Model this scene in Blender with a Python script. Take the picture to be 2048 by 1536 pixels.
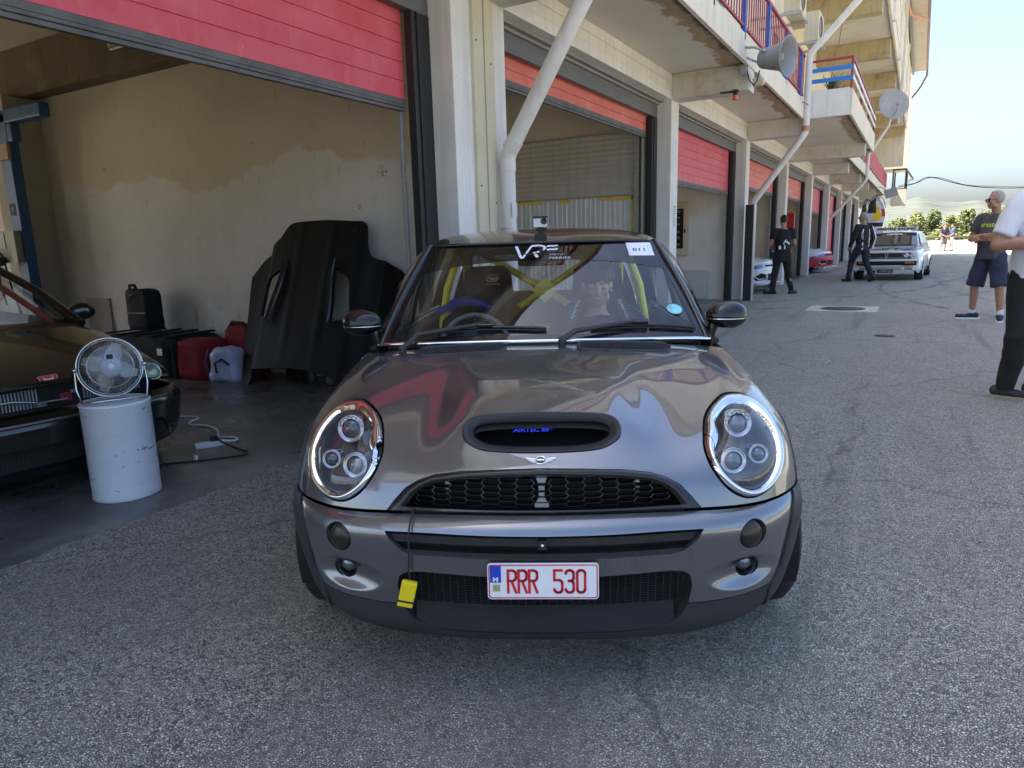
import bpy, bmesh, math, random
import numpy as np
from math import sin, cos, pi, radians, hypot, atan2
from mathutils import Vector, Matrix, Euler
for o in list(bpy.data.objects): bpy.data.objects.remove(o, do_unlink=True)
SC = bpy.context.scene
COL = SC.collection
rnd = random.Random(7)

# ------------------------------------------------------------------ camera
cam_d = bpy.data.cameras.new('camera'); cam = bpy.data.objects.new('camera', cam_d); COL.objects.link(cam)
YAW, PITCH, ROLL = -.528195, .197538, -.0280106
fw = Vector((sin(YAW)*cos(PITCH), cos(YAW)*cos(PITCH), -sin(PITCH)))
rt = Vector((cos(YAW), -sin(YAW), 0)); up = rt.cross(fw)
rr = cos(ROLL)*rt+sin(ROLL)*up; uu = -sin(ROLL)*rt+cos(ROLL)*up
cam.matrix_world = Matrix(((rr.x, uu.x, -fw.x, 0), (rr.y, uu.y, -fw.y, 0), (rr.z, uu.z, -fw.z, 1.265), (0, 0, 0, 1)))
cam_d.sensor_fit = 'HORIZONTAL'; cam_d.sensor_width = 36; cam_d.lens = 36*1387.5/2048
cam_d.clip_start = .05; cam_d.clip_end = 9000
SC.camera = cam

# ------------------------------------------------------------------ sky, sun, exposure
SUN_EL, SUN_AZ = radians(60), radians(-104)        # azimuth from +Y towards +X
W = bpy.data.worlds.new('World'); SC.world = W; W.use_nodes = True
wn = W.node_tree; bgn = wn.nodes['Background']
sky = wn.nodes.new('ShaderNodeTexSky'); sky.sky_type = 'NISHITA'; sky.sun_disc = False
sky.sun_elevation = SUN_EL; sky.sun_rotation = SUN_AZ
sky.air_density = 1.0; sky.dust_density = 4.3; sky.ozone_density = 4; sky.altitude = 100
wn.links.new(sky.outputs['Color'], bgn.inputs['Color']); bgn.inputs['Strength'].default_value = .10
sd = bpy.data.lights.new('sun', 'SUN'); sun = bpy.data.objects.new('sun', sd); COL.objects.link(sun)
sd.energy = 5.0; sd.angle = radians(.5); sd.color = (1, .94, .84)
sdir = Vector((sin(SUN_AZ)*cos(SUN_EL), cos(SUN_AZ)*cos(SUN_EL), sin(SUN_EL)))
sun.rotation_euler = sdir.to_track_quat('Z', 'Y').to_euler(); sun.location = sdir*60
SC.view_settings.view_transform = 'Standard'; SC.view_settings.look = 'None'
SC.view_settings.exposure = 2.25; SC.view_settings.gamma = 1; SC.view_settings.use_curve_mapping = False
try:
    SC.cycles.max_bounces = 10; SC.cycles.transparent_max_bounces = 24; SC.cycles.use_denoising = True
    SC.cycles.caustics_reflective = False; SC.cycles.caustics_refractive = False; SC.cycles.blur_glossy = 0
    SC.cycles.sample_clamp_indirect = 8
except Exception: pass

# ------------------------------------------------------------------ materials
def _mat(name):
    m = bpy.data.materials.new(name); m.use_nodes = True
    nt = m.node_tree; b = nt.nodes['Principled BSDF']
    return m, nt, b
def N(nt, t, **kw):
    n = nt.nodes.new(t)
    for k, v in kw.items():
        if k in n.inputs: n.inputs[k].default_value = v
        else: setattr(n, k, v)
    return n
def L(nt, a, b): nt.links.new(a, b)
def coord(nt, scale=(1, 1, 1)):
    tc = N(nt, 'ShaderNodeTexCoord'); mp = N(nt, 'ShaderNodeMapping'); mp.inputs['Scale'].default_value = scale
    L(nt, tc.outputs['Object'], mp.inputs['Vector']); return mp.outputs['Vector']
def noise(nt, v, scale, detail=6, rough=.6):
    n = N(nt, 'ShaderNodeTexNoise', Scale=scale, Detail=detail, Roughness=rough); L(nt, v, n.inputs['Vector']); return n.outputs['Fac']
def ramp(nt, f, stops):
    r = N(nt, 'ShaderNodeValToRGB'); e = r.color_ramp.elements
    while len(e) < len(stops): e.new(.5)
    for i, (p, c) in enumerate(stops):
        e[i].position = p; e[i].color = (*c, 1) if len(c) == 3 else c
    L(nt, f, r.inputs['Fac']); return r.outputs['Color']
def g(v): return (v, v, v)
def mix(nt, f, a, b, mode='MIX'):
    m = N(nt, 'ShaderNodeMix', data_type='RGBA', blend_type=mode)
    if isinstance(f, (int, float)): m.inputs[0].default_value = f
    else: L(nt, f, m.inputs[0])
    for k, s in ((6, a), (7, b)):
        if isinstance(s, tuple): m.inputs[k].default_value = (*s, 1)
        else: L(nt, s, m.inputs[k])
    return m.outputs[2]
def mth(nt, op, a, b=0, c=0):
    m = N(nt, 'ShaderNodeMath', operation=op)
    for i, s in enumerate((a, b, c)):
        if isinstance(s, (int, float)): m.inputs[i].default_value = s
        else: L(nt, s, m.inputs[i])
    return m.outputs[0]
def bump(nt, b, h, strength=.3, dist=.01):
    n = N(nt, 'ShaderNodeBump', Strength=strength, Distance=dist); L(nt, h, n.inputs['Height']); L(nt, n.outputs[0], b.inputs['Normal'])
def pm(name, col, rough=.5, metal=0, coat=0, var=.12, vs=6, bs=0, bscale=60, bdist=.004, spec=.5, rvar=0):
    """general procedural material: colour varied by noise, optional relief"""
    m, nt, b = _mat(name); v = coord(nt)
    f = noise(nt, v, vs, 5)
    c = tuple(col)
    lo = tuple(max(0, x*(1-var)) for x in c); hi = tuple(min(1, x*(1+var)) for x in c)
    L(nt, ramp(nt, f, [(.3, lo), (.7, hi)]), b.inputs['Base Color'])
    b.inputs['Roughness'].default_value = rough; b.inputs['Metallic'].default_value = metal
    b.inputs['Coat Weight'].default_value = coat; b.inputs['Coat Roughness'].default_value = .03
    b.inputs['Specular IOR Level'].default_value = spec
    if rvar:
        f2 = noise(nt, v, vs*3, 5); L(nt, mth(nt, 'MULTIPLY_ADD', f2, rvar, rough-rvar*.5), b.inputs['Roughness'])
    if bs: bump(nt, b, noise(nt, v, bscale, 4), bs, bdist)
    return m
def weathered(name, col, dark, streak=.5, scale=1.6, rough=.85, bscale=25, streaks=True, stain=None, stain_amt=.5, bdist=.006):
    """painted concrete: blotches, vertical streaks, flaked spots"""
    m, nt, b = _mat(name); v = coord(nt)
    base = ramp(nt, noise(nt, v, scale, 6), [(.32, tuple(x*.86 for x in col)), (.68, col)])
    if streaks:
        vs = coord(nt, (9, 9, .5)); f = noise(nt, vs, 1.3, 5)
        base = mix(nt, mth(nt, 'MULTIPLY', ramp(nt, f, [(.5, g(0)), (.78, g(1))]), streak), base, dark)
    if stain:
        f3 = noise(nt, v, scale*.9, 8, .7)
        base = mix(nt, mth(nt, 'MULTIPLY', ramp(nt, f3, [(.53, g(0)), (.66, g(1))]), stain_amt), base, stain)
    f4 = noise(nt, v, 14, 4, .7)
    base = mix(nt, ramp(nt, f4, [(.70, g(0)), (.76, g(.75))]), base, dark)
    L(nt, base, b.inputs['Base Color']); b.inputs['Roughness'].default_value = rough
    h = noise(nt, v, bscale, 6, .65); bump(nt, b, h, .5, bdist)
    return m
def thin_glass(name, tint=(.9, .93, .92), f0=.05, rough=0.0, scratches=False):
    m = bpy.data.materials.new(name); m.use_nodes = True; nt = m.node_tree
    for n in list(nt.nodes): nt.nodes.remove(n)
    out = N(nt, 'ShaderNodeOutputMaterial'); tr = N(nt, 'ShaderNodeBsdfTransparent'); gl = N(nt, 'ShaderNodeBsdfGlossy', Roughness=rough)
    tr.inputs['Color'].default_value = (*tint, 1)
    v = coord(nt); nf = noise(nt, v, 7, 4)
    lw = N(nt, 'ShaderNodeLayerWeight', Blend=.5)
    p5 = mth(nt, 'POWER', lw.outputs['Facing'], 5)
    fac = mth(nt, 'MULTIPLY_ADD', p5, 1-f0, f0)
    ms = N(nt, 'ShaderNodeMixShader'); L(nt, fac, ms.inputs[0]); L(nt, tr.outputs[0], ms.inputs[1]); L(nt, gl.outputs[0], ms.inputs[2])
    df = N(nt, 'ShaderNodeBsdfDiffuse'); df.inputs['Color'].default_value = (.5, .5, .5, 1)
    m2 = N(nt, 'ShaderNodeMixShader'); L(nt, mth(nt, 'MULTIPLY', ramp(nt, nf, [(.4, g(0)), (.8, g(1))]), .035), m2.inputs[0])   # dust film
    L(nt, ms.outputs[0], m2.inputs[1]); L(nt, df.outputs[0], m2.inputs[2]); L(nt, m2.outputs[0], out.inputs['Surface'])
    return m

# ------------------------------------------------------------------ objects
def thing(name, label, cat, loc=(0, 0, 0), rotz=0, group=None, kind=None):
    o = bpy.data.objects.new(name, None); COL.objects.link(o)
    o.location = loc; o.rotation_euler = (0, 0, rotz); o.empty_display_size = .1
    o['label'] = label; o['category'] = cat
    if group: o['group'] = group
    return o
def tag(o, label, cat, group=None, kind=None):
    if label: o['label'] = label
    if cat: o['category'] = cat
    if group: o['group'] = group
    if kind: o['kind'] = kind
    return o
def dup(o, parent=None):
    c = o.copy(); COL.objects.link(c)
    if parent is not None: c.parent = parent
    for ch in list(o.children): dup(ch, c)
    return c
def wmat(o):
    m = Matrix.LocRotScale(o.location, o.rotation_euler, o.scale)
    return wmat(o.parent) @ m if o.parent else m
class MB:
    """collects shapes, then links them as ONE mesh object"""
    def __init__(s): s.v = []; s.f = []; s.mi = []; s.sm = []
    def add(s, vs, fs, mi=0, smooth=False):
        n = len(s.v); s.v += [tuple(map(float, p)) for p in vs]
        for f in fs: s.f.append(tuple(i+n for i in f)); s.mi.append(mi); s.sm.append(smooth)
        return s
    def box(s, x0, x1, y0, y1, z0, z1, mi=0, bev=0):
        if bev:
            bm = bmesh.new(); bmesh.ops.create_cube(bm, size=1)
            for v in bm.verts: v.co = Vector(((x0+x1)/2+v.co.x*(x1-x0), (y0+y1)/2+v.co.y*(y1-y0), (z0+z1)/2+v.co.z*(z1-z0)))
            bmesh.ops.bevel(bm, geom=bm.edges[:], offset=bev, segments=2, profile=.7, affect='EDGES')
            s.bm(bm, mi); return s
        return s.add([(x0, y0, z0), (x1, y0, z0), (x1, y1, z0), (x0, y1, z0), (x0, y0, z1), (x1, y0, z1), (x1, y1, z1), (x0, y1, z1)],
                     [(3, 2, 1, 0), (4, 5, 6, 7), (0, 1, 5, 4), (1, 2, 6, 5), (2, 3, 7, 6), (3, 0, 4, 7)], mi)
    def obox(s, c, ax, half, mi=0, bev=0):
        """box on axes ax (three vectors) about c"""
        t = MB(); t.box(-half[0], half[0], -half[1], half[1], -half[2], half[2], mi, bev)
        a = [Vector(q) for q in ax]; c = Vector(c)
        s.add([c+a[0]*p[0]+a[1]*p[1]+a[2]*p[2] for p in t.v], t.f, mi, False); return s
    def bm(s, bm, mi=0, smooth=False):
        bm.verts.index_update()
        s.add([v.co[:] for v in bm.verts], [[v.index for v in f.verts] for f in bm.faces], mi, smooth); bm.free(); return s
    def tube(s, pts, r, n=8, mi=0, caps=True, smooth=True, closed=False):
        pts = [Vector(p) for p in pts]; m = len(pts); rs = r if isinstance(r, (list, tuple)) else [r]*m
        vs = []; up = None
        for i, p in enumerate(pts):
            if closed: d = pts[(i+1) % m]-pts[i-1]
            else: d = pts[min(i+1, m-1)]-pts[max(i-1, 0)]
            d.normalize()
            if up is None:
                up = d.cross(Vector((0, 0, 1)) if abs(d.z) < .9 else Vector((1, 0, 0))).normalized()
            up = (up-d*up.dot(d)).normalized(); b = d.cross(up)
            for k in range(n):
                a = 2*pi*k/n; vs.append(p+(up*cos(a)+b*sin(a))*rs[i])
        fs = []
        for i in range(m if closed else m-1):
            j = (i+1) % m
            for k in range(n): fs.append((i*n+k, i*n+(k+1) % n, j*n+(k+1) % n, j*n+k))
        s.add(vs, fs, mi, smooth)
        if caps and not closed:
            s.add(vs[:n], [tuple(range(n-1, -1, -1))], mi); s.add(vs[-n:], [tuple(range(n))], mi)
        return s
    def lathe(s, prof, n=24, c=(0, 0, 0), ax=(0, 0, 1), mi=0, smooth=True, arc=2*pi):
        """profile of (radius, height) about axis ax through c"""
        ax = Vector(ax).normalized(); u = ax.cross(Vector((0, 0, 1)) if abs(ax.z) < .9 else Vector((1, 0, 0))).normalized(); w = ax.cross(u); c = Vector(c)
        full = arc > 6.28; k = n if full else n+1
        vs = [c+ax*h+(u*cos(arc*i/n)+w*sin(arc*i/n))*r for r, h in prof for i in range(k)]
        fs = []
        for j in range(len(prof)-1):
            for i in range(n):
                i2 = (i+1) % k; fs.append((j*k+i, j*k+i2, (j+1)*k+i2, (j+1)*k+i))
        return s.add(vs, fs, mi, smooth)
    def grid(s, P, mi=0, smooth=True, flip=False, cu=False, cv=False):
        P = np.asarray(P, float); nu, nv = P.shape[:2]; fs = []
        for i in range(nu if cu else nu-1):
            for j in range(nv if cv else nv-1):
                a, b, c, d = i*nv+j, i*nv+(j+1) % nv, ((i+1) % nu)*nv+(j+1) % nv, ((i+1) % nu)*nv+j
                fs.append((d, c, b, a) if flip else (a, b, c, d))
        return s.add(P.reshape(-1, 3), fs, mi, smooth)
    def prism(s, poly, fn, d0, d1, mi=0, smooth=False):
        """polygon (list of 2D) extruded: fn(u, v, d) -> point"""
        n = len(poly); vs = [fn(a, b, d0) for a, b in poly]+[fn(a, b, d1) for a, b in poly]
        fs = [tuple(range(n-1, -1, -1)), tuple(range(n, 2*n))]
        s.add(vs, fs, mi)
        return s.add(vs, [(i, (i+1) % n, n+(i+1) % n, n+i) for i in range(n)], mi, smooth)
    def ell(s, c, r, mi=0, nu=14, nv=18, rot=None, fn=None):
        c = Vector(c); P = []
        for i in range(nu+1):
            th = pi*i/nu; row = []
            for j in range(nv):
                ph = 2*pi*j/nv; q = Vector((r[0]*sin(th)*cos(ph), r[1]*sin(th)*sin(ph), r[2]*cos(th)))
                if rot: q = rot @ q
                row.append(tuple(c+q))
            P.append(row)
        return s.grid(P, mi, True, flip=False, cv=True)
    def build(s, name, mats, parent=None, world=False, label=None, kind=None, recalc=True, weld=False):
        me = bpy.data.meshes.new(name)
        vs = s.v
        if world and parent is not None:
            im = wmat(parent).inverted(); vs = [tuple(im @ Vector(p)) for p in vs]
        me.from_pydata(vs, [], s.f)
        if not isinstance(mats, (list, tuple)): mats = [mats]
        for m in mats: me.materials.append(m)
        me.polygons.foreach_set('material_index', s.mi); me.polygons.foreach_set('use_smooth', s.sm)
        if recalc or weld:
            bm = bmesh.new(); bm.from_mesh(me)
            if weld: bmesh.ops.remove_doubles(bm, verts=bm.verts[:], dist=1e-5)
            bmesh.ops.recalc_face_normals(bm, faces=bm.faces[:]); bm.to_mesh(me); bm.free()
        me.update()
        o = bpy.data.objects.new(name, me); COL.objects.link(o)
        if parent is not None: o.parent = parent
        if label: o['label'] = label
        if kind: o['kind'] = kind
        return o
TMP = bpy.data.scenes.new('tmp')
def evaluated(ob):
    TMP.collection.objects.link(ob)
    with bpy.context.temp_override(scene=TMP, view_layer=TMP.view_layers[0]):
        dg = bpy.context.evaluated_depsgraph_get(); me = bpy.data.meshes.new_from_object(ob.evaluated_get(dg))
    TMP.collection.objects.unlink(ob); return me
def text_mesh(s, size, extrude=.001, bold=0, shear=0, align='CENTER', spacing=1.0):
    """flat lettering as (verts, faces), centred on the origin in the XY plane"""
    cu = bpy.data.curves.new('t', 'FONT'); cu.body = s; cu.size = size; cu.extrude = extrude; cu.offset = bold; cu.shear = shear
    cu.align_x = align; cu.align_y = 'CENTER'; cu.space_character = spacing; cu.resolution_u = 3
    ob = bpy.data.objects.new('t', cu); me = evaluated(ob)
    vs = [v.co.copy() for v in me.vertices]; fs = [tuple(p.vertices) for p in me.polygons]
    bpy.data.objects.remove(ob, do_unlink=True); bpy.data.meshes.remove(me); bpy.data.curves.remove(cu)
    return vs, fs
def text(mb, s, size, o, ax, ay, mi=0, fit=None, project=None, **kw):
    """lettering at o, running along ax, upright along ay; fit = wanted (width, height)"""
    vs, fs = text_mesh(s, size, **kw); ax = Vector(ax).normalized(); ay = Vector(ay).normalized(); az = ax.cross(ay); o = Vector(o)
    if fit and vs:
        xs = [v.x for v in vs]; ys = [v.y for v in vs]; w = max(xs)-min(xs); h = max(ys)-min(ys)
        cx, cy = (max(xs)+min(xs))/2, (max(ys)+min(ys))/2
        sx = fit[0]/w; sy = fit[1]/h if fit[1] else sx
        vs = [Vector(((v.x-cx)*sx, (v.y-cy)*sy, v.z)) for v in vs]
    out = [o+ax*v.x+ay*v.y+az*v.z for v in vs]
    if project: out = [project(p) for p in out]
    mb.add(out, fs, mi); return mb

# smooth surfaces through a net of points
def nspline(P, n):
    P = np.asarray(P, float); m = len(P)
    A = np.zeros((m, m)); b = np.zeros_like(P); A[0, 0] = A[-1, -1] = 1
    for i in range(1, m-1):
        A[i, i-1] = 1; A[i, i] = 4; A[i, i+1] = 1; b[i] = 6*(P[i+1]-2*P[i]+P[i-1])
    M = np.linalg.solve(A, b)
    t = np.linspace(0, m-1, n) if np.isscalar(n) else np.asarray(n); i = np.clip(t.astype(int), 0, m-2); u = (t-i)[:, None]
    return (1-u)*P[i]+u*P[i+1]+((1-u)**3-(1-u))*M[i]/6+(u**3-u)*M[i+1]/6
def surf(rows, nu, nv, sym=True):
    R = np.array(rows, float)
    if sym:
        Lm = R[:, :0:-1].copy(); Lm[..., 0] *= -1; R = np.concatenate([Lm, R], 1)
    r, c, _ = R.shape
    T = nspline(R.reshape(r, -1), nu); nu = len(T); T = T.reshape(nu, c, 3)
    return nspline(T.transpose(1, 0, 2).reshape(c, -1), nv).reshape(-1, nu, 3).transpose(1, 0, 2)
def curve2(pts, n, closed=False):
    """smooth curve through points (any dimension)"""
    P = np.asarray(pts, float)
    if closed:
        k = 3; Q = np.concatenate([P[-k:], P, P[:k]]); return nspline(Q, np.linspace(k, k+len(P), n, endpoint=False))
    return nspline(P, n)
def sdist(poly, X, Y):
    """signed distance to a closed polygon, positive inside"""
    P = np.asarray(poly, float); x = X.ravel(); y = Y.ravel(); d = np.full(x.shape, 1e9); ins = np.zeros(x.shape, bool)
    for a, b in zip(P, np.roll(P, -1, 0)):
        e = b-a; L2 = max(e @ e, 1e-12); t = np.clip(((x-a[0])*e[0]+(y-a[1])*e[1])/L2, 0, 1)
        d = np.minimum(d, np.hypot(x-a[0]-t*e[0], y-a[1]-t*e[1]))
        c = (a[1] > y) != (b[1] > y)
        with np.errstate(divide='ignore', invalid='ignore'): xi = (b[0]-a[0])*(y-a[1])/(b[1]-a[1])+a[0]
        ins ^= c & (x < xi)
    return np.where(ins, d, -d).reshape(X.shape)
def normals(S):
    du = np.gradient(S, axis=0); dv = np.gradient(S, axis=1); n = np.cross(du, dv); return n/np.maximum(np.linalg.norm(n, axis=-1, keepdims=True), 1e-9)
def panel(S, F, flange=.012, off=0., thick=0., out=1):
    """part of surface S where F > 0, cut cleanly, with its edge turned inwards; returns an MB.
    out = +1/-1: which side of the grid normal is outside"""
    nu, nv = F.shape; Nn = normals(S)*out; S = S+Nn*off
    V = []; NV = []; cache = {}
    def vert(i, j):
        k = (i, j)
        if k not in cache: cache[k] = len(V); V.append(S[i, j]); NV.append(Nn[i, j])
        return cache[k]
    def cut(a, b):
        k = (a, b) if a < b else (b, a)
        if k not in cache:
            a, b = k; t = F[a]/(F[a]-F[b]); t = min(max(t, .02), .98)
            cache[k] = len(V); V.append(S[a]*(1-t)+S[b]*t); NV.append(Nn[a]*(1-t)+Nn[b]*t)
        return cache[k]
    faces = []; pos = F > 0
    for i in range(nu-1):
        for j in range(nv-1):
            q = ((i, j), (i, j+1), (i+1, j+1), (i+1, j)); c = [bool(pos[p]) for p in q]; s = sum(c)
            if s == 0: continue
            if s == 4: faces.append([vert(*p) for p in q]); continue
            f = []
            for a in range(4):
                b = (a+1) % 4
                if c[a]: f.append(vert(*q[a]))
                if c[a] != c[b]: f.append(cut(q[a], q[b]))
            if len(f) > 2: faces.append(f)
    if out > 0: pass
    m = MB(); V = [Vector(p) for p in V]; NV = [Vector(p).normalized() for p in NV]
    m.add(V, faces, 0, True)
    if flange:
        ed = {}
        for f in faces:
            for a in range(len(f)):
                e = (f[a], f[(a+1) % len(f)]); ed[e] = 1
        be = [e for e in ed if (e[1], e[0]) not in ed]
        idx = {}
        vs = []
        for a, b in be:
            for k in (a, b):
                if k not in idx: idx[k] = len(vs); vs += [V[k], V[k]-NV[k]*flange]
        m.add(vs, [(idx[b], idx[a], idx[a]+1, idx[b]+1) for a, b in be], 0, True)
    return m

def make_paint():
    m, nt, b = _mat('grey_metallic_paint'); v = coord(nt)
    vo = N(nt, 'ShaderNodeTexVoronoi', Scale=1400); L(nt, v, vo.inputs['Vector'])
    c = ramp(nt, vo.outputs['Distance'], [(.0, (.115, .122, .132)), (.6, (.18, .19, .205))])
    spots = noise(nt, v, 130, 2)
    c = mix(nt, ramp(nt, spots, [(.76, g(0)), (.79, g(.6))]), c, (.35, .34, .32))
    L(nt, c, b.inputs['Base Color']); b.inputs['Metallic'].default_value = .8
    L(nt, mth(nt, 'MULTIPLY_ADD', noise(nt, v, 6, 5),   .10, .27), b.inputs['Roughness'])
    b.inputs['Coat Weight'].default_value = 1; b.inputs['Coat Roughness'].default_value = .02; b.inputs['Coat IOR'].default_value = 1.85
    bump(nt, b, noise(nt, v, 30, 2), .015, .002)
    return m
paint = make_paint()
gloss_black = pm('gloss_black', (.008, .008, .009), .25, coat=.75, var=.2, rvar=.05, spec=.2)
black_plastic = pm('black_plastic', (.028, .028, .03), .55, var=.2, vs=8, bs=.25, bscale=700, bdist=.0006, rvar=.15)
soft_black = pm('soft_black', (.014, .014, .015), .7, var=.2)
deep_black = pm('deep_black', (.006, .006, .006), .8, var=.2)
chrome = pm('chrome', (.86, .87, .88), .05, metal=1, var=.02, rvar=.04)
satin_metal = pm('satin_metal', (.45, .46, .48), .35, metal=1, var=.1)
glass = thin_glass('screen_glass', (.93, .96, .95), .085)
screen_top_strip = thin_glass('dark_glass_band', (.10, .11, .12), .075)  # dark see-through band across the top of the screen glass
lamp_glass = thin_glass('lamp_cover', (.93, .95, .97), .11)
lens_glass = pm('lens_glass', (.06, .07, .08), .03, coat=1, var=.1, spec=.9)
yellow_tube = pm('yellow_tube', (.72, .70, .015), .35, coat=.4, var=.08)
white_vinyl = pm('white_vinyl', (.82, .83, .84), .45, var=.03)
cabin_black = pm('cabin_black', (.02, .02, .021), .75, var=.2, bs=.2, bscale=300, bdist=.001)
cloth_blue = pm('cloth_blue', (.03, .06, .30), .8, var=.25, bs=.3, bscale=200)
rubber = pm('tyre_rubber', (.018, .018, .018), .8, var=.3, bs=.3, bscale=90)


# ================================================================== ground, sky setting
def make_asphalt():
    m, nt, b = _mat('old_asphalt'); v = coord(nt)
    vo = N(nt, 'ShaderNodeTexVoronoi', Scale=135, feature='F1'); L(nt, v, vo.inputs['Vector'])
    ve = N(nt, 'ShaderNodeTexVoronoi', Scale=135, feature='DISTANCE_TO_EDGE'); L(nt, v, ve.inputs['Vector'])
    sep = N(nt, 'ShaderNodeSeparateColor'); L(nt, vo.outputs['Color'], sep.inputs[0])
    stone = ramp(nt, sep.outputs[0], [(.0, (.20, .18, .145)), (.28, (.58, .53, .43)), (.75, (.78, .72, .59)), (.97, (.92, .86, .72))])
    edge = ramp(nt, ve.outputs['Distance'], [(.02, g(0)), (.13, g(1))])
    c = mix(nt, edge, (.10, .096, .09), stone)
    pits = noise(nt, v, 60, 3, .7); c = mix(nt, ramp(nt, pits, [(.27, g(.7)), (.37, g(0))]), c, (.05, .05, .05))
    cl = N(nt, 'ShaderNodeTexVoronoi', Scale=48); L(nt, v, cl.inputs['Vector']); sc2 = N(nt, 'ShaderNodeSeparateColor'); L(nt, cl.outputs['Color'], sc2.inputs[0])
    c = mix(nt, .55, c, ramp(nt, sc2.outputs[1], [(.0, g(.5)), (.4, g(1.0)), (1, g(1.0))]), 'MULTIPLY')
    wv = noise(nt, v, 17, 5, .75); c = mix(nt, ramp(nt, wv, [(.30, g(.5)), (.42, g(0))]), c, (.13, .12, .105))
    big = noise(nt, v, .35, 7, .62); c = mix(nt, ramp(nt, big, [(.35, g(.45)), (.6, g(0))]), c, (.36, .33, .28))
    mid = noise(nt, v, 2.2, 6, .7); c = mix(nt, ramp(nt, mid, [(.55, g(0)), (.75, g(.35))]), c, (.66, .60, .48))
    # tyre marks: long faint dark streaks along the lane
    vs = coord(nt, (2.6, .12, 1)); st = noise(nt, vs, 1.2, 5, .6); c = mix(nt, ramp(nt, st, [(.57, g(0)), (.70, g(.55))]), c, (.15, .14, .125))
    wp = N(nt, 'ShaderNodeVectorMath', operation='ADD'); nn = N(nt, 'ShaderNodeTexNoise', Scale=1.1, Detail=5); L(nt, v, nn.inputs['Vector']); L(nt, v, wp.inputs[0]); L(nt, nn.outputs['Color'], wp.inputs[1])
    ck = N(nt, 'ShaderNodeTexVoronoi', Scale=.42, feature='DISTANCE_TO_EDGE'); L(nt, wp.outputs[0], ck.inputs['Vector']); c = mix(nt, ramp(nt, ck.outputs['Distance'], [(.002, g(.5)), (.006, g(0))]), c, (.12, .11, .095))
    sp = N(nt, 'ShaderNodeSeparateXYZ'); L(nt, v, sp.inputs[0]); mk = noise(nt, v, 2.3, 5, .65)
    for cx_, cy_, R__, w__ in ((-9, 22, 9.6, .10), (-9, 22, 11.0, .09), (14, 20, 13.4, .11), (14, 20, 14.8, .10), (-2.5, 31, 7.5, .12), (12, 3, 11.2, .07)):
        dx = mth(nt, 'SUBTRACT', sp.outputs[0], cx_); dy = mth(nt, 'SUBTRACT', sp.outputs[1], cy_); rr = mth(nt, 'SQRT', mth(nt, 'ADD', mth(nt, 'MULTIPLY', dx, dx), mth(nt, 'MULTIPLY', dy, dy)))
        f = mth(nt, 'MULTIPLY', ramp(nt, mth(nt, 'ABSOLUTE', mth(nt, 'SUBTRACT', rr, R__)), [(w__*.5, g(.75)), (w__, g(0))]), ramp(nt, mk, [(.42, g(0)), (.6, g(1))])); c = mix(nt, f, c, (.13, .12, .11))
    pt = noise(nt, coord(nt, (.9, .35, 1)), .9, 3, .4); c = mix(nt, ramp(nt, pt, [(.56, g(0)), (.60, g(.30))]), c, (.30, .28, .25))
    oil = noise(nt, v, 1.1, 3, .5); c = mix(nt, ramp(nt, oil, [(.68, g(0)), (.74, g(.45))]), c, (.05, .048, .045))
    L(nt, c, b.inputs['Base Color']); b.inputs['Roughness'].default_value = .85; b.inputs['Specular IOR Level'].default_value = .35
    h = mth(nt, 'ADD', ramp(nt, ve.outputs['Distance'], [(.0, g(0)), (.25, g(1))]), mth(nt, 'MULTIPLY', pits, .8))
    bump(nt, b, h, 1.0, .006); return m
def make_floor():
    m, nt, b = _mat('oiled_concrete'); v = coord(nt)
    a = noise(nt, v, 1.3, 8, .65); c = ramp(nt, a, [(.3, (.05, .049, .046)), (.52, (.13, .127, .12)), (.75, (.26, .25, .235))])
    s = noise(nt, coord(nt, (1, 5, 1)), 3, 6, .7); c = mix(nt, ramp(nt, s, [(.62, g(0)), (.8, g(.5))]), c, (.24, .23, .21))
    L(nt, c, b.inputs['Base Color']); L(nt, ramp(nt, noise(nt, v, 2.4, 6), [(.3, g(.16)), (.7, g(.5))]), b.inputs['Roughness'])
    bump(nt, b, noise(nt, v, 16, 6), .12, .004); return m
asphalt = make_asphalt(); oil_floor = make_floor()
def sheet(name, x0, x1, y0, y1, z, mat, nx=1, ny=1):
    t = MB(); t.grid([[(x0+(x1-x0)*i/nx, y0+(y1-y0)*j/ny, z) for j in range(ny+1)] for i in range(nx+1)]); return t.build(name, mat, None, kind='structure')
def make_field():
    m, nt, b = _mat('dry_field'); v = coord(nt)
    c = ramp(nt, noise(nt, v, .012, 8, .6), [(.35, (.17, .145, .08)), (.5, (.27, .235, .15)), (.68, (.13, .14, .06))])
    L(nt, c, b.inputs['Base Color']); b.inputs['Roughness'].default_value = .95; bump(nt, b, noise(nt, v, 3, 5), .5, .1); return m
t = MB(); t.grid([[(r*cos(2*pi*k/64), r*sin(2*pi*k/64), -.03) for k in range(64)] for r in (.001, 300, 2000, 6000)], 0, False, cv=True)
t.build('terrain', make_field(), None, kind='structure')
sheet('road', -3.6, 14, -40, 92, 0, asphalt)
t = MB(); ys = np.arange(-6, 52.1, .11); re = random.Random(3)
w = [ -3.205+.012*sin(y*3)+re.uniform(-.018, .018) for y in ys]
t.grid([[(-12.4, y, .006) for y in ys], [(-3.4, y, .006) for y in ys], [(xx-.02, y, .006) for xx, y in zip(w, ys)], [(xx, y, -.004) for xx, y in zip(w, ys)]])
t.build('garage_floor', oil_floor, None, kind='structure')
# runoff beyond the lane: pale concrete apron lit by the sun
sheet('pavement', -30, 40, 57.5, 150, .012, pm('pale_concrete', (.27, .245, .195), .9, var=.12, vs=.4, bs=.3, bscale=20))

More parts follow.
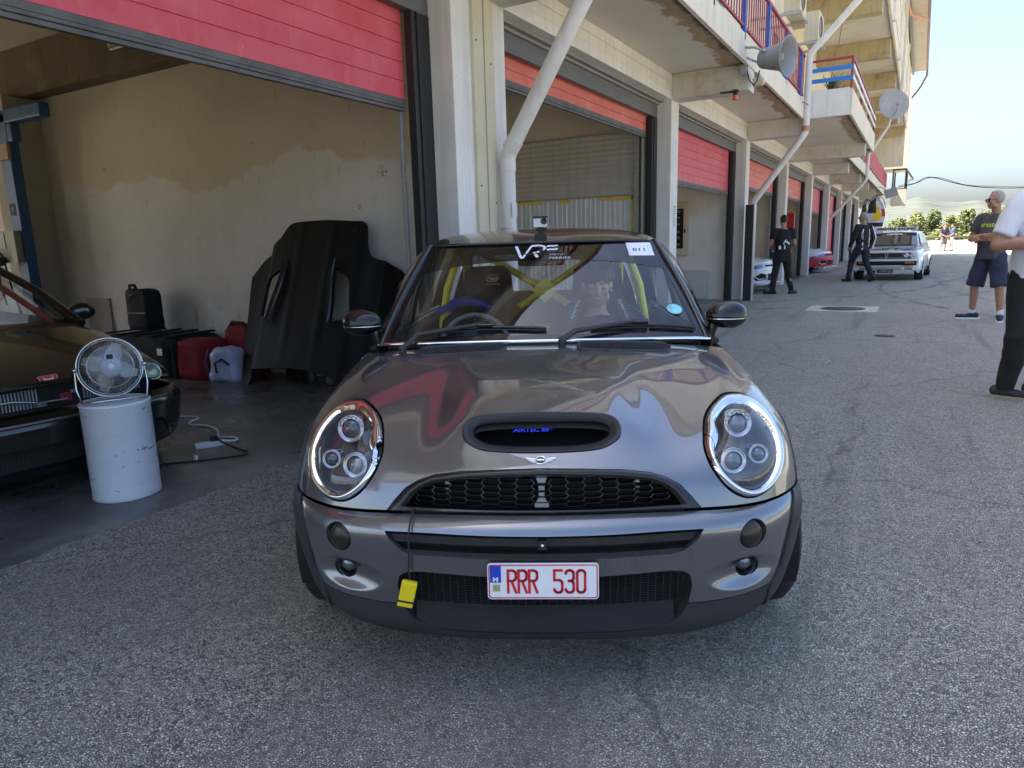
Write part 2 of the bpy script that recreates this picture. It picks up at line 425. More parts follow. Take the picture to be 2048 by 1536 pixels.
# ================================================================== pit building
white_conc = weathered('white_painted_concrete', (.80, .78, .73), (.30, .28, .25), .35, 1.8)
cream_conc = weathered('cream_painted_concrete', (.78, .71, .57), (.30, .25, .16), .35, 1.2)
soffit_m = weathered('stained_soffit', (.74, .68, .57), (.32, .25, .14), .1, .7, streaks=False, stain=(.40, .27, .12), stain_amt=.55)
raw_beam = weathered('mouldy_beam', (.50, .41, .24), (.16, .15, .11), .5, 2.4, stain=(.17, .14, .08), stain_amt=.7)
bracket_m = weathered('flaking_bracket', (.68, .65, .58), (.30, .26, .2), .25, 2.2, stain=(.36, .25, .13), stain_amt=.55)
grey_conc = weathered('grey_concrete', (.33, .31, .29), (.15, .14, .13), .4, 2.5)
int_plain = weathered('garage_plaster', (.60, .53, .42), (.22, .19, .15), .15, 1.2)
ceil_m = weathered('garage_ceiling', (.55, .50, .43), (.18, .16, .13), .0, 1.5, streaks=False)
cream_strip = weathered('cream_metal', (.66, .60, .44), (.32, .27, .18), .35, 2.5, bdist=.001)
steel_grey = weathered('grey_steel', (.14, .145, .15), (.07, .07, .07), .3, 2.5, rough=.5, bdist=.002)
frame_black = pm('frame_black', (.018, .019, .021), .45, var=.25, vs=9)
galv = pm('galvanised', (.42, .43, .43), .45, metal=.7, var=.15, vs=20)
pvc = weathered('white_pvc', (.72, .70, .66), (.42, .36, .28), .5, 1.5, rough=.5, bdist=.001)
terracotta = pm('terracotta_pvc', (.55, .22, .10), .6, var=.15)
red_rail = weathered('red_painted_steel', (.36, .035, .055), (.2, .06, .05), .5, 3, rough=.55, bdist=.002)
blue_paint = pm('blue_painted_steel', (.03, .10, .42), .45, var=.15)
bright_blue = pm('bright_blue_bar', (.02, .19, .62), .45, var=.08)
white_steel = pm('white_steel', (.72, .72, .70), .5, var=.08)
def make_redslat(name, a, bcol):
    m, nt, b = _mat(name); v = coord(nt)
    c = ramp(nt, noise(nt, v, 3, 7, .65), [(.3, a), (.7, bcol)])
    s = noise(nt, coord(nt, (14, 14, 1.2)), 1.5, 4); c = mix(nt, ramp(nt, s, [(.55, g(0)), (.8, g(.35))]), c, (.66, .22, .22))
    ch = noise(nt, v, 45, 3, .6); c = mix(nt, ramp(nt, ch, [(.72, g(0)), (.76, g(.8))]), c, (.72, .50, .45))
    L(nt, c, b.inputs['Base Color']); b.inputs['Roughness'].default_value = .5; bump(nt, b, noise(nt, v, 60, 4), .12, .002); return m
red_slat = make_redslat('faded_red_slat', (.58, .045, .070), (.66, .11, .14)); red_old = make_redslat('orange_red_slat', (.58, .09, .065), (.68, .19, .13))
def make_gwall():
    """garage wall: tan upper coat, patchy white lower coat with an uneven upper edge, scuffs and peeled spots"""
    m, nt, b = _mat('two_tone_garage_wall'); v = coord(nt); sx = N(nt, 'ShaderNodeSeparateXYZ'); L(nt, v, sx.inputs[0])
    n1 = noise(nt, coord(nt, (.75, 1, .0)), 1.0, 3, .5)
    hgt = mth(nt, 'SUBTRACT', mth(nt, 'ADD', sx.outputs[2], mth(nt, 'MULTIPLY_ADD', noise(nt, v, 6, 5), -.12, mth(nt, 'MULTIPLY', n1, -1.15))), 1.44)
    edge = ramp(nt, mth(nt, 'MULTIPLY_ADD', hgt, 6, .5), [(.40, g(1)), (.62, g(0))])
    tan = ramp(nt, noise(nt, v, .8, 6), [(.3, (.62, .555, .45)), (.7, (.72, .655, .55))]); wht = ramp(nt, noise(nt, v, 1.2, 7, .6), [(.3, (.66, .645, .61)), (.7, (.80, .79, .76))])
    c = mix(nt, edge, tan, wht)
    low = ramp(nt, mth(nt, 'MULTIPLY', sx.outputs[2], 1.0), [(.2, g(.9)), (1.1/1.2, g(0))])
    sc = noise(nt, v, 5, 8, .75); c = mix(nt, mth(nt, 'MULTIPLY', ramp(nt, sc, [(.50, g(0)), (.70, g(1))]), low), c, (.13, .115, .10))
    pe = noise(nt, v, 3.1, 8, .75); c = mix(nt, ramp(nt, pe, [(.662, g(0)), (.672, g(.9))]), c, (.22, .14, .06))
    c = mix(nt, ramp(nt, noise(nt, coord(nt, (6, 6, 1.2)), 3.5, 6, .7), [(.60, g(0)), (.72, g(.35))]), c, (.25, .21, .16))
    L(nt, c, b.inputs['Base Color']); b.inputs['Roughness'].default_value = .8; bump(nt, b, noise(nt, v, 14, 7), .35, .008); return m
gwall = make_gwall()
white_wall = weathered('white_garage_wall', (.84, .82, .77), (.50, .47, .41), .12, 2.0, stain=(.55, .48, .36), stain_amt=.3)
bld = thing('pit_building', 'cream and white pit building with a row of red garage doors and terraces', 'building', (-6, 24, 0))
def BB(name, mat, *boxes, **kw):
    t = MB()
    for q in boxes: t.box(*q, bev=kw.get('bev', 0))
    return t.build(name, mat, kw.get('parent', bld), world=True, label=kw.get('label'), kind=kw.get('kind'))
FX, BX = -3.185, -3.55
PIL = [(-.31, .04)]+[(4.697, 5.49)]+[(10.155+5*k, 10.50+5*k) for k in range(8)]
for a, b in PIL: BB('pillar', white_conc, (BX, FX, a, b, 0, 3.217), bev=.008)
# cream channel down the wide pillar
t = MB(); t.box(FX, FX+.030, 4.955, 5.10, .02, 3.2, 0, .004); t.box(FX, FX+.034, 5.115, 5.255, .02, 3.2, 0, .004)
for (yy, zz) in ((4.99, 2.86), (5.2, 2.72), (5.0, 1.75), (5.22, 1.62), (5.18, .9)): t.lathe([(0, .001), (.008, .001), (.008, -.002)], 10, (FX+.0345, yy, zz), (1, 0, 0), 1)
t.build('channel_cover', [cream_strip, deep_black], bld, world=True)
edges = [(PIL[i][1], PIL[i+1][0]) for i in range(len(PIL)-1)]
for i, (a, b) in enumerate(zip(PIL, PIL[1:]+[(52.2, 52.5)])):
    y0, y1 = a[0], b[0]
    t = MB(); h = (3.55-3.217)/3
    for k in range(3): t.box(BX, FX-.003*(k % 2), y0+.001, y1-.001, 3.217+k*h+.0015, 3.217+(k+1)*h-.0015, 0, .003)
    t.box(BX+.03, FX-.012, y0, y1, 3.22, 3.549)
    t.build('lintel', white_conc, bld, world=True)
    # stepped grey reveal above the door
    BB('door_head', grey_conc, (-3.50, -3.36, a[1], y1, 3.165, 3.216), (-3.50, -3.30, a[1], y1, 3.19, 3.2165))
# roller doors: housing, frames, guides, panels
bot = {0: 2.316, 1: 2.735, 2: 2.17, 3: 2.365, 4: 2.39, 5: 2.10, 6: .02, 7: 2.55, 8: 2.4}
for k, (y0, y1) in enumerate(edges):
    d = thing('roller_door', '', '', (-3.45, (y0+y1)/2, 0)); del d['label']; del d['category']; d.parent = bld; d.location = (-3.45+6, (y0+y1)/2-24, 0); d['label'] = ['red garage door pulled most of the way up', 'orange red garage door rolled up high', 'red garage door half raised above a white wall', 'red garage door half raised behind the white pipe', 'small far red garage door half raised', 'far red garage door half raised', 'closed faded red garage door', 'far red garage door almost open', 'last far red garage door'][k]
    t = MB(); t.box(-3.47, -3.392, y0+.001, y1-.001, 2.995, 3.163, 0, .006); t.build('door_housing', steel_grey, d, world=True)
    t = MB()
    t.box(-3.50, -3.388, y0+.001, y0+.12, 0, 2.993, 0, .004); t.build('door_frame', frame_black, d, world=True); t = MB()
    t.box(-3.50, -3.388, y1-.165, y1-.001, 0, 2.993, 0, .004)
    t.box(-3.386, -3.380, y1-.165, y1-.150, 0, 2.99, 0); t.box(-3.46, -3.39, y1-.22, y1-.17, 0, 2.99, 0, .004)
    t.build('door_frame', frame_black, d, world=True)
    t = MB(); t.box(-3.53, -3.50, y1-.27, y1-.235, 0, 2.98, 0, .003); t.build('door_guide', galv, d, world=True); t = MB(); t.box(-3.53, -3.50, y0+.2, y0+.235, 0, 2.98, 0, .003); t.build('door_guide', galv, d, world=True)
    zb = bot[k]; ya, yb = y0+.135, y1-.235; sl = .132 if k != 1 else .10; z = zb+.055; n = 0
    mat = red_old if k in (1, 3, 4) else red_slat
    if k == 6: sl = .30
    while z < 3.0 and n < 14:
        t = MB(); z2 = min(z+sl, 3.05)
        t.box(-3.515, -3.480, ya, yb, z+.004, z2-.004, 0, .003); t.build('panel', mat, d, world=True); z += sl; n += 1
    t = MB(); t.box(-3.512, -3.49, ya+.002, yb-.002, zb+.03, min(zb+.055+sl*n, 3.04)); t.build('panel_backing', red_slat, d, world=True)
    t = MB(); t.box(-3.52, -3.472, ya, yb, zb+.018, zb+.056, 0, .004); t.box(-3.525, -3.468, ya, yb, zb-.004, zb+.016, 0, .006); t.box(-3.515, -3.478, ya, yb, zb-.030, zb-.005, 0, .006)
    t.build('bottom_bar', pm('rubber_bar', (.10, .10, .10), .6, var=.35, vs=5), d, world=True)
# interiors
YW = [(5.031, 5.19)]+[(10.15+5*k, 10.32+5*k) for k in range(9)]
for k, (a, b) in enumerate(YW):
    m = gwall if k == 0 else (white_wall if k == 2 else (white_wall if k == 1 and False else int_plain))
    BB('party_wall', m, (-12.4, BX-.001, a, b, .0, 3.75))
BB('party_wall', int_plain, (-12.2, BX-.001, -.5, -.3, 0, 3.75))
for a, b in zip([-.3]+[q[1] for q in YW[:-1]], [q[0] for q in YW]):
    BB('rear_wall', int_plain, (-12.4, -12.2, a, a+.5, 0, 3.75), (-12.4, -12.2, b-(1.6 if a < 0 else .5), b, 0, 3.75), (-12.4, -12.2, a+.5, b-(1.6 if a < 0 else .5), 3.1, 3.75))   # open rear doors to the paddock
BB('garage_ceiling', ceil_m, (-12.4, BX-.002, -6, 55.3, 3.752, 3.90))
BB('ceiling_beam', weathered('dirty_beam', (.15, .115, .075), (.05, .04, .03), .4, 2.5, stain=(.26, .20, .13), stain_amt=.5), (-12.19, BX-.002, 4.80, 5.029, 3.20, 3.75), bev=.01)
for yy in (7.6, 12.7, 17.7): BB('ceiling_beam', grey_conc, (-12.19, BX-.002, yy-.12, yy+.12, 3.38, 3.75))
for xx in (-6.4, -9.6): BB('ceiling_beam', ceil_m, (xx-.1, xx+.1, 5.2, 10.14, 3.42, 3.75))
BB('wall_column', weathered('column_plaster', (.40, .36, .30), (.2, .18, .15), .2, 2), (-10.12, -9.68, 4.62, 5.03, 0, 3.2), bev=.01)
BB('plinth_panel', weathered('grey_plinth', (.42, .41, .38), (.15, .14, .13), .3, 3), (-9.2, -8.7, 5.0, 5.03, 0, .75))
# corrugated shutter, vertical cladding and yellow tape on the wall of the second garage
t = MB(); P = []
zz = np.arange(1.95, 2.86, .012)
P = [[(xx, 10.115-.016*abs(sin(pi*z/.075)), z) for z in zz] for xx in (-11, -3.64)]; t.grid(P, 0, True); t.build('shutter_curtain', weathered('grey_shutter', (.46, .44, .40), (.14, .13, .12), .3, 1.5, rough=.55, bdist=.001), bld, world=True)
t = MB(); xx = np.arange(-11, -3.63, .01)
def corr(x):
    u = (x*6.2) % 1.0
    return .028 if u < .12 else (.008 if .45 < u < .62 else 0)
t.grid([[(x, 10.118-corr(x), z) for x in xx] for z in (.0, 1.93)], 0, False); t.build('wall_cladding', pm('pale_cladding', (.64, .65, .65), .5, var=.08), bld, world=True)
t = MB()
for a, b in ((-6.2, -5.25), (-4.95, -4.75), (-4.25, -3.72)): t.box(a, b, 10.086, 10.0865, 1.885, 1.93); t.build('yellow_tape', pm('tape_yellow', (.66, .50, .06), .5) if 'tape_yellow' not in bpy.data.materials else bpy.data.materials['tape_yellow'], bld, world=True); t = MB()
t.box(-3.75, -3.71, 10.086, 10.0865, .2, 1.93); t.build('yellow_tape', bpy.data.materials['tape_yellow'], bld, world=True)
BB('shutter_rail', galv, (-3.70, -3.62, 10.04, 10.149, 0, 2.9))
# third garage: cabinet and panel on its white wall
cab = thing('meter_cabinet', 'cream wall cabinet with dark glass door on the white wall in the third garage', 'cabinet', (-4.6, 15.115, .95))
t = MB(); 
for q in ((-5.0, -4.90, 15.045, 15.145, .95, 2.07), (-4.42, -4.32, 15.045, 15.145, .95, 2.07), (-4.90, -4.42, 15.045, 15.145, 1.93, 2.07), (-4.90, -4.42, 15.045, 15.145, .95, 1.09)): t.box(*q, bev=.006)
t.build('cabinet_frame', cream_strip, cab, world=True)
t = MB(); t.box(-4.90, -4.42, 15.055, 15.095, 1.09, 1.93); t.build('glass_door', gloss_black, cab, world=True)
t = MB()
for z in (1.15, 1.30, 1.42, 1.58, 1.72, 1.84): t.box(-4.85, -4.50, 15.048, 15.054, z, z+.05)
t.build('meter_row', pm('meter_grey', (.16, .16, .16), .5), cab, world=True)
t = MB(); t.box(-4.40, -4.37, 15.025, 15.044, 1.42, 1.50, 0, .004); t.build('latch', soft_black, cab, world=True)
BB('wall_board', pm('pale_board', (.56, .57, .58), .6, var=.06), (-5.2, -3.89, 15.130, 15.144, .02, .63))
# canopy slabs with kerb fascia
FO = -2.12
def edge_soffit(name, xe):
    """soffit with brown damp stains creeping in from its outer edge"""
    m, nt, b = _mat(name); v = coord(nt); sx = N(nt, 'ShaderNodeSeparateXYZ'); L(nt, v, sx.inputs[0])
    base = ramp(nt, noise(nt, v, .8, 6), [(.3, (.66, .61, .52)), (.7, (.76, .71, .61))])
    d = mth(nt, 'SUBTRACT', xe, sx.outputs[0]); n1 = noise(nt, v, 1.6, 8, .7)
    f = mth(nt, 'SUBTRACT', mth(nt, 'MULTIPLY', n1, .75), d); f2 = ramp(nt, f, [(.10, g(0)), (.14, g(.85)), (.45, g(.55))])
    c = mix(nt, f2, base, (.36, .235, .10)); n2 = noise(nt, v, 3, 7, .7); c = mix(nt, ramp(nt, mth(nt, 'SUBTRACT', mth(nt, 'MULTIPLY', n2, .4), d), [(.10, g(0)), (.15, g(.8))]), c, (.10, .085, .05))
    L(nt, c, b.inputs['Base Color']); b.inputs['Roughness'].default_value = .9; bump(nt, b, noise(nt, v, 9, 7), .3, .006); return m
def canopy(x1, y0, y1, zt=3.82):
    BB('canopy_slab', edge_soffit('soffit_%d' % (y0*10), x1+6-.05), (FX-.3, x1-.05, y0, y1, 3.551, 3.70)); BB('canopy_fascia', cream_conc, (x1-.049, x1, y0, y1, 3.50, zt), bev=.006)
    BB('terrace_floor', grey_conc, (FX-.3, x1-.051, y0, y1, 3.701, 3.74))
canopy(FO, -6, 15.14); canopy(-1.295, 15.15, 22.4, 3.97); canopy(-1.98, 22.41, 47.9, 3.86)
BB('balcony_end_wall', white_conc, (-2.10, -1.345, 15.14, 15.22, 3.50, 3.99), bev=.006)
BB('balcony_end_wall', cream_conc, (-1.98, -1.345, 22.32, 22.40, 3.50, 3.97))
for k, (a, b) in enumerate(PIL[1:]):
    xo = -2.14 if k not in (3,) else -1.36
    if k == 0: a, b = 5.2, 5.49
    BB('bracket_beam', bracket_m, (FX+.002, xo, a, b, 3.22, 3.549), bev=.006)
    BB('beam_drip', grey_conc, (-2.9, xo+.04, b+.05, b+.30, 3.44, 3.50))
# first floor wall and openings
BB('upper_wall', cream_conc, (-3.6, -3.25, -6, 48, 3.751, 7.05)); BB('upper_wall', cream_conc, (-3.6, -3.25, -6, 18.99, 7.051, 9.74))
for yy in (8.0, 12.6, 17.8, 27.5, 32.5, 37.5):
    t = MB(); 
    for q in ((-3.249, -3.19, yy-.5, yy-.42, 3.76, 5.9), (-3.249, -3.19, yy+.42, yy+.5, 3.76, 5.9), (-3.249, -3.19, yy-.42, yy+.42, 5.82, 5.9)): t.box(*q)
    w_ = t.build('window', white_steel, bld, world=True)
    t = MB(); t.box(-3.249, -3.235, yy-.42, yy+.42, 3.76, 5.82); t.build('pane', pm('dark_pane', (.05, .06, .07), .06, coat=1), w_, world=True)
# cantilevered upper floor: soffit, cross beams, long facade, eave
U0 = 19.0
BB('upper_soffit', soffit_m, (-3.6, -1.16, U0, 46, 7.051, 7.25)); BB('upper_end_wall', cream_conc, (-3.249, -1.16, U0, U0+.2, 7.251, 9.74))
for k in range(-1, 8):
    y = 10.15+5*k
    if y < U0: continue
    BB('upper_beam', raw_beam, (-3.24, -1.20, y, y+.36, 6.52, 7.049), bev=.006)
t = MB()
for k in range(6): t.box(-1.158, -1.10+(.018 if k % 2 else 0), U0, 46, 6.98+k*.46, 6.98+(k+1)*.46-.012)
t.build('upper_facade', cream_conc, bld, world=True)
for yy in range(23, 46, 5): BB('facade_rib', white_conc, (-1.098, -1.03, yy, yy+.22, 6.98, 9.7))
BB('downpipe', pvc, (-1.03, -.95, 30.0, 30.09, 5.2, 9.7)); 
BB('upper_end_wall', cream_conc, (-3.6, -1.16, 46.001, 46.2, 5.0, 9.74))
BB('attic_block', cream_conc, (-12, -3.61, -5.9, 45.9, 7.26, 9.74))
BB('roof', pm('roof_metal', (.30, .28, .25), .6), (-13, -.36, U0-.4, 45.2, 9.86, 10.0), (-13, -2.75, -8, U0-.41, 9.86, 10.0))
t = MB()
for k in range(120): t.box(-1.09 if -6+k*.427 > U0 else -3.24, -.40 if -6+k*.427 > U0 else -2.79, -6+k*.427, -6+k*.427+.415, 9.745, 9.765)
t.build('eave_boards', weathered('eave_board', (.60, .54, .44), (.3, .26, .2), .2, 2), bld, world=True, kind='stuff')
BB('eave_fascia', pm('brown_gutter', (.24, .13, .11), .5), (-.39, -.30, U0-.4, 45.2, 9.74, 9.92), (-2.78, -2.70, -8, U0-.41, 9.74, 9.92))
BB('wall_gutter', pm('lead_grey', (.16, .17, .19), .5, metal=.4), (-1.03, -.93, U0, 45.2, 9.60, 9.743))
t = MB(); t.tube([(-.34, 45.15, 9.74), (-.34, 45.16, 9.5), (-.55, 45.3, 9.05), (-.80, 45.5, 8.7), (-.98, 45.6, 8.5)], .05, 8); t.build('downpipe', pm('brown_pipe', (.28, .13, .11), .5), bld, world=True)
t = MB(); t.tube([(-.98, 30, 9.7), (-.98, 30.05, 9.15), (-.92, 31.5, 9.2), (-.40, 34.5, 9.62)], .05, 8); t.build('downpipe', terracotta, bld, world=True)
# end tower
BB('end_tower', cream_conc, (-2.35, -.98, 47.0, 50, 4.95, 9.7)); BB('end_tower', cream_conc, (-1.68, -.92, 46.9, 50, 2.95, 3.80)); BB('end_tower', cream_conc, (-3.4, -2.3, 47.9, 50, 2.9, 9.7))
t = MB()
for q in ((-1.66, -1.58, 46.95, 47.05, 3.8, 4.95), (-1.02, -.94, 46.95, 47.05, 3.8, 4.95), (-1.58, -1.02, 46.95, 47.05, 4.86, 4.95), (-1.58, -1.02, 46.95, 47.05, 3.8, 3.86), (-1.66, -1.58, 49.9, 50, 3.8, 4.95), (-1.02, -.94, 49.9, 50, 3.8, 4.95)): t.box(*q)
wn_ = t.build('window', soft_black, bld, world=True)
t = MB(); t.obox((-.76, 47, 4.55), ((.55, 0, -.83), (0, 1, 0), (.83, 0, .55)), (.30, 1.2, .02)); t.tube([(-.95, 46.2, 4.2), (-.60, 46.2, 4.28)], .012, 6); t.tube([(-.95, 46.2, 4.05), (-.60, 46.2, 4.28)], .012, 6); t.build('window_flap', pm('grey_flap', (.22, .22, .22), .5), wn_, world=True)
# railing of the first terrace: red bars, blue posts
rl = thing('railing', '', '', (0, 0, 0)); del rl['label']; del rl['category']; rl.parent = bld; rl.location = (6+FO-.03, 10-24, 3.8)
RX = FO-.03
t = MB(); t.box(RX-.022, RX+.022, 4, 15.0, 4.585, 4.625, 0, .006); t.box(RX-.016, RX+.016, 4, 15.0, 3.90, 3.93); t.build('rail', red_rail, rl, world=True)
src = None; y = 4.06
while y < 15.0:
    if src is None:
        t = MB(); t.box(-.007, .007, -.007, .007, 3.93, 4.585); src = t.build('baluster', red_rail, rl); q = src
    else: q = src.copy(); COL.objects.link(q)
    im = wmat(rl).inverted() @ Vector((RX, y, 0)); q.location = im; y += .14
for y in (6.6, 8.2, 9.77, 11.36, 12.96, 14.56):
    t = MB(); t.box(RX-.03, RX+.03, y-.03, y+.03, 3.745, 4.583, 0, .004); t.build('post', blue_paint, rl, world=True)
# second balcony: bright blue bars at the end, white flats along the side
r2 = thing('balcony_railing', '', '', (0, 0, 0)); del r2['label']; del r2['category']; r2.parent = bld; r2.location = (6-1.33, 18-24, 4)
t = MB(); t.box(-2.08, -1.315, 15.15, 15.19, 4.50, 4.54, 0, .004); t.box(-1.345, -1.315, 15.191, 22.3, 4.50, 4.54, 0, .004); t.build('rail', red_rail, r2, world=True)
for y in (15.17, 17.6, 20.0, 22.2): t = MB(); t.box(-1.35, -1.31, y-.02, y+.02, 3.97, 4.499); t.build('post', red_rail, r2, world=True)
for z in (4.12, 4.31): t = MB(); t.box(-2.08, -1.312, 15.128, 15.146, z, z+.075, 0, .003); t.build('bar', bright_blue, r2, world=True)
for z in (4.12, 4.31): t = MB(); t.box(-1.308, -1.292, 15.147, 22.3, z, z+.075, 0, .003); t.build('bar', white_steel, r2, world=True)
# far terrace: red sheet panels
r3 = thing('panel_railing', '', '', (0, 0, 0)); del r3['label']; del r3['category']; r3.parent = bld; r3.location = (6-2, 30-24, 4)
for k in range(19):
    y = 23.2+k*1.3; t = MB()
    xs = np.linspace(y, y+1.28, 18); t.grid([[(-1.985+(.014 if j % 2 else 0), yy, z) for j, yy in enumerate(xs)] for z in (3.93, 4.72)], 0, False); t.build('panel', pm('red_sheet', (.40, .03, .045), .5, var=.12) if k == 0 else bpy.data.materials['red_sheet'], r3, world=True)
    t = MB(); t.box(-2.03, -2.0, y, y+.05, 3.742, 4.7); t.build('post', soft_black, r3, world=True)
# drainpipes
def pipe(name, pts, r, mat, label=None, collars=(), parent=bld):
    P = []
    for i, p in enumerate(pts):
        p = Vector(p)
        if 0 < i < len(pts)-1:
            a = (Vector(pts[i-1])-p).normalized(); b = (Vector(pts[i+1])-p).normalized()
            P += [p+a*r*1.2, p+(a+b)*r*.25, p+b*r*1.2]
        else: P.append(p)
    t = MB(); t.tube(P, r, 18)
    o = t.build(name, mat, parent, world=True)
    for c, d, m in collars:
        t = MB(); t.tube([Vector(c)-Vector(d).normalized()*.05, Vector(c)+Vector(d).normalized()*.05], r*1.09, 18); t.build('collar', m, o, world=True)
    return o
d1 = (.5, 0, .68)
pipe('drainpipe', [(-3.078, 5.30, 0), (-3.078, 5.30, 2.0), (-2.2, 5.30, 3.34), (-2.2, 5.30, 3.5)], .066, pvc, collars=[((-3.078, 5.30, 1.36), (0, 0, 1), galv), ((-3.078, 5.30, 1.93), (0, 0, 1), pvc), ((-3.02, 5.30, 2.09), d1, pvc)])
t = MB(); t.box(-3.012, -3.0115, 5.245, 5.33, 1.50, 1.62); t.build('paper_label', [pm('paper', (.62, .60, .58), .8, var=.05)], bld, world=True)
pipe('drainpipe', [(-3.00, 14.98, 0), (-3.00, 14.98, 1.95), (-2.07, 15.06, 3.24), (-2.07, 15.06, 4.64), (-1.0, 15.06, 5.75), (-1.0, 15.06, 7.0)], .062, pvc, collars=[((-2.07, 15.06, 3.31), (0, 0, 1), terracotta)])
t = MB(); t.box(-3.10, -2.94, 14.86, 14.90, 0, 1.93, 0, .004); t.build('pipe_guard', frame_black, bld, world=True)
t = MB(); t.box(-2.945, -2.925, 14.86, 15.06, 0, 1.95, 0, .004); t.build('pipe_guard', galv, bld, world=True)
pipe('drainpipe', [(-3.05, 29.9, 1.95), (-1.9, 29.9, 3.3), (-1.9, 29.9, 4.9)], .06, pvc); pipe('drainpipe', [(-2.6, 44.9, 2.0), (-1.9, 44.9, 2.75)], .06, pvc)
# notice on the pillar
t = MB(); t.box(FX+.0005, FX+.0015, 10.29, 10.46, 1.45, 1.78); no = t.build('notice_sheet', pm('notice_paper', (.66, .66, .64), .8, var=.04), bld, world=True)
t = MB()
for k in range(9): t.box(FX+.0018, FX+.002, 10.31, 10.31+[.12, .08, .10, .11, .06, .12, .09, .07, .11][k], 1.75-k*.033, 1.758-k*.033)
t.build('notice_print', soft_black, no, world=True)
# ------------------------------------------------------------------ fittings on the building
grey_horn = weathered('grey_horn', (.33, .34, .36), (.2, .2, .2), .15, 4, rough=.5, bdist=.001)
hs = thing('horn_speaker', 'large grey horn loudspeaker on a bracket at the terrace edge', 'loudspeaker', (-2.1, 9.85, 3.6))
ax_h = Vector((.93, -.28, -.10)).normalized(); c0 = Vector((-1.93, 9.82, 3.50))
t = MB(); t.lathe([(0, -.0), (.10, -.0), (.115, .02), (.135, .12), (.165, .27), (.205, .33), (.235, .355), (.240, .37), (.235, .378), (.22, .36), (.15, .25), (.10, .1)], 32, c0, ax_h); t.build('horn', grey_horn, hs, world=True)
t = MB(); t.lathe([(0, .30), (.045, .29), (.055, .25), (.05, .12)], 20, c0, ax_h); t.build('horn_core', grey_horn, hs, world=True)
t = MB(); t.tube([(-2.12, 9.80, 3.66), (-1.98, 9.70, 3.62), (-1.86, 9.66, 3.55)], .016, 6); t.tube([(-2.12, 9.90, 3.56), (-1.93, 9.86, 3.45)], .016, 6); t.lathe([(0, .02), (.02, .02), (.025, 0)], 12, (-1.86, 9.66, 3.55), (0, -1, 0)); t.build('bracket', galv, hs, world=True)
t = MB(); t.tube([(-1.95, 9.88, 3.38), (-1.98, 9.9, 3.27), (-2.03, 9.95, 3.22), (-2.1, 10.0, 3.30), (-2.13, 10.0, 3.42)], .008, 6); t.build('cable', soft_black, hs, world=True)
jb = thing('junction_box', 'grey junction box under the terrace beside the horn loudspeaker', 'junction box', (-2.2, 9.9, 3.4))
t = MB(); t.box(-2.24, -2.13, 10.06, 10.15, 3.40, 3.52, 0, .008); t.build('box', pm('box_grey', (.45, .45, .45), .5), jb, world=True)
t = MB(); t.tube([(-2.24, 10.11, 3.5), (-2.6, 10.12, 3.53), (-3.17, 10.13, 3.535)], .012, 6); t.build('conduit', cream_strip, jb, world=True)
bc_ = thing('warning_beacon', 'small orange warning beacon hanging under the first bracket beam', 'beacon', (-2.28, 10.3, 3.1))
t = MB(); t.lathe([(0, 0), (.035, 0), (.035, .06), (.03, .07), (0, .07)], 16, (-2.30, 10.12, 3.16), (0, 0, 1)); t.box(-2.5, -2.26, 10.10, 10.14, 3.20, 3.219); t.build('beacon_base', soft_black, bc_, world=True)
t = MB(); t.lathe([(.032, 0), (.034, -.05), (.028, -.065), (0, -.068)], 16, (-2.30, 10.12, 3.16), (0, 0, 1)); t.build('lamp_dome', pm('orange_dome', (.70, .10, .01), .25, coat=.6), bc_, world=True)
fl = thing('floodlight', 'small cream floodlight below the horn loudspeaker on the bracket end', 'floodlight', (-2.1, 10.2, 3.28))
t = MB(); t.box(-2.10, -1.99, 10.18, 10.28, 3.26, 3.36, 0, .012); t.lathe([(0, .03), (.045, .03), (.05, 0)], 14, (-1.99, 10.23, 3.31), (1, -.3, 0)); t.build('lamp_body', cream_strip, fl, world=True)
def ac_unit(loc, label, rz=0):
    a = thing('air_conditioner', label, 'air conditioner', loc, rz, 'air conditioner units on the upper wall')
    t = MB(); t.box(-.40, .40, -.15, .15, 0, .62, 0, .015); t.build('casing', cream_strip, a)
    t = MB(); t.lathe([(0, 0), (.22, 0), (.24, .008), (.24, -.004)], 26, (-.08, -.151, .31), (0, -1, 0)); t.build('fan_opening', soft_black, a)
    t = MB()
    for k in range(6): t.lathe([(.05+k*.034, .012), (.056+k*.034, .012), (.056+k*.034, .006)], 24, (-.08, -.151, .31), (0, -1, 0))
    t.build('fan_grille', pm('grille_grey', (.35, .35, .33), .5), a)
    for q_ in (-.42, .36): t = MB(); t.box(q_, q_+.04, -.2, .78, -.06, -.01); t.build('bracket', galv, a)
    return a
ac_unit((-2.45, 18.3, 5.56), 'cream air conditioner high on the upper wall behind the white pipe', radians(90)); ac_unit((-2.50, 15.9, 5.58), 'cream air conditioner cut by the top edge of the photo', radians(90))
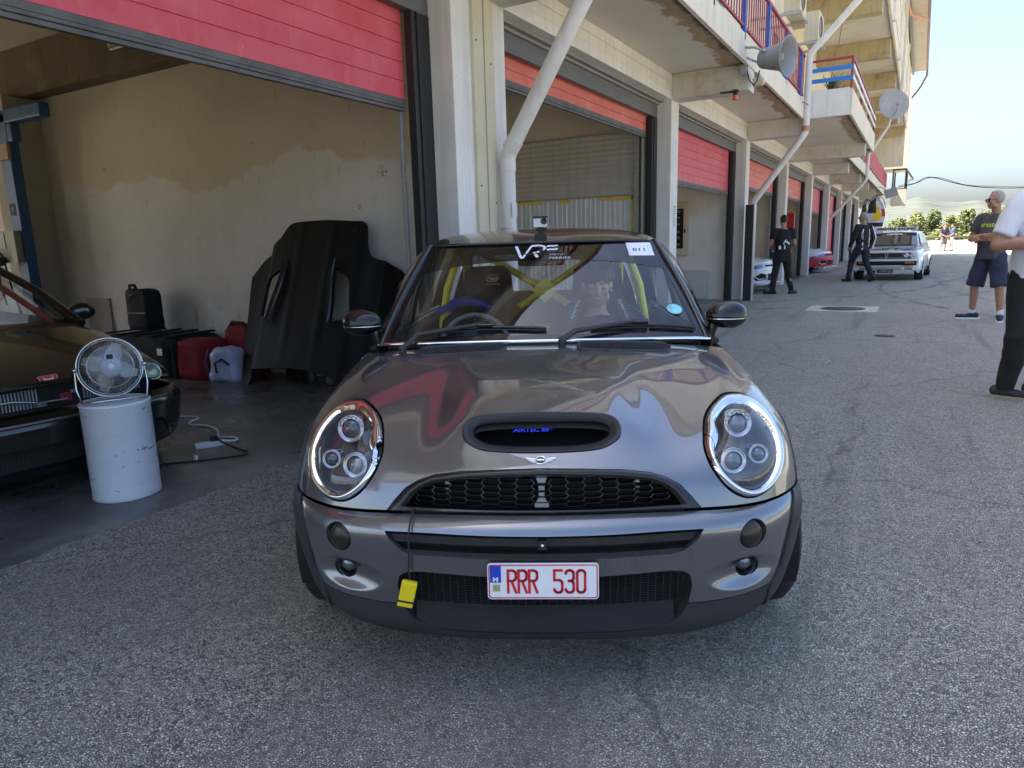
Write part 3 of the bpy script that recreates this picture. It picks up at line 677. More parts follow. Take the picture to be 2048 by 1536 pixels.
# plant on the balcony
pl = thing('potted_plant', 'spiky green plant behind the bright blue balcony bars', 'plant', (-1.72, 15.6, 3.75))
t = MB(); t.lathe([(0, 0), (.11, 0), (.14, .2), (.15, .24), (.13, .24), (.12, .2), (0, .2)], 18, (0, 0, 0)); t.build('pot', terracotta, pl)
leaf_g = pm('yucca_leaf', (.09, .13, .035), .5, var=.4, vs=3); rl_ = random.Random(5)
for k in range(26):
    a = rl_.uniform(0, 2*pi); e = rl_.uniform(.25, 1.35); Ln = rl_.uniform(.32, .5); d = Vector((cos(a)*cos(e), sin(a)*cos(e), sin(e))); sd_ = d.cross(Vector((0, 0, 1))).normalized()*.022
    b = Vector((0, 0, .24)); q = [b+d*Ln*f+Vector((0, 0, -.10*f*f*cos(e))) for f in (0, .35, .7, 1)]
    t = MB(); t.add([q[0]-sd_*.5, q[0]+sd_*.5, q[1]-sd_, q[1]+sd_, q[2]-sd_*.7, q[2]+sd_*.7, q[3]], [(0, 1, 3, 2), (2, 3, 5, 4), (4, 5, 6)]); t.build('leaf', leaf_g, pl)
# satellite dish on an arm
dh = thing('satellite_dish', 'grey satellite dish on a white arm above the far terrace', 'satellite dish', (-1.6, 25, 3.7))
dc = Vector((-1.03, 25.2, 5.12)); dax = Vector((.42, -.88, .2)).normalized()
t = MB(); t.lathe([(0, 0), (.15, .008), (.30, .03), (.44, .075), (.45, .082), (.44, .085), (.30, .042), (0, .012)], 36, dc, dax); t.build('dish', pm('dish_grey', (.36, .37, .37), .55, var=.1), dh, world=True)
t = MB(); t.tube([dc+Vector((-.02, 0, -.40)), dc+dax*.30+Vector((0, 0, -.26)), dc+dax*.42+Vector((0, 0, -.12))], .014, 6); t.lathe([(0, 0), (.03, 0), (.035, .09), (0, .1)], 12, dc+dax*.42+Vector((0, 0, -.12)), -dax); t.build('receiver_arm', galv, dh, world=True)
t = MB(); t.tube([(-1.60, 25.4, 3.75), (-1.12, 25.4, 4.55), (-1.05, 25.35, 5.0)], .05, 10); t.build('mast', pvc, dh, world=True)
# hanging cable loop and overhead cables
t = MB(); cp = [(-2.10, 21.0, 7.05), (-2.10, 20.3, 6.2), (-2.1, 19.4, 5.3), (-2.1, 18.4, 4.6), (-2.08, 17.2, 4.15), (-2.06, 15.9, 3.85), (-2.05, 15.0, 3.74), (-2.1, 14.7, 3.75)]
t.tube([tuple(p) for p in nspline(np.array(cp), 30)], .011, 6); o = t.build('loop_cable', pm('cable_grey', (.22, .20, .18), .6), None); tag(o, 'thin grey cable looping down from the upper floor past the blue balcony bars', 'cable')
t = MB()
cp = nspline(np.array([(-1.3, 46.5, 3.9), (-.4, 46, 4.05), (.3, 46, 4.28), (1.6, 46, 3.85), (4.2, 46, 3.48), (9, 46, 3.5)]), 40); t.tube([tuple(p) for p in cp], .022, 6)
t.tube([(p[0], p[1], p[2]+.05+.03*sin(i*.7)) for i, p in enumerate(cp)], .014, 6); o = t.build('overhead_cable', soft_black, None); tag(o, 'dark overhead cable crossing the sky from the far end of the building', 'cable')
fl2 = thing('floodlight', 'grey square floodlight hanging at the far end of the red panelled terrace', 'floodlight', (-1.6, 40, 3.0))
t = MB(); t.obox((-1.42, 40, 3.28), ((.9, 0, .3), (0, 1, 0), (-.3, 0, .9)), (.30, .12, .22), 0, .02); t.build('lamp_body', grey_horn, fl2, world=True)
t = MB(); t.tube([(-1.95, 40, 3.6), (-1.6, 40, 3.4)], .03, 6); t.build('bracket', galv, fl2, world=True)
# manhole and iron lids in the lane
iron = pm('cast_iron', (.055, .045, .035), .7, var=.4, vs=30, bs=.4, bscale=60)
for (xx, yy, rr_, lb) in ((-1.10, 13.55, .34, 'round iron manhole cover set in a pale cement patch in the lane'), (-.30, 9.95, .11, 'small dark iron lid in the lane, nearest the man with folded arms')):
    o = thing('manhole_cover', lb, 'manhole cover', (xx, yy, 0))
    t = MB(); t.lathe([(0, .009), (rr_*.93, .009), (rr_*.95, .005)], 36, (0, 0, 0)); t.build('lid', iron, o)
    t = MB(); t.lathe([(rr_*.96, .007), (rr_*1.06, .008), (rr_*1.08, .002)], 36, (0, 0, 0)); t.build('rim', iron, o)
    if rr_ > .3:
        t = MB(); 
        t.box(-.56, .56, -.52, .52, -.01, .0035); t.build('cement_collar', pm('cement_patch', (.50, .47, .40), .9, var=.15, vs=4, bs=.3, bscale=80), o)

# ================================================================== the grey hatchback
BON=[
 [(0,1.09,.868),(.2,1.085,.867),(.4,1.08,.861),(.55,1.09,.852),(.64,1.13,.842),(.71,1.18,.828),(.76,1.22,.815),(.79,1.27,.80)],
 [(0,.75,.828),(.2,.755,.827),(.4,.768,.820),(.55,.80,.814),(.665,.86,.808),(.752,.95,.79),(.80,1.08,.77),(.815,1.27,.745)],
 [(0,.45,.768),(.2,.46,.766),(.39,.48,.760),(.545,.515,.771),(.675,.57,.768),(.775,.70,.738),(.818,.95,.71),(.820,1.27,.68)],
 [(0,.21,.698),(.19,.22,.697),(.37,.243,.692),(.52,.27,.710),(.66,.33,.706),(.775,.48,.68),(.825,.80,.645),(.822,1.27,.61)],
 [(0,.10,.655),(.18,.106,.653),(.36,.126,.642),(.51,.152,.643),(.65,.215,.638),(.770,.38,.617),(.828,.75,.58),(.823,1.27,.55)],
 [(0,.062,.60),(.18,.069,.599),(.36,.093,.592),(.51,.118,.592),(.65,.188,.59),(.771,.35,.575),(.830,.73,.53),(.823,1.27,.52)],
 [(0,.05,.555),(.18,.057,.555),(.36,.080,.552),(.51,.104,.549),(.65,.172,.546),(.771,.335,.538),(.831,.71,.49),(.823,1.27,.49)],
]
BUM=[
 [(0,.045,.548),(.18,.051,.548),(.36,.074,.545),(.51,.098,.542),(.65,.167,.539),(.770,.330,.532),(.83,.70,.485),(.823,1.27,.485)],
 [(0,.005,.532),(.18,.012,.532),(.36,.037,.530),(.51,.065,.528),(.652,.142,.525),(.774,.315,.517),(.832,.69,.47),(.824,1.27,.47)],
 [(0,-.012,.495),(.18,-.005,.495),(.36,.020,.494),(.51,.049,.492),(.654,.128,.489),(.777,.305,.483),(.833,.67,.43),(.824,1.27,.44)],
 [(0,-.006,.43),(.18,.001,.43),(.36,.026,.43),(.51,.055,.43),(.654,.133,.43),(.775,.308,.425),(.832,.67,.38),(.824,1.27,.39)],
 [(0,.004,.35),(.18,.010,.35),(.36,.035,.35),(.508,.064,.35),(.648,.142,.35),(.766,.315,.35),(.830,.67,.32),(.823,1.27,.32)],
 [(0,.014,.28),(.18,.020,.28),(.36,.045,.28),(.504,.074,.281),(.640,.150,.282),(.752,.320,.285),(.826,.67,.27),(.822,1.27,.26)],
 [(0,.022,.215),(.18,.027,.215),(.36,.051,.216),(.498,.080,.219),(.627,.156,.226),(.735,.322,.238),(.82,.67,.22),(.82,1.27,.20)],
 [(0,.055,.174),(.18,.059,.174),(.36,.080,.177),(.485,.108,.184),(.606,.182,.195),(.71,.336,.208),(.80,.67,.19),(.81,1.27,.17)],
]
WS=[
 [(0,1.095,.876),(.25,1.10,.8755),(.48,1.12,.872),(.675,1.175,.862)],
 [(0,1.385,1.085),(.236,1.39,1.0845),(.445,1.408,1.081),(.610,1.455,1.073)],
 [(0,1.695,1.268),(.22,1.70,1.2685),(.40,1.715,1.269),(.538,1.755,1.268)],
]

CA = radians(-27.2); CN = (-.807, 1.519, 0)
mini = thing('hatchback_car', 'dark grey compact hatchback with bonnet scoop and yellow roll cage, parked facing the camera', 'car', CN, -CA)
BU = np.linspace(0, len(BON)-1, 170); BV = np.linspace(0, 2*(len(BON[0])-1), 360)
def dimple(S, x0, z0, rx, rz, d):
    """press a soft hollow into a front-facing surface"""
    for s in (-1, 1):
        q = ((S[..., 0]*s-x0)/rx)**2+((S[..., 2]-z0)/rz)**2
        S[..., 1] += np.where((S[..., 0]*s > 0) & (S[..., 1] < .5), d*np.clip(1-q, 0, 1)**1.2, 0)
    return S
def scoop_bulge(S):
    x, y = np.abs(S[..., 0]), S[..., 1]
    wx = np.clip((.40-x)/.22, 0, 1); wx = wx**3*(wx*(6*wx-15)+10)
    r = np.clip((y-.12)/.19, 0, 1); r = r*r*(3-2*r); f = np.clip((.95-y)/.66, 0, 1); f = f**3*(f*(6*f-15)+10)
    S = S.copy(); S[..., 2] += .042*wx*r*f; return S
def bon(tu, tv): return scoop_bulge(surf(BON, tu, tv))
def bum(tu, tv):
    S = surf(BUM, tu, tv); S = dimple(S, .555, .362, .115, .052, .034); return S
SB = bon(BU, BV); SM = bum(np.linspace(0, len(BUM)-1, 130), BV)
HO = curve2([(.565, .763), (.517, .745), (.485, .72), (.468, .692), (.465, .672), (.473, .646), (.495, .613), (.527, .583), (.573, .563), (.622, .566), (.660, .584), (.688, .612), (.706, .644), (.714, .672), (.715, .700), (.706, .728), (.685, .75), (.657, .764), (.625, .769), (.595, .769)], 90, True)
HI = curve2([(.618, .753), (.584, .753), (.543, .740), (.520, .725), (.517, .712), (.508, .695), (.493, .679), (.490, .659), (.499, .637), (.523, .612), (.555, .591), (.586, .581), (.620, .587), (.649, .607), (.672, .634), (.684, .660), (.688, .685), (.683, .713), (.664, .738), (.642, .749)], 90, True)
def sym(h, extra): return [(-a, b) for a, b in h]+list(reversed([(a, b) for a, b in h[:-1]]))+extra
GO = [(.431, .551), (.407, .580), (.378, .610), (.342, .629), (.298, .642), (.22, .652), (.113, .657), (0, .659)]
GI = [(.380, .560), (.359, .588), (.338, .608), (.30, .625), (.212, .637), (.119, .642), (0, .645)]
gop = sym(GO, [(.44, .52), (-.44, .52)]); gip = sym(GI, [])
SCO = curve2([(0, .30), (.07, .30), (.13, .299), (.182, .295), (.216, .284), (.231, .262), (.231, .237), (.221, .212), (.194, .189), (.152, .172), (.07, .163), (0, .162), (-.07, .163), (-.152, .172), (-.194, .189), (-.221, .212), (-.231, .237), (-.231, .262), (-.216, .284), (-.182, .295), (-.13, .299), (-.07, .30)], 88, True)
SL = sym([(.430, .512), (.412, .483), (.379, .455), (.345, .446), (.30, .446), (.178, .445), (0, .444)], [(.3, .513), (0, .511), (-.3, .513)])
LO = sym([(.30, .215), (.37, .243), (.396, .286), (.405, .345), (.398, .378), (.377, .392), (.335, .396), (.24, .394), (.145, .391), (0, .389)], [(0, .208)])
WY, WZ, WR = .665, .285, .322            # front axle, arch radius
def arch(S): return np.hypot(S[..., 1]-WY, S[..., 2]-WZ)
def side(S): return np.abs(S[..., 0])
# --- bonnet with front wings
x, y, z = SB[..., 0], SB[..., 1], SB[..., 2]; ax_ = np.abs(x)
fh = -np.maximum(sdist(HO, x, z), sdist([(-a, b) for a, b in HO], x, z)); fh = np.where(y < .6, fh, .1)
fg = -sdist(gop, x, z); fg = np.where(y < .3, fg, .1)
fs = -sdist(SCO, x, y)
far_ = np.where((ax_ > .72), arch(SB)-.392, .1)
fcowl = 1.012-y+np.where(ax_ > .60, (ax_-.60)*1.7, 0)
panel(SB, np.minimum.reduce([fh-.004, fg-.002, fs-.001, far_-.002, fcowl]), .014, out=1).build('bonnet', paint, mini)
# cowl panel between bonnet and windscreen
panel(SB, np.where(np.abs(x) < .78, -fcowl-.006, -.1), .01).build('cowl_panel', paint, mini)
# added black backing that makes the panel gaps look dark
panel(SB, np.minimum.reduce([far_-.004, fh-.002, fs+.03, fcowl+.1, fg+.02]), 0, off=-.03).build('gap_dark_backing', deep_black, mini)
# --- bumper
x, y, z = SM[..., 0], SM[..., 1], SM[..., 2]; ax_ = np.abs(x)
seam = [(.735, .57), (.725, .535), (.711, .51), (.70, .45), (.690, .40), (.679, .334), (.660, .30), (.644, .275), (.637, .222), (.63, .15), (-1, .15)]
sz = np.array([p[1] for p in seam[:-1]])[::-1]; sx = np.array([p[0] for p in seam[:-1]])[::-1]
fse = np.interp(z, sz, sx)-ax_
fsl = -sdist(SL, x, z); flo = -sdist(LO, x, z)
fin = np.minimum(np.hypot(ax_-.572, z-.478)-.041, 1); fin = np.where(y < .5, fin, .1)
ffo = np.where(y < .5, np.hypot(ax_-.566, z-.368)-.031, .1)
lipz = .288+np.clip(ax_-.45, 0, 1)*.03
panel(SM, np.minimum.reduce([fse-.0015, fsl, flo, fin, ffo, z-lipz-.0015]), .014).build('bumper', paint, mini)
panel(SM, np.minimum.reduce([fse-.0015, flo, lipz-.0015-z]), .014).build('bumper_lip', black_plastic, mini)
panel(SM, np.minimum.reduce([np.minimum(far_ if far_.shape == z.shape else arch(SM)-.3, 1) if False else np.where(ax_ > .6, arch(SM)-WR, .1), fsl+.0, flo+.02, fin-.0, ffo-0]), 0, off=-.03).build('bumper_dark_backing', deep_black, mini)  # added black sheet behind the bumper to keep its gaps dark
# --- wheel-arch trims (both wings in one: each side its own part)
for s in (-1, 1):
    t = MB()
    fa = np.where(SM[..., 0]*s > .5, np.minimum(-fse-.0015, arch(SM)-WR), -1)
    fa = np.minimum(fa, np.where(SM[..., 1] > WY, .40-arch(SM), 1))
    p = panel(SM, fa, .03, off=.006); t.add(p.v, p.f, 0, True)
    xb = SB[..., 0]*s
    fa = np.where(xb > .6, np.minimum(.392-arch(SB), arch(SB)-WR), -1); fa = np.minimum(fa, np.where(SB[..., 1] < .20, -1, 1))
    p = panel(SB, fa, .03, off=.006); t.add(p.v, p.f, 0, True)
    t.build('wheel_arch_trim', black_plastic, mini)
# --- slot between the bumper bars: stepped black insert
def ysm(X, Z, S):
    d = (S[..., 0]-X)**2+(S[..., 2]-Z)**2; return S.reshape(-1, 3)[np.argmin(d)]
t = MB(); xs = np.linspace(-.44, .44, 45)
prof = [(.52, .012), (.503, .03), (.498, .020), (.478, .016), (.472, .034), (.462, .036), (.458, .012), (.436, .008)]
t.grid([[(X, ysm(X, .48, SM)[1]+d, Z) for X in xs] for Z, d in prof], 0, False)
t.build('bumper_insert', pm('insert_black', (.012, .012, .013), .42, var=.3, vs=12, rvar=.2, spec=.35), mini)
t = MB(); yb = ysm(0, .48, SM)[1]; t.box(-.012, .012, yb+.004, yb+.02, .472, .498, 0, .002); t.lathe([(.0, -.004), (.004, -.003), (.005, 0)], 10, (0, yb+.004, .485), (0, 1, 0), 1)
t.build('bracket', [soft_black, chrome], mini)
# --- round lamps in the bumper
for s in (-1, 1):
    c = ysm(.572*s, .478, SM); nrm = Vector((.42*s, -.9, .12)).normalized()
    t = MB(); P = Vector(c)
    ax2 = nrm; t.lathe([(.0, .004), (.015, .0035), (.028, .001), (.0365, -.004), (.038, -.012)], 32, P, ax2, 0)
    ind = t.build('indicator_lamp', pm('smoked_lens', (.016, .017, .014), .25, coat=.35, var=.4, spec=.25), mini)
    c = ysm(.566*s, .368, SM); P = Vector(c)+Vector((0, .012, 0))
    t = MB(); t.lathe([(.034, .012), (.033, .002), (.029, -.002), (.028, -.012)], 28, P, (.15*s, -1, .06), 0)
    t.build('fog_lamp', gloss_black, mini)
    t = MB(); t.lathe([(0, .006), (.012, .004), (.021, -.002), (.026, -.010)], 24, P, (.15*s, -1, .06), 0); t.build('lens', pm('fog_lens', (.16, .18, .22), .06, coat=1, metal=.6), mini)
# --- lower intake: recessed surround with honeycomb
def hexmesh(S, xr, zr, px, pz, inside, off, w, depth, name, mat, parent):
    """honeycomb of wide cells: straight bars, diagonal links, on the surface y(x, z)+off"""
    segs = []
    nx = int((xr[1]-xr[0])/px)+2; nz = int((zr[1]-zr[0])/pz)+2
    for i in range(nx):
        for j in range(nz):
            xc = xr[0]+i*px; zc = zr[0]+(j+(i % 2)*.5)*pz
            a, b = (xc-px*.40, zc), (xc+px*.40, zc); segs.append((a, b))
            c = (xc+px*.6, zc+pz*.5); d = (xc+px*.6, zc-pz*.5); segs += [(b, c), (b, d)]
    t = MB(); T = S.reshape(-1, 3)[::1]
    sel = T[(T[:, 0] > xr[0]-.02) & (T[:, 0] < xr[1]+.02) & (T[:, 2] > zr[0]-.03) & (T[:, 2] < zr[1]+.03) & (T[:, 1] < .3)]
    # y as a smooth function of (x, z): quadratic fit
    A = np.stack([np.ones(len(sel)), sel[:, 0]**2, sel[:, 0]**4, sel[:, 2], sel[:, 2]**2], 1); k = np.linalg.lstsq(A, sel[:, 1], rcond=None)[0]
    Y = lambda X, Z: float(k @ np.array([1, X*X, X**4, Z, Z*Z]))+off
    for a, b in segs:
        m = ((a[0]+b[0])/2, (a[1]+b[1])/2)
        if not inside(*m): continue
        d = Vector((b[0]-a[0], 0, b[1]-a[1])); l = d.length; d.normalize(); nn = Vector((-d.z, 0, d.x))*w/2
        vs = []
        for p in (a, b):
            q = Vector((p[0], Y(*p), p[1]))
            vs += [q+nn*.6, q-nn*.6, q-nn+Vector((0, depth, 0)), q+nn+Vector((0, depth, 0))]
        t.add(vs, [(0, 4, 5, 1), (1, 5, 6, 2), (0, 3, 7, 4), (0, 1, 2, 3), (7, 6, 5, 4)], 0)
    return t.build(name, mat, parent, kind='stuff'), Y
def inpoly(poly, mrg=0):
    P = np.asarray(poly, float)
    return lambda a, b: float(sdist(P, np.array([a]), np.array([b]))[0]) > mrg
t = MB(); rows = []
lo = np.array(curve2(LO, 120, True)); cen = np.array([0, .315])
for sc, d in ((1.0, .008), (.985, .03), (.93, .046), (0.9, .05)):
    rows.append([(cen[0]+(a-cen[0])*sc, ysm(a, b, SM)[1]+d, cen[1]+(b-cen[1])*sc) for a, b in lo])
t.grid(rows, 0, True, cv=True)
last = rows[-1]; t.add(last, [tuple(range(len(last)))], 0)
t.build('intake_surround', soft_black, mini)
t = MB(); t.grid([[(X, ysm(X, .34, SM)[1]+.047, Z) for X in np.linspace(-.39, .39, 24)] for Z in (.28, .34, .395)], 0, True); t.build('intake_back', deep_black, mini)
hexmesh(SM, (-.395, .395), (.287, .390), .021, .0078, inpoly(LO, .012), .028, .0016, .012, 'intake_mesh', black_plastic, mini)
t = MB(); t.grid([[(X, ysm(X, .3, SM)[1]+d, Z) for X in np.linspace(-.36, .36, 30)] for Z, d in ((.287, .03), (.262, .024), (.238, .012), (.218, .006))], 0, True)
t.build('intake_ramp', pm('intake_black', (.012, .012, .013), .6, var=.3, vs=10, spec=.3), mini)
# --- upper grille
xg, zg = SB[..., 0], SB[..., 2]; nearf = SB[..., 1] < .3
gl_u = np.linspace(3.2, len(BON)-1, 110); gl_v = np.linspace(2.5, 2*(len(BON[0])-1)-2.5, 320); SG = bon(gl_u, gl_v)
f = np.minimum(sdist(gop, SG[..., 0], SG[..., 2]), -sdist(gip, SG[..., 0], SG[..., 2])); f = np.where(SG[..., 1] < .3, f, -1)
a_, b_ = np.clip(sdist(gop, SG[..., 0], SG[..., 2]), 0, 1), np.clip(-sdist(gip, SG[..., 0], SG[..., 2]), 0, 1)
tt = a_/(a_+b_+1e-6); SG2 = SG+normals(SG)*(.008*np.sin(pi*np.clip(tt, 0, 1)))[..., None]
panel(SG2, np.minimum(f, SG[..., 2]-.549), .018, off=.001).build('grille_surround', gloss_black, mini)
gm, gY = hexmesh(SB, (-.37, .37), (.566, .648), .0462, .0150, inpoly(sym([(.376, .561)]+GI[1:], []), -.002), .012, .0028, .018, 'grille_mesh', gloss_black, mini)
t = MB(); t.grid([[(X, gY(X, .6)+.05, Z) for X in np.linspace(-.45, .45, 20)] for Z in (.50, .58, .66)], 0, True); t.build('radiator', deep_black, mini)
t = MB()
for z0, z1, w0, w1 in ((.632, .645, .010, .014), (.612, .624, .008, .0075), (.596, .606, .0075, .008), (.580, .592, .015, .008), (.566, .577, .019, .019)):
    yy = gY(0, .6)-.004
    t.prism([(-w0, z0), (w0, z0), (w1, z1), (-w1, z1)], lambda a, b, d: (a, yy+d+(.6-b)*-.15, b), 0, .02)
t.build('grille_catch', pm('dark_aluminium', (.20, .21, .23), .35, metal=.8), mini)
for s in (-1, 1):
    t = MB()
    for z0 in (.588, .602, .617): t.box(s*.262-.006, s*.262+.006, gY(.26, .6)+.02, gY(.26, .6)+.026, z0, z0+.008, 0)
    t.build('grille_clip', satin_metal, mini)
# --- headlights
ring_metal = pm('ring_metal', (.50, .52, .55), .16, metal=1, var=.05)
for s in (-1, 1):
    cv = (len(BON[0])-1)
    lv = np.linspace(cv+2.3, cv+5.6, 130) if s > 0 else np.linspace(cv-5.6, cv-2.3, 130)
    SH = bon(np.linspace(1.6, 6, 150), lv); X, Y, Z = SH[..., 0]*s, SH[..., 1], SH[..., 2]; Nn = normals(SH)
    so, si = sdist(HO, X, Z), sdist(HI, X, Z); so = np.where(Y < .62, so, -1); si = np.where(Y < .62, si, -1)
    hole = np.hypot((X-.462)/.030, (Z-.679)/.028)-1; hole = hole*.028
    tt = np.clip(so, 0, 1)/(np.clip(so, 0, 1)+np.clip(-si, 0, 1)+1e-6)
    S2 = SH+Nn*(.002+.014*np.sin(pi*np.clip(tt, 0, 1))**.8)[..., None]
    hl = panel(S2, np.minimum.reduce([so-.001, -si, hole-.0008]), .014).build('headlight', chrome, mini)
    fcap = np.minimum(-hole-.0008, so-.001)
    if s > 0: panel(S2, np.minimum(fcap, -si), .01).build('washer_cap', chrome, hl)
    else:
        inner = np.minimum(-(np.hypot((X-.470)/.017, (Z-.678)/.021)-1)*.017, so-.002)
        panel(S2, np.minimum.reduce([fcap, -inner, -si]), .014).build('cap_rim', chrome, hl)
        panel(SH, inner, .002, off=-.008).build('cap_recess', deep_black, hl)
    panel(SH, si-.0005, -.066, off=-.062).build('lamp_bucket', pm('bucket_black', (.09, .095, .105), .35, coat=.3), hl)
    S3 = SH+Nn*(.003+.022*(1-np.exp(-np.clip(si, 0, 1)/.03)))[..., None]
    panel(S3, si-.001, 0).build('lamp_cover', lamp_glass, hl)
    def at(px, pz, dep):
        i = np.unravel_index(np.argmin((X-px)**2+(Z-pz)**2), X.shape); return Vector(SH[i])+Vector((0, dep, -dep*.2))
    for (px, pz, r1, r2, dep) in ((.590, .724, .043, .031, .018), (.540, .655, .037, .027, .006), (.622, .659, .029, .022, .010)):
        c = at(px, pz, dep); axd = Vector((.10*s, -1, .22)).normalized()
        t = MB()
        t.lathe([(r1, -.03), (r1, .0), (r1*.985, .0035), (r1*.95, .004), (r1*.90, .002), (r2*1.08, -.002), (r2*1.04, .003), (r2, .004), (r2*.94, .001), (r2*.9, -.015)], 36, c, axd, 0)
        if r1 > .04:
            for k in range(7):
                a = radians(15+k*25); u = axd.cross(Vector((0, 0, 1))).normalized(); w = u.cross(axd); q = c+(u*cos(a)+w*sin(a))*r1*.86
                t.lathe([(0, .005), (.003, .005), (.0035, 0)], 8, q, axd, 1)
        ring = t.build('lamp_ring', [ring_metal, satin_metal], hl)
        t = MB(); t.lathe([(0, .012), (r2*.35, .0105), (r2*.65, .006), (r2*.88, -.002), (r2*.93, -.010)], 32, c, axd, 0); t.build('projector_lens', pm('projector', (.10, .12, .14), .04, coat=1, metal=.35, var=.2), hl)
# --- bonnet scoop
t = MB(); base = []
for a, b in SCO:
    i = np.unravel_index(np.argmin((SB[..., 0]-a)**2+(SB[..., 1]-b)**2), (SB.shape[0], SB.shape[1])); q = SB[i]
    hh = np.clip((b-.162)/.138, 0, 1)
    base.append((a, b, q[2], hh))
B_ = np.array(base)
# smooth height along the outline
zz = B_[:, 2].copy()
for _ in range(6): zz = (np.roll(zz, 1)+zz*2+np.roll(zz, -1))/4
def scl(sx, s0, s1, push, lift=0):
    out = []
    for (a, b, q, hh), z0 in zip(base, zz):
        h2 = s0+(s1-s0)*hh; yb, zb = .162+.138*h2, .684+(zz.max()-.684)*h2
        if s0 == 0 and s1 == 1: yb, zb = b, z0
        out.append((a*sx, yb+push*.9, zb-push*.35+lift))
    return out
ringr = [scl(1, 0, 1, 0, .001), scl(.995, .0, 1, 0, .006), scl(.975, .03, .97, 0, .006), scl(.93, .10, .93, .010), scl(.885, .15, .83, .020), scl(.87, .18, .81, .030)]
t.grid(ringr, 0, True, cv=True)
t.build('bonnet_scoop', black_plastic, mini)
t = MB(); t.grid([ringr[-1], scl(.865, .22, .80, .07), scl(.86, .33, .78, .16)], 0, True, cv=True); w_ = scl(.86, .33, .78, .16); t.add(w_, [tuple(range(len(w_)))], 0); t.build('scoop_duct', deep_black, mini)
t = MB(); blue_print = pm('blue_print', (.01, .04, .75), .4, var=.05)
text(t, 'AIRTEC', .02, (-.045, .285, .7225), (1, 0, 0), (0, .45, .9), 0, fit=(.078, .0125), bold=.0004)
t.box(.0, .022, .2845, .2855, .717, .728); t.box(.022, .034, .2847, .2853, .7260, .7268); t.box(.022, .034, .2847, .2853, .7218, .7224)
t.build('lettering', blue_print, mini)
# --- winged badge
t = MB(); bc = Vector((-.002, .134, .674)); bn = Vector((0, -.45, .9)).normalized(); bx = Vector((1, 0, 0)); by = bn.cross(bx)
bp = lambda a, b, d: tuple(bc+bx*a+by*b+bn*d)
for s in (-1, 1):
    wing = [(.012, .007), (.043, .0105), (.040, .006), (.036, .004), (.034, .0), (.030, -.002), (.027, -.006), (.022, -.007), (.012, -.010)]
    t.prism([(s*a, b) for a, b in wing], bp, -.004, .002)
    for k in range(4): t.prism([(s*.013, .0055-k*.004), (s*(.0395-k*.004), .0068-k*.0038), (s*(.0395-k*.004), .0061-k*.0038), (s*.013, .0048-k*.004)], bp, .002, .0028, 1)
t.lathe([(.0165, -.004), (.0165, .002), (.0155, .0038), (.0135, .0035), (.013, .002)], 30, bc, bn, 0)
t.lathe([(.0132, .002), (0, .003)], 30, bc, bn, 1)
text(t, 'MINI', .01, bc+bn*.0032, bx, by, 0, fit=(.0205, .0062), bold=.0004)
t.build('winged_badge', [chrome, gloss_black], mini)
# --- windscreen, wipers, cowl vents
WSG = surf(WS, 60, 110); wsn = normals(WSG)
def wsp(px, v, off=0.):
    r = nspline(np.array(surf(WS, np.array([v*2.]), 401))[0], 401); i = np.argmin(abs(r[:, 0]-px)); q = Vector(r[i])
    n = Vector((px*.25, -.56, .83)).normalized(); return q+n*off
m = MB(); m.grid(WSG, 0, True); wsc = m.build('windscreen', glass, mini)
def wpatch(fn, off, name, mat, parent):
    nrm = np.where((wsn[..., 2:3] < 0), -wsn, wsn)
    vv = np.linspace(0, 1, 60)[:, None]+0*WSG[..., 0]
    return panel(WSG+nrm*off, fn(WSG[..., 0], vv), 0).build(name, mat, parent)
ew = lambda v: np.interp(v, [0, .5, 1], [.675, .610, .538])
wpatch(lambda X, V: np.maximum.reduce([.055-V, np.abs(X)-ew(V)+.022, V-.985])+0*X, .0012, 'screen_edge_band', gloss_black, wsc)
wpatch(lambda X, V: np.minimum(V-(.785-.42*np.clip(np.abs(X)-.05, 0, 1)**2*1.1), .99-V), .0016, 'dark_glass_band', screen_top_strip, wsc)
# chrome moulding under the screen
t = MB(); crv = nspline(np.array([(-.70, 1.19, .858), (-.6, 1.14, .868), (-.35, 1.10, .874), (0, 1.085, .8765), (.35, 1.10, .874), (.6, 1.14, .868), (.70, 1.19, .858)]), 50)
t.tube([(a, b-.008, c+.004) for a, b, c in crv], [.003]+[.0075]*48+[.003], 8); t.build('screen_moulding', chrome, mini)
def cowl_z(X, Yv):
    i = np.argmin((SB[..., 0]-X)**2+(SB[..., 1]-Yv)**2); return SB.reshape(-1, 3)[i][2]
for (x0, x1, yy) in ((-.497, -.139, 1.0), (.138, .505, 1.0)):
    t = MB(); n = 46; hw = .037; ol = []
    for k in range(n):
        a = 2*pi*k/n; cxx = (x1-hw if cos(a) > 0 else x0+hw); ol.append((cxx+hw*cos(a), yy+hw*1.0*sin(a)))
    ct_ = lambda b: .005+.017*np.clip((b-yy+hw)/(2*hw), 0, 1)
    P = [[(a+(((x0+x1)/2)-a)*q*.03, yy+(b-yy)*(1-q*.22), cowl_z(a, yy)+(b-yy)*.10+ct_(yy+(b-yy)*(1-q*.22))+h) for a, b in ol] for q, h in ((0, -.03), (0, .0), (.5, .003), (1, .0), (1, -.005))]
    t.grid(P, 0, True, cv=True); t.add(P[-1], [tuple(range(n))], 0)
    nx = 34
    for i in range(nx):
        for j in range(5):
            X = x0+.02+(x1-x0-.04)*i/(nx-1)+(j % 2)*.005; Yv = yy-.021+j*.0105
            if X > x1-.015: continue
            t.ell((X, Yv, cowl_z(X, yy)+(Yv-yy)*.10+ct_(Yv)-.001), (.0044, .0040, .0040), 0, 4, 6)
    t.build('cowl_vent', black_plastic, mini)
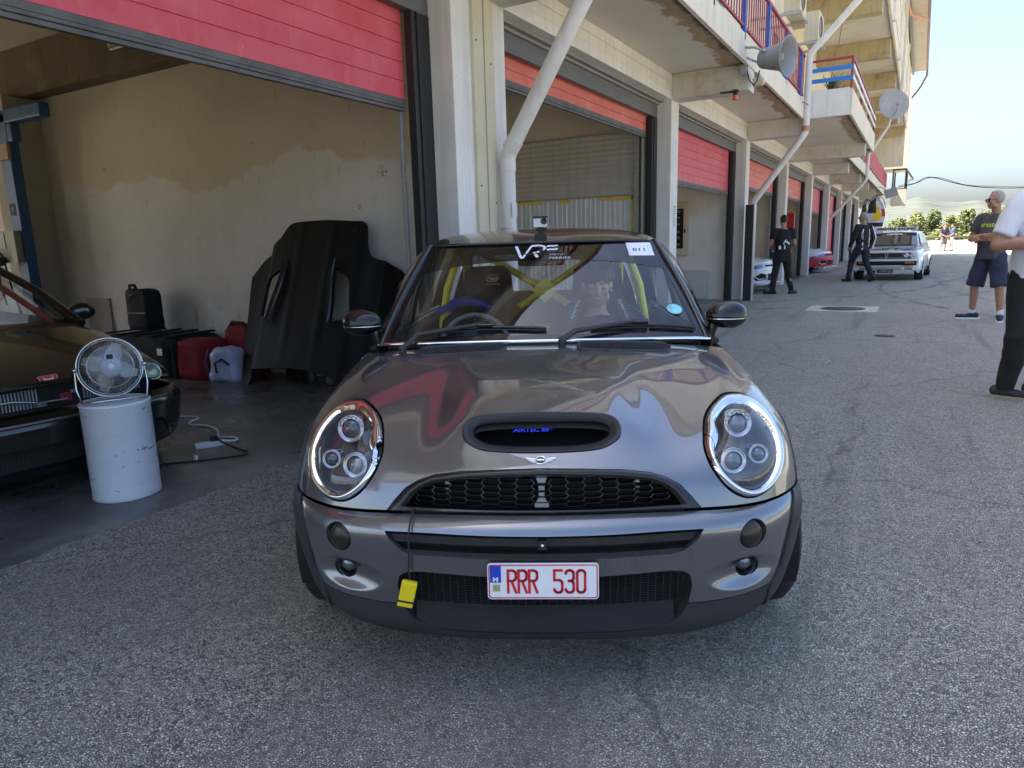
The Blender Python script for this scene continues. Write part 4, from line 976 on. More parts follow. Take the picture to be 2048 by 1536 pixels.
for (pv, mid, b0, b1) in (((-.568, 1.055), -.235, (-.44, .085), (.017, .088)), ((.082, 1.055), .405, (.20, .085), (.635, .078))):
    t = MB(); pz = cowl_z(pv[0], pv[1]); p0 = Vector((pv[0], pv[1], pz+.012))
    t.lathe([(0, .022), (.013, .020), (.016, .01), (.016, -.02)], 16, p0, (0, -.25, 1), 0)
    pA = wsp(pv[0]+.055, .035, .030); pB = wsp(mid-.04, .105, .028); pC = wsp(mid, .118, .026)
    t.tube([p0+Vector((.004, 0, .010)), p0+Vector((.02, .012, .022)), pA, pA.lerp(pB, .33), pA.lerp(pB, .66), pB, pC], [.012, .012, .0105, .0095, .0085, .008, .007], 10)
    t.build('wiper_arm', black_plastic, mini)
    t = MB(); bl = [wsp(b0[0]+(b1[0]-b0[0])*k/16, b0[1]+(b1[1]-b0[1])*k/16+.018*sin(pi*k/16), .014) for k in range(17)]
    t.tube(bl, [.007]*17, 6); t.tube([q+Vector((0, -.002, -.010)) for q in bl], [.004]*17, 6)
    c = wsp(mid, .112, .022); d = (bl[10]-bl[6]).normalized(); t.obox(c, (d, Vector((0, .83, .56)), d.cross(Vector((0, .83, .56)))), (.033, .013, .011), 0, .005)
    t.build('wiper_blade', gloss_black, mini)
for X in (-.32, .255):
    t = MB(); t.lathe([(0, .012), (.007, .010), (.009, .003), (.010, -.004)], 12, (X, .955, cowl_z(X, .955)), (0, -.2, 1)); t.build('washer_jet', black_plastic, mini)
# --- stickers on the screen
def onglass(p, off=.003):
    i = np.unravel_index(np.argmin(((WSG-np.array(p))**2).sum(-1)), WSG.shape[:2]); q = Vector(WSG[i]); n = Vector(wsn[i]); n = n if n.z > 0 else -n
    return Vector(p)-n*((Vector(p)-q).dot(n)-off)
def wtext(t, s, x, v, w, h, **kw):
    o = wsp(x, v, .003); ay = (wsp(x, v+.02)-wsp(x, v-.02)).normalized(); axx = (wsp(x+.02, v)-wsp(x-.02, v)).normalized()
    text(t, s, .05, o, axx, ay, 0, fit=(w, h), extrude=.0002, project=onglass, **kw)
t = MB()
def stroke(pts, w, t, v0=.9):
    """wide flat stroke on the screen, points in (x, v)"""
    P = [wsp(a, b, .003) for a, b in pts]
    for p, q in zip(P, P[1:]):
        d = (q-p).normalized(); n = Vector((0, -.56, .83)).cross(d).normalized()*w/2
        t.add([p-n, p+n, q+n, q-n], [(0, 1, 2, 3)])
t2 = MB()
stroke([(-.120, .965), (-.092, .815), (-.086, .812)], .013, t2); stroke([(-.086, .812), (-.045, .965), (-.035, .972)], .010, t2); stroke([(-.045, .965), (-.01, .972), (.016, .955), (.016, .925), (-.008, .892), (-.022, .882)], .013, t2); stroke([(-.035, .885), (-.016, .82)], .014, t2)
for k in range(2): stroke([(.028+.0, .955-k*.045), (.045, .962-k*.045), (.062, .957-k*.045), (.078, .968-k*.045)], .011, t2)
wtext(t2, 'VIRTU', .070, .853, .066, .019, bold=.0008); wtext(t2, 'FERRIES', .088, .805, .098, .019, bold=.0008)
t2.build('screen_lettering', white_vinyl, wsc)
t = MB(); t.grid([[wsp(.404+.009*(1-f)+.120*k/8, .813+.16*f, .0024) for k in range(9)] for f in (0, .33, .66, 1)], 0, True)
e = [wsp(.418, .945, .0026), wsp(.50, .943, .0026), wsp(.508, .84, .0026), wsp(.424, .838, .0026)]
wtext_t = MB(); wtext(wtext_t, '011', .462, .885, .062, .030, bold=.0006); t.add(wtext_t.v, wtext_t.f, 1)
for a, b, c, d in ((.415, .945, .417, .84), (.505, .93, .525, .922), (.507, .86, .527, .855), (.505, .925, .509, .86)):
    t.add([wsp(a, b, .0028), wsp(a+.003, b, .0028), wsp(c+.003, d, .0028), wsp(c, d, .0028)], [(0, 1, 2, 3)], 2)
t.build('number_sticker', [white_vinyl, pm('sticker_ink', (.02, .02, .025), .6), pm('sticker_pink', (.62, .50, .62), .6)], wsc)
t = MB(); c = wsp(.567, .255, .003); n = Vector((.12, -.56, .83)).normalized()
t.lathe([(0, .0003), (.034, .0003), (.034, 0)], 36, c, n, 0); t.lathe([(.034, .0004), (.037, .0004), (.037, 0)], 36, c, n, 1)
wt = MB(); wtext(wt, 'Jun24', .567, .262, .036, .014); t.add(wt.v, wt.f, 1)
t.build('round_sticker', [pm('sticker_cyan', (.30, .72, .78), .5), soft_black], wsc)
# --- roof, pillars, cabin sides
ROOF = [[(0, 1.69, 1.272), (.22, 1.695, 1.272), (.42, 1.715, 1.271), (.53, 1.745, 1.268), (.565, 1.775, 1.255)],
        [(0, 1.90, 1.322), (.24, 1.90, 1.319), (.44, 1.91, 1.305), (.555, 1.92, 1.284), (.592, 1.93, 1.262)],
        [(0, 2.25, 1.350), (.25, 2.25, 1.346), (.46, 2.25, 1.329), (.572, 2.25, 1.300), (.612, 2.25, 1.272)],
        [(0, 2.75, 1.336), (.25, 2.75, 1.332), (.46, 2.75, 1.315), (.565, 2.75, 1.288), (.606, 2.75, 1.262)],
        [(0, 3.18, 1.290), (.25, 3.18, 1.287), (.44, 3.16, 1.272), (.54, 3.14, 1.25), (.575, 3.12, 1.23)]]
RS = surf(ROOF, 40, 60); t = MB(); t.grid(RS, 0, True); t.build('roof', gloss_black, mini)
t = MB(); t.grid(RS-np.array([0, 0, .022]), 0, True); t.build('headliner', pm('headliner', (.10, .095, .09), .9), mini)
t = MB(); hdr = nspline(np.array([(-.545, 1.765, 1.262), (-.40, 1.708, 1.272), (0, 1.688, 1.2735), (.40, 1.708, 1.272), (.545, 1.765, 1.262)]), 40); t.tube(hdr, .008, 8); t.build('screen_header_trim', gloss_black, mini)
for s in (-1, 1):
    A = [Vector((s*.695, 1.195, .850)), Vector((s*.662, 1.32, .965)), Vector((s*.628, 1.46, 1.073)), Vector((s*.588, 1.62, 1.182)), Vector((s*.556, 1.765, 1.266))]
    A = [Vector(q) for q in nspline(np.array([list(a) for a in A]), 20)]
    t = MB(); pr = []
    for k, p in enumerate(A):
        w = .024; pr.append([p+Vector((-s*.024, .004, .006)), p+Vector((-s*.006, -.012, .013)), p+Vector((s*.012, .002, .010)), p+Vector((s*.020, .03, .0)), p+Vector((s*.012, .06, -.012)), p+Vector((-s*.03, .05, -.012))])
    t.grid([[tuple(q) for q in r] for r in pr], 0, True, cv=True); t.build('screen_pillar', gloss_black, mini)
    # side: lower body, glass, rear pillar, mirror
    rows = []
    for yy, xa in ((1.25, 0), (1.7, .004), (2.2, .006), (2.7, .01), (3.1, .005), (3.35, -.04), (3.47, -.12)):
        rows.append([(s*(.790+xa), yy, .80+.01*(yy-1.25)), (s*(.815+xa), yy, .74), (s*(.828+xa), yy, .60), (s*(.832+xa), yy, .45), (s*(.822+xa), yy, .30), (s*(.80+xa), yy, .17)])
    S = np.array(surf(rows, 80, 40, False)); fa = np.hypot(S[..., 1]-3.0, S[..., 2]-.285)-.322
    door = np.minimum.reduce([S[..., 1]-1.30, 2.36-S[..., 1], S[..., 2]-.27]); 
    panel(S, np.minimum(fa, -door-.002), .012, out=-s).build('side_panel', paint, mini)
    dr = panel(S, door-.002, .012, out=-s).build('door', paint, mini)
    t = MB(); t.tube([(s*.845, 2.12, .70), (s*.856, 2.14, .70), (s*.856, 2.24, .70), (s*.845, 2.26, .70)], .010, 8); t.build('handle', chrome, dr)
    G = [[(s*.755, 1.28, .835), (s*.715, 1.40, .95), (s*.66, 1.6, 1.10), (s*.60, 1.80, 1.235)], [(s*.785, 1.75, .825), (s*.757, 1.78, .95), (s*.70, 1.85, 1.13), (s*.62, 1.95, 1.25)], [(s*.79, 2.4, .84), (s*.765, 2.4, .95), (s*.71, 2.4, 1.12), (s*.63, 2.4, 1.26)], [(s*.765, 3.05, .86), (s*.735, 3.05, .96), (s*.68, 3.05, 1.12), (s*.61, 3.05, 1.245)]]
    t = MB(); t.grid(surf(G, 20, 12, False), 0, True); t.build('side_window', glass, mini)
    t = MB()
    t.tube([(s*.782, 1.42, .818), (s*.80, 2.2, .822), (s*.77, 3.3, .85)], .012, 8)
    t.tube([(s*.79, 2.38, .83), (s*.765, 2.38, .95), (s*.71, 2.38, 1.12), (s*.63, 2.38, 1.26)], .022, 8)
    t.grid(surf([[(s*.765, 3.02, .86), (s*.735, 3.02, .97), (s*.68, 3.02, 1.12), (s*.60, 3.02, 1.25)], [(s*.70, 3.36, .87), (s*.66, 3.33, .98), (s*.61, 3.28, 1.12), (s*.55, 3.18, 1.24)]], 6, 10, False), 0, True)
    t.build('side_trim', gloss_black, mini)
    mc = Vector((s*.783, 1.27, .949)); t = MB(); P = []
    for i in range(15):
        th = pi*i/14; rx = cos(th); rr_ = sin(th)**.85
        P.append([(mc.x+s*.086*-rx, mc.y+.062*rr_*cos(a)*(1 if cos(a) < 0 else .45)+.0, mc.z+.057*rr_*sin(a)*(1-.12*rx)) for a in [2*pi*k/24 for k in range(24)]])
    t.grid(P, 0, True, cv=True); mir = t.build('door_mirror', gloss_black, mini)
    t = MB(); t.tube([(s*.735, 1.27, .918), (s*.722, 1.275, .885), (s*.712, 1.285, .845), (s*.705, 1.29, .80)], [.022, .023, .024, .026], 12); t.build('mirror_stalk', gloss_black, mir)
    t = MB(); t.tube([(mc.x+s*.084*cos(pi-k*pi/12)*-1, mc.y-.0625*sin(k*pi/12), mc.z-.012) for k in range(1, 12)], .0022, 6); t.build('mirror_strip', chrome, mir)
t = MB(); S = surf([[(0, 3.30, 1.25), (.3, 3.29, 1.24), (.52, 3.22, 1.22)], [(0, 3.45, .90), (.4, 3.43, .90), (.66, 3.36, .88)], [(0, 3.50, .55), (.45, 3.48, .55), (.71, 3.46, .55)], [(0, 3.50, .2), (.45, 3.48, .2), (.69, 3.45, .2)]], 30, 30)
f = np.minimum(1.20-S[..., 2], np.minimum(S[..., 2]-.93, .50-np.abs(S[..., 0])))
panel(S, -f, .01).build('tailgate', paint, mini); panel(S, f-.002, 0).build('rear_window', glass, mini)
t = MB(); t.box(-.78, .78, .55, 3.4, .16, .2); t.build('floor_pan', cabin_black, mini)
for yy in (WY, 3.0):
    for s in (-1, 1):
        t = MB(); t.lathe([(.19, -.09), (.26, -.092), (.281, -.07), (.285, -.04), (.285, .04), (.281, .07), (.26, .092), (.19, .09)], 40, (s*.735, yy, .285), (1, 0, 0)); w = t.build('wheel', rubber, mini)
        t = MB(); t.lathe([(.19, .088), (.18, .07), (.175, -.02), (.05, .05), (0, .06)], 32, (s*.735, yy, .285), (s, 0, 0))
        for k in range(10):
            a = 2*pi*k/10; t.tube([(s*.80, yy, .285), (s*.815, yy+.18*cos(a), .285+.18*sin(a))], .014, 6)
        t.build('rim', satin_metal, w)
        t = MB(); t.grid([[(s*X, yy+.318*cos(a), .285+.318*sin(a)) for X in (.62, .80)] for a in np.linspace(-.3, pi+.3, 20)], 0, True); t.build('wheel_housing', deep_black, mini)
# --- cabin
t = MB(); t.grid(surf([[(0, 1.12, .862), (.4, 1.13, .858), (.66, 1.19, .845)], [(0, 1.30, .872), (.4, 1.32, .870), (.69, 1.34, .85)], [(0, 1.46, .862), (.4, 1.47, .858), (.71, 1.47, .84)], [(0, 1.52, .80), (.4, 1.52, .80), (.72, 1.50, .79)], [(0, 1.50, .5), (.4, 1.5, .5), (.72, 1.5, .5)]], 24, 30), 0, True); t.build('dashboard', cabin_black, mini)
t = MB(); sc = Vector((-.325, 1.56, .785)); axw = Vector((0, -1, .38)).normalized(); u = Vector((1, 0, 0)); w = axw.cross(u)
t.tube([sc+(u*cos(a)+w*sin(a))*.165 for a in [2*pi*k/36 for k in range(36)]], .013, 8, closed=True)
for a in (radians(90), radians(210), radians(330)): t.tube([sc, sc+(u*cos(a)+w*sin(a))*.16], .014, 6, 1)
t.tube([sc-axw*-.0, sc+axw*.25], .03, 8, 1); t.build('steering_wheel', [pm('wheel_leather', (.12, .12, .12), .6), cabin_black], mini)
def bucket_seat(cx):
    t = MB()
    rows = []
    for z_, w, yb, dep in ((.36, .25, 2.10, .10), (.50, .26, 2.14, .13), (.72, .27, 2.20, .12), (.86, .25, 2.25, .10), (.94, .15, 2.28, .06), (1.02, .14, 2.30, .07), (1.12, .13, 2.31, .06), (1.15, .09, 2.31, .04)):
        rows.append([(cx-w, yb-dep, z_), (cx-w*.82, yb-.01, z_), (cx, yb+.03, z_), (cx+w*.82, yb-.01, z_), (cx+w, yb-dep, z_), (cx+w*1.02, yb-dep+.02, z_), (cx+w*.8, yb+.06, z_), (cx, yb+.09, z_), (cx-w*.8, yb+.06, z_), (cx-w*1.02, yb-dep+.02, z_)])
    t.grid(rows, 0, True, cv=True); t.add(rows[-1], [tuple(range(10))])
    t.box(cx-.25, cx+.25, 1.65, 2.16, .26, .40, 0, .04)
    return t.build('seat', cabin_black, mini)
se = bucket_seat(-.31); bucket_seat(.31)
t = MB(); text(t, 'OMP', .05, (-.279, 2.195, 1.08), (1, 0, 0), (0, .1, 1), 0, fit=(.072, .030), bold=.001); t.box(-.319, -.241, 2.194, 2.196, 1.102, 1.105); t.box(-.319, -.241, 2.194, 2.196, 1.052, 1.055); t.build('lettering', pm('grey_print', (.38, .38, .36), .7), se)
t = MB(); t.grid(surf([[(-.55, 1.93, .90), (-.46, 1.90, .95), (-.37, 1.95, .955), (-.28, 1.98, .93)], [(-.54, 1.92, .95), (-.45, 1.88, 1.00), (-.37, 1.93, .985), (-.27, 1.97, .95)], [(-.50, 2.05, .96), (-.44, 2.02, 1.0), (-.36, 2.04, .99), (-.28, 2.06, .95)]], 16, 20, False), 0, True); t.build('seat_cushion', cloth_blue, mini)
tb = MB()
R1 = .022
tb.tube([(-.60, 2.4, .2), (-.60, 2.4, .82), (-.565, 2.4, 1.02), (-.50, 2.4, 1.19), (-.40, 2.4, 1.262), (0, 2.4, 1.285), (.40, 2.4, 1.262), (.50, 2.4, 1.19), (.565, 2.4, 1.02), (.60, 2.4, .82), (.60, 2.4, .2)], R1, 10)
tb.tube([(-.40, 2.44, 1.25), (.013, 2.44, 1.0), (.58, 2.44, .62)], R1, 10); tb.tube([(.40, 2.44, 1.25), (.013, 2.44, 1.0), (-.58, 2.44, .62)], R1, 10)
tb.obox((.013, 2.415, 1.0), ((.707, 0, .707), (0, 1, 0), (-.707, 0, .707)), (.055, .004, .055))
for s in (-1, 1):
    tb.tube([(s*.50, 2.4, 1.20), (s*.52, 2.1, 1.225), (s*.535, 1.95, 1.22)], R1, 10)
    tb.tube([(s*.45, 2.4, 1.24), (s*.50, 2.9, .95), (s*.55, 3.2, .45)], R1, 10)
tb.tube([(-.59, 2.4, .78), (.59, 2.4, .78)], R1, 10)
tb.build('roll_cage', yellow_tube, mini)
t = MB(); t.box(-.11, .11, 1.60, 1.63, 1.165, 1.225, 0, .02); t.tube([(0, 1.62, 1.2), (0, 1.63, 1.25)], .01, 6); t.build('rear_view_mirror', cabin_black, mini)
# --- number plate, kill-switch tag on its cord, camera on the roof
plate = thing('number_plate', 'white registration plate with red RRR 530 on the grey hatchback bumper', 'number plate', (0, 0, 0))
t = MB(); pcz, pcy = .395, -.030; pw, ph = .1465, .0495; tilt = .03
pp = lambda a, b, d: (a, pcy+d+(b)*.05, pcz+b)
def rrect(w, h, r, n=5):
    o = []
    for cx, cz, a0 in ((w-r, h-r, 0), (-w+r, h-r, 90), (-w+r, -h+r, 180), (w-r, -h+r, 270)):
        for k in range(n+1): a = radians(a0+90*k/n); o.append((cx+r*cos(a), cz+r*sin(a)))
    return o
t.prism(rrect(pw, ph, .010), pp, 0, .004, 0); 
o1, o2 = rrect(pw-.003, ph-.003, .008), rrect(pw-.0058, ph-.0058, .006)
t.add([pp(a, b, -.0012) for a, b in o1]+[pp(a, b, -.0012) for a, b in o2], [(k, (k+1) % len(o1), len(o1)+(k+1) % len(o1), len(o1)+k) for k in range(len(o1))], 1)
t.add([pp(a, b, -.0012) for a, b in ((-pw+.007, -.003), (-pw+.036, -.003), (-pw+.036, ph-.006), (-pw+.007, ph-.006))], [(0, 1, 2, 3)], 2)
t.add([pp(a, b, -.0012) for a, b in ((-pw+.014, -.027), (-pw+.033, -.027), (-pw+.033, -.009), (-pw+.014, -.009))], [(0, 1, 2, 3)], 3)
plp = t.build('plate', [pm('plate_white', (.80, .81, .82), .4, coat=.3, var=.03), pm('plate_red', (.62, .015, .02), .45), pm('plate_blue', (.012, .05, .48), .45), pm('plate_olive', (.35, .36, .12), .5)], plate); t = MB()
text(t, 'M', .02, pp(-pw+.0215, .006, -.0020), (1, 0, 0), (0, .05, 1), 0, fit=(.014, .013), extrude=.0002, bold=.0005)
def glyph(ch, x0, w, h, r):
    """condensed plate characters drawn as strokes"""
    def arc(cx, cz, rx, rz, a0, a1, n=6): return [(cx+rx*cos(radians(a0+(a1-a0)*k/n)), cz+rz*sin(radians(a0+(a1-a0)*k/n))) for k in range(n+1)]
    q = w*.45
    if ch == 'R': S = [[(0, -h), (0, h), (w-q, h)]+arc(w-q, h-q, q, q, 90, 0)+[(w, .12*h+q*.6)]+arc(w-q, .06*h+q, q, q, 0, -90)+[(0, .06*h)], [(w*.45, .06*h), (w, -h)]]
    if ch == '5': S = [[(w, h), (0, h), (0, .12*h), (w-q, .12*h)]+arc(w-q, .12*h-q, q, q, 90, 0)+arc(w-q, -h+q, q, q, 0, -90)+[(q, -h)]+arc(q, -h+q, q, q, -90, -180, 4)]
    if ch == '3': S = [arc(q, h-q, q, q, 180, 90, 4)+arc(w-q, h-q, q, q, 90, 0)+arc(w-q, .05*h+q, q, q, 0, -90)+[(w*.35, .05*h)], [(w-q, .05*h)]+arc(w-q, .05*h-q, q, q, 90, 0)+arc(w-q, -h+q, q, q, 0, -90)+arc(q, -h+q, q, q, -90, -180, 4)]
    if ch == '0': S = [arc(w-q, h-q, q, q, 90, 0)+arc(w-q, -h+q, q, q, 0, -90)+arc(q, -h+q, q, q, -90, -180)+arc(q, h-q, q, q, 180, 90)+[(w-q, h)]]
    for s in S:
        for (a, b), (c, d) in zip(s, s[1:]):
            v = Vector((c-a, d-b)); l = v.length
            if l < 1e-6: continue
            v /= l; n = Vector((-v.y, v.x))*r; e = v*r*.75
            t.prism([(x0+a-e.x+n.x, b-e.y+n.y), (x0+a-e.x-n.x, b-e.y-n.y), (x0+c+e.x-n.x, d+e.y-n.y), (x0+c+e.x+n.x, d+e.y+n.y)], pp, -.0016, -.0001, 1)
for ch, x0 in (('R', -.092), ('R', -.064), ('R', -.036), ('5', .030), ('3', .060), ('0', .090)): glyph(ch, x0, .0205, .0305, .0034)
t.build('lettering', [bpy.data.materials['plate_white'], bpy.data.materials['plate_red']], plate)
plate.location = CN; plate.rotation_euler = (0, 0, -CA)
cordz = thing('pull_tag', 'yellow plastic tag hanging on a black cord from the grille of the grey hatchback', 'tag', CN, -CA)
t = MB(); t.tube([(-.352, .075, .562), (-.355, .03, .545), (-.358, .012, .52), (-.360, .008, .48), (-.362, .012, .44), (-.366, .016, .40), (-.363, .018, .372)], .0026, 6); t.build('cord', soft_black, cordz)
t = MB(); ct = Vector((-.372, .012, .338)); d1 = Vector((.26, 0, 1)).normalized(); d2 = Vector((1, .1, -.26)).normalized(); t.obox(ct, (d2, d1, d2.cross(d1)), (.0215, .038, .008), 0, .005); t.build('tag_plate', pm('yellow_tag', (.80, .62, .01), .45, var=.1), cordz)
t = MB(); 
for k in range(4): pass
t.obox(ct-d1*.021, (d2, d1, d2.cross(d1)), (.0222, .0028, .0088), 0); t.build('tag_band', soft_black, cordz)
gp = thing('action_camera', 'small white and black action camera mounted on the roof of the grey hatchback', 'camera', CN, -CA)
t = MB(); gc = Vector((-.002, 1.76, 1.372)); t.box(gc.x-.037, gc.x+.037, gc.y-.014, gc.y+.016, gc.z-.026, gc.z+.027, 0, .004); t.build('camera_case', soft_black, gp)
t = MB(); t.box(gc.x-.034, gc.x+.034, gc.y-.017, gc.y-.0145, gc.z-.025, gc.z+.016, 0, .001); t.build('front_face', pm('camera_grey', (.62, .64, .64), .45), gp)
t = MB(); t.lathe([(.015, 0), (.015, .006), (.012, .009), (.011, .005), (0, .004)], 20, gc+Vector((.017, -.016, .003)), (0, -1, 0)); t.build('lens', gloss_black, gp)
t = MB(); t.box(gc.x-.012, gc.x+.012, gc.y-.008, gc.y+.008, gc.z-.056, gc.z-.026, 0, .003); t.tube([(gc.x-.022, gc.y, gc.z-.036), (gc.x+.028, gc.y, gc.z-.036)], .006, 8); t.box(gc.x-.03, gc.x+.03, gc.y-.03, gc.y+.03, 1.270, 1.315, 0, .008); t.build('mount', soft_black, gp)

# ================================================================== things in the first garage
# black saloon with its bonnet shut, nose out of the door; local frame: nose at origin, +Y to the tail, +X to the wall side
car_black = pm('black_car_paint', (.006, .006, .0065), .25, coat=1, var=.2)
hz = thing('black_saloon', 'black saloon with slatted grille and red badge, parked behind the white drum', 'car', (-3.887, 1.912, -.016), radians(90)-.04)
hz.scale = (.97, .97, .97)
def hpt(o): return o
HB = [  # bonnet and wing: rows from windscreen to nose
 [(0, 1.18, .90), (.3, 1.17, .90), (.55, 1.16, .885), (.68, 1.18, .865), (.76, 1.22, .82), (.80, 1.25, .76)],
 [(0, .75, .835), (.3, .75, .832), (.55, .76, .818), (.69, .78, .795), (.775, .84, .75), (.815, 1.0, .68)],
 [(0, .35, .745), (.3, .36, .742), (.54, .38, .728), (.68, .42, .705), (.77, .50, .665), (.82, .75, .60)],
 [(0, .07, .655), (.3, .085, .652), (.53, .12, .640), (.67, .18, .62), (.765, .30, .585), (.825, .60, .53)],
 [(0, .065, .648), (.3, .08, .645), (.53, .09, .575), (.68, .145, .555), (.775, .27, .525), (.828, .58, .505)]]
HM = [  # bumper
 [(0, .0, .50), (.3, .02, .50), (.54, .065, .50), (.69, .13, .50), (.79, .26, .50), (.83, .58, .50)],
 [(0, -.055, .455), (.3, -.035, .455), (.55, .015, .455), (.71, .09, .455), (.81, .23, .455), (.835, .56, .455)],
 [(0, -.06, .38), (.3, -.04, .38), (.55, .012, .38), (.71, .09, .38), (.81, .23, .38), (.835, .56, .38)],
 [(0, -.04, .25), (.3, -.02, .25), (.54, .03, .25), (.69, .10, .25), (.79, .24, .25), (.83, .56, .25)],
 [(0, .0, .17), (.3, .02, .17), (.52, .07, .17), (.66, .14, .17), (.76, .27, .17), (.81, .56, .17)]]
SB2 = surf(HB, 90, 160); xx, yy, zz = SB2[..., 0], SB2[..., 1], SB2[..., 2]
HLP = curve2([(.40, .655), (.44, .685), (.52, .715), (.60, .715), (.70, .685), (.755, .65), (.775, .615), (.74, .595), (.66, .595), (.56, .605), (.46, .625)], 50, True)
# cut lamps in front view of the nose: use (x, y) on the sloping corner
HLY = curve2([(.42, 3.3), (.47, 2.85), (.56, 2.5), (.65, 2.33), (.73, 2.38), (.785, 2.7), (.80, 3.2), (.77, 3.75), (.70, 3.9), (.58, 3.9), (.47, 3.85), (.42, 3.7)], 60, True)
ur = np.linspace(0, 4, 90)[:, None]+0*xx
fl_ = -np.maximum(sdist(HLY, xx, ur), sdist([(-a, b) for a, b in HLY], xx, ur))*.25
lidx = np.interp(np.abs(xx), [0, .5, .66, .72, .9], [0, 0, 0, .0, .0])
fb = np.where(np.abs(xx) < np.interp(yy, [.3, .8, 1.2], [.60, .645, .655]), 1, -1)*np.abs(np.abs(xx)-np.interp(yy, [.3, .8, 1.2], [.60, .645, .655]))
panel(SB2, np.minimum(fl_, fb)-.002, .012).build('bonnet', car_black, hz)
for s in (-1, 1): panel(SB2, np.where(xx*s > 0, np.minimum(fl_, -fb)-.002, -1), .012).build('wing', car_black, hz)
headlamp_dull = thin_glass('hazy_lens', (.80, .84, .72), .08, .08)
for s in (-1, 1):
    fs_ = sdist([(s*a, b) for a, b in HLY], xx, ur)*.3
    q = panel(SB2, fs_-.003, .05, off=-.055).build('headlight', pm('reflector', (.66, .70, .62), .5, metal=.15, var=.15, vs=18), hz)
    S9 = SB2+normals(SB2)*(.012*(1-np.exp(-np.clip(fs_, 0, 1)/.03)))[..., None]
    panel(S9, fs_-.002, .01, off=.002).build('lamp_cover', headlamp_dull, q)
    t = MB(); i = np.unravel_index(np.argmin((xx-s*.60)**2+(ur-3.2)**2*.05), xx.shape); c = Vector(SB2[i])
    t.lathe([(.050, .0), (.047, -.012), (.034, -.025), (0, -.03)], 24, c+Vector((0, -.0, -.012)), (.1*s, -1, .5)); t.lathe([(.056, .002), (.053, .005), (.049, 0)], 24, c+Vector((0, 0, -.010)), (.1*s, -1, .5)); t.build('reflector_bowl', pm('bowl', (.55, .62, .60), .3, metal=.5, var=.2) if 'bowl' not in bpy.data.materials else bpy.data.materials['bowl'], q)
SM2 = surf(HM, 70, 150); x2, z2 = SM2[..., 0], SM2[..., 2]
mouth = sym([(.60, .24), (.60, .30), (.56, .335), (.3, .34), (0, .34)], [(.5, .205), (-.5, .205)])
panel(SM2, -sdist(mouth, x2, z2), .03).build('bumper', car_black, hz)
t = MB(); t.grid([[(X, .02+.1*X*X, Z) for X in np.linspace(-.62, .62, 20)] for Z in (.2, .35)], 0, True)
for k in range(60):
    X = -.55+k*.0187
    for j in range(5): t.box(X, X+.012, .01+.1*X*X, .014+.1*X*X, .215+j*.024, .228+j*.024)
t.build('bumper_mesh', soft_black, hz, kind='stuff')
t = MB(); t.grid([[(X, -.058+.19*X*X, Z) for X in np.linspace(-.60, .60, 24)] for Z in (.468, .478)], 0, True); t.build('bumper_strip', satin_metal, hz)
# open grille: radiator fins, cross wires and crash bar
t = MB(); t.grid([[(X, .10+.12*X*X, Z) for X in np.linspace(-.52, .52, 14)] for Z in (.50, .66)], 0, True); t.build('radiator', deep_black, hz)
fin = pm('radiator_fin', (.30, .30, .29), .5, metal=.4)
for a, b in ((-.50, -.08), (.16, .50)):
    t = MB(); X = a
    while X < b: t.box(X, X+.007, .085+.12*X*X, .097+.12*X*X, .525, .625); X += .0165
    t.build('grille_fins', fin, hz, kind='stuff')
t = MB(); t.tube([(-.5, .11, .58), (-.2, .075, .577), (-.08, .07, .55), (.06, .068, .545)], .006, 6); t.box(-.10, -.05, .06, .075, .528, .556); t.box(.08, .10, .06, .07, .575, .595); t.build('brackets', satin_metal, hz, kind='stuff')
t = MB(); t.box(.03, .09, .075, .09, .53, .58, 0, .006); t.build('horn', pm('dull_red', (.20, .02, .025), .6), hz)
bd = MB(); o_ = (-.005, .105, .662); ay_ = Vector((0, .55, .83)); ax_b = Vector((1, 0, 0)); nb = ax_b.cross(ay_); bpf = lambda a, b, d: tuple(Vector(o_)+ax_b*a+ay_*b+nb*d)
bd.prism([(-.048, .026), (.048, .026), (.052, .018), (.042, -.026), (.034, -.030), (-.034, -.030), (-.042, -.026), (-.052, .018)], bpf, .0, .008, 0)
bd.prism([(-.043, .022), (.043, .022), (.046, .016), (.037, -.024), (-.037, -.024), (-.046, .016)], bpf, .0081, .009, 1)
for q in ([(-.030, .018), (-.020, .018), (-.012, -.022), (-.022, -.022)], [(.030, .018), (.020, .018), (.012, -.022), (.022, -.022)], [(-.018, .003), (.018, .003), (.017, -.006), (-.017, -.006)]): bd.prism(q, bpf, .0091, .011, 0)
bd.build('badge', [chrome, pm('badge_red', (.50, .01, .02), .3, coat=.6)], hz)
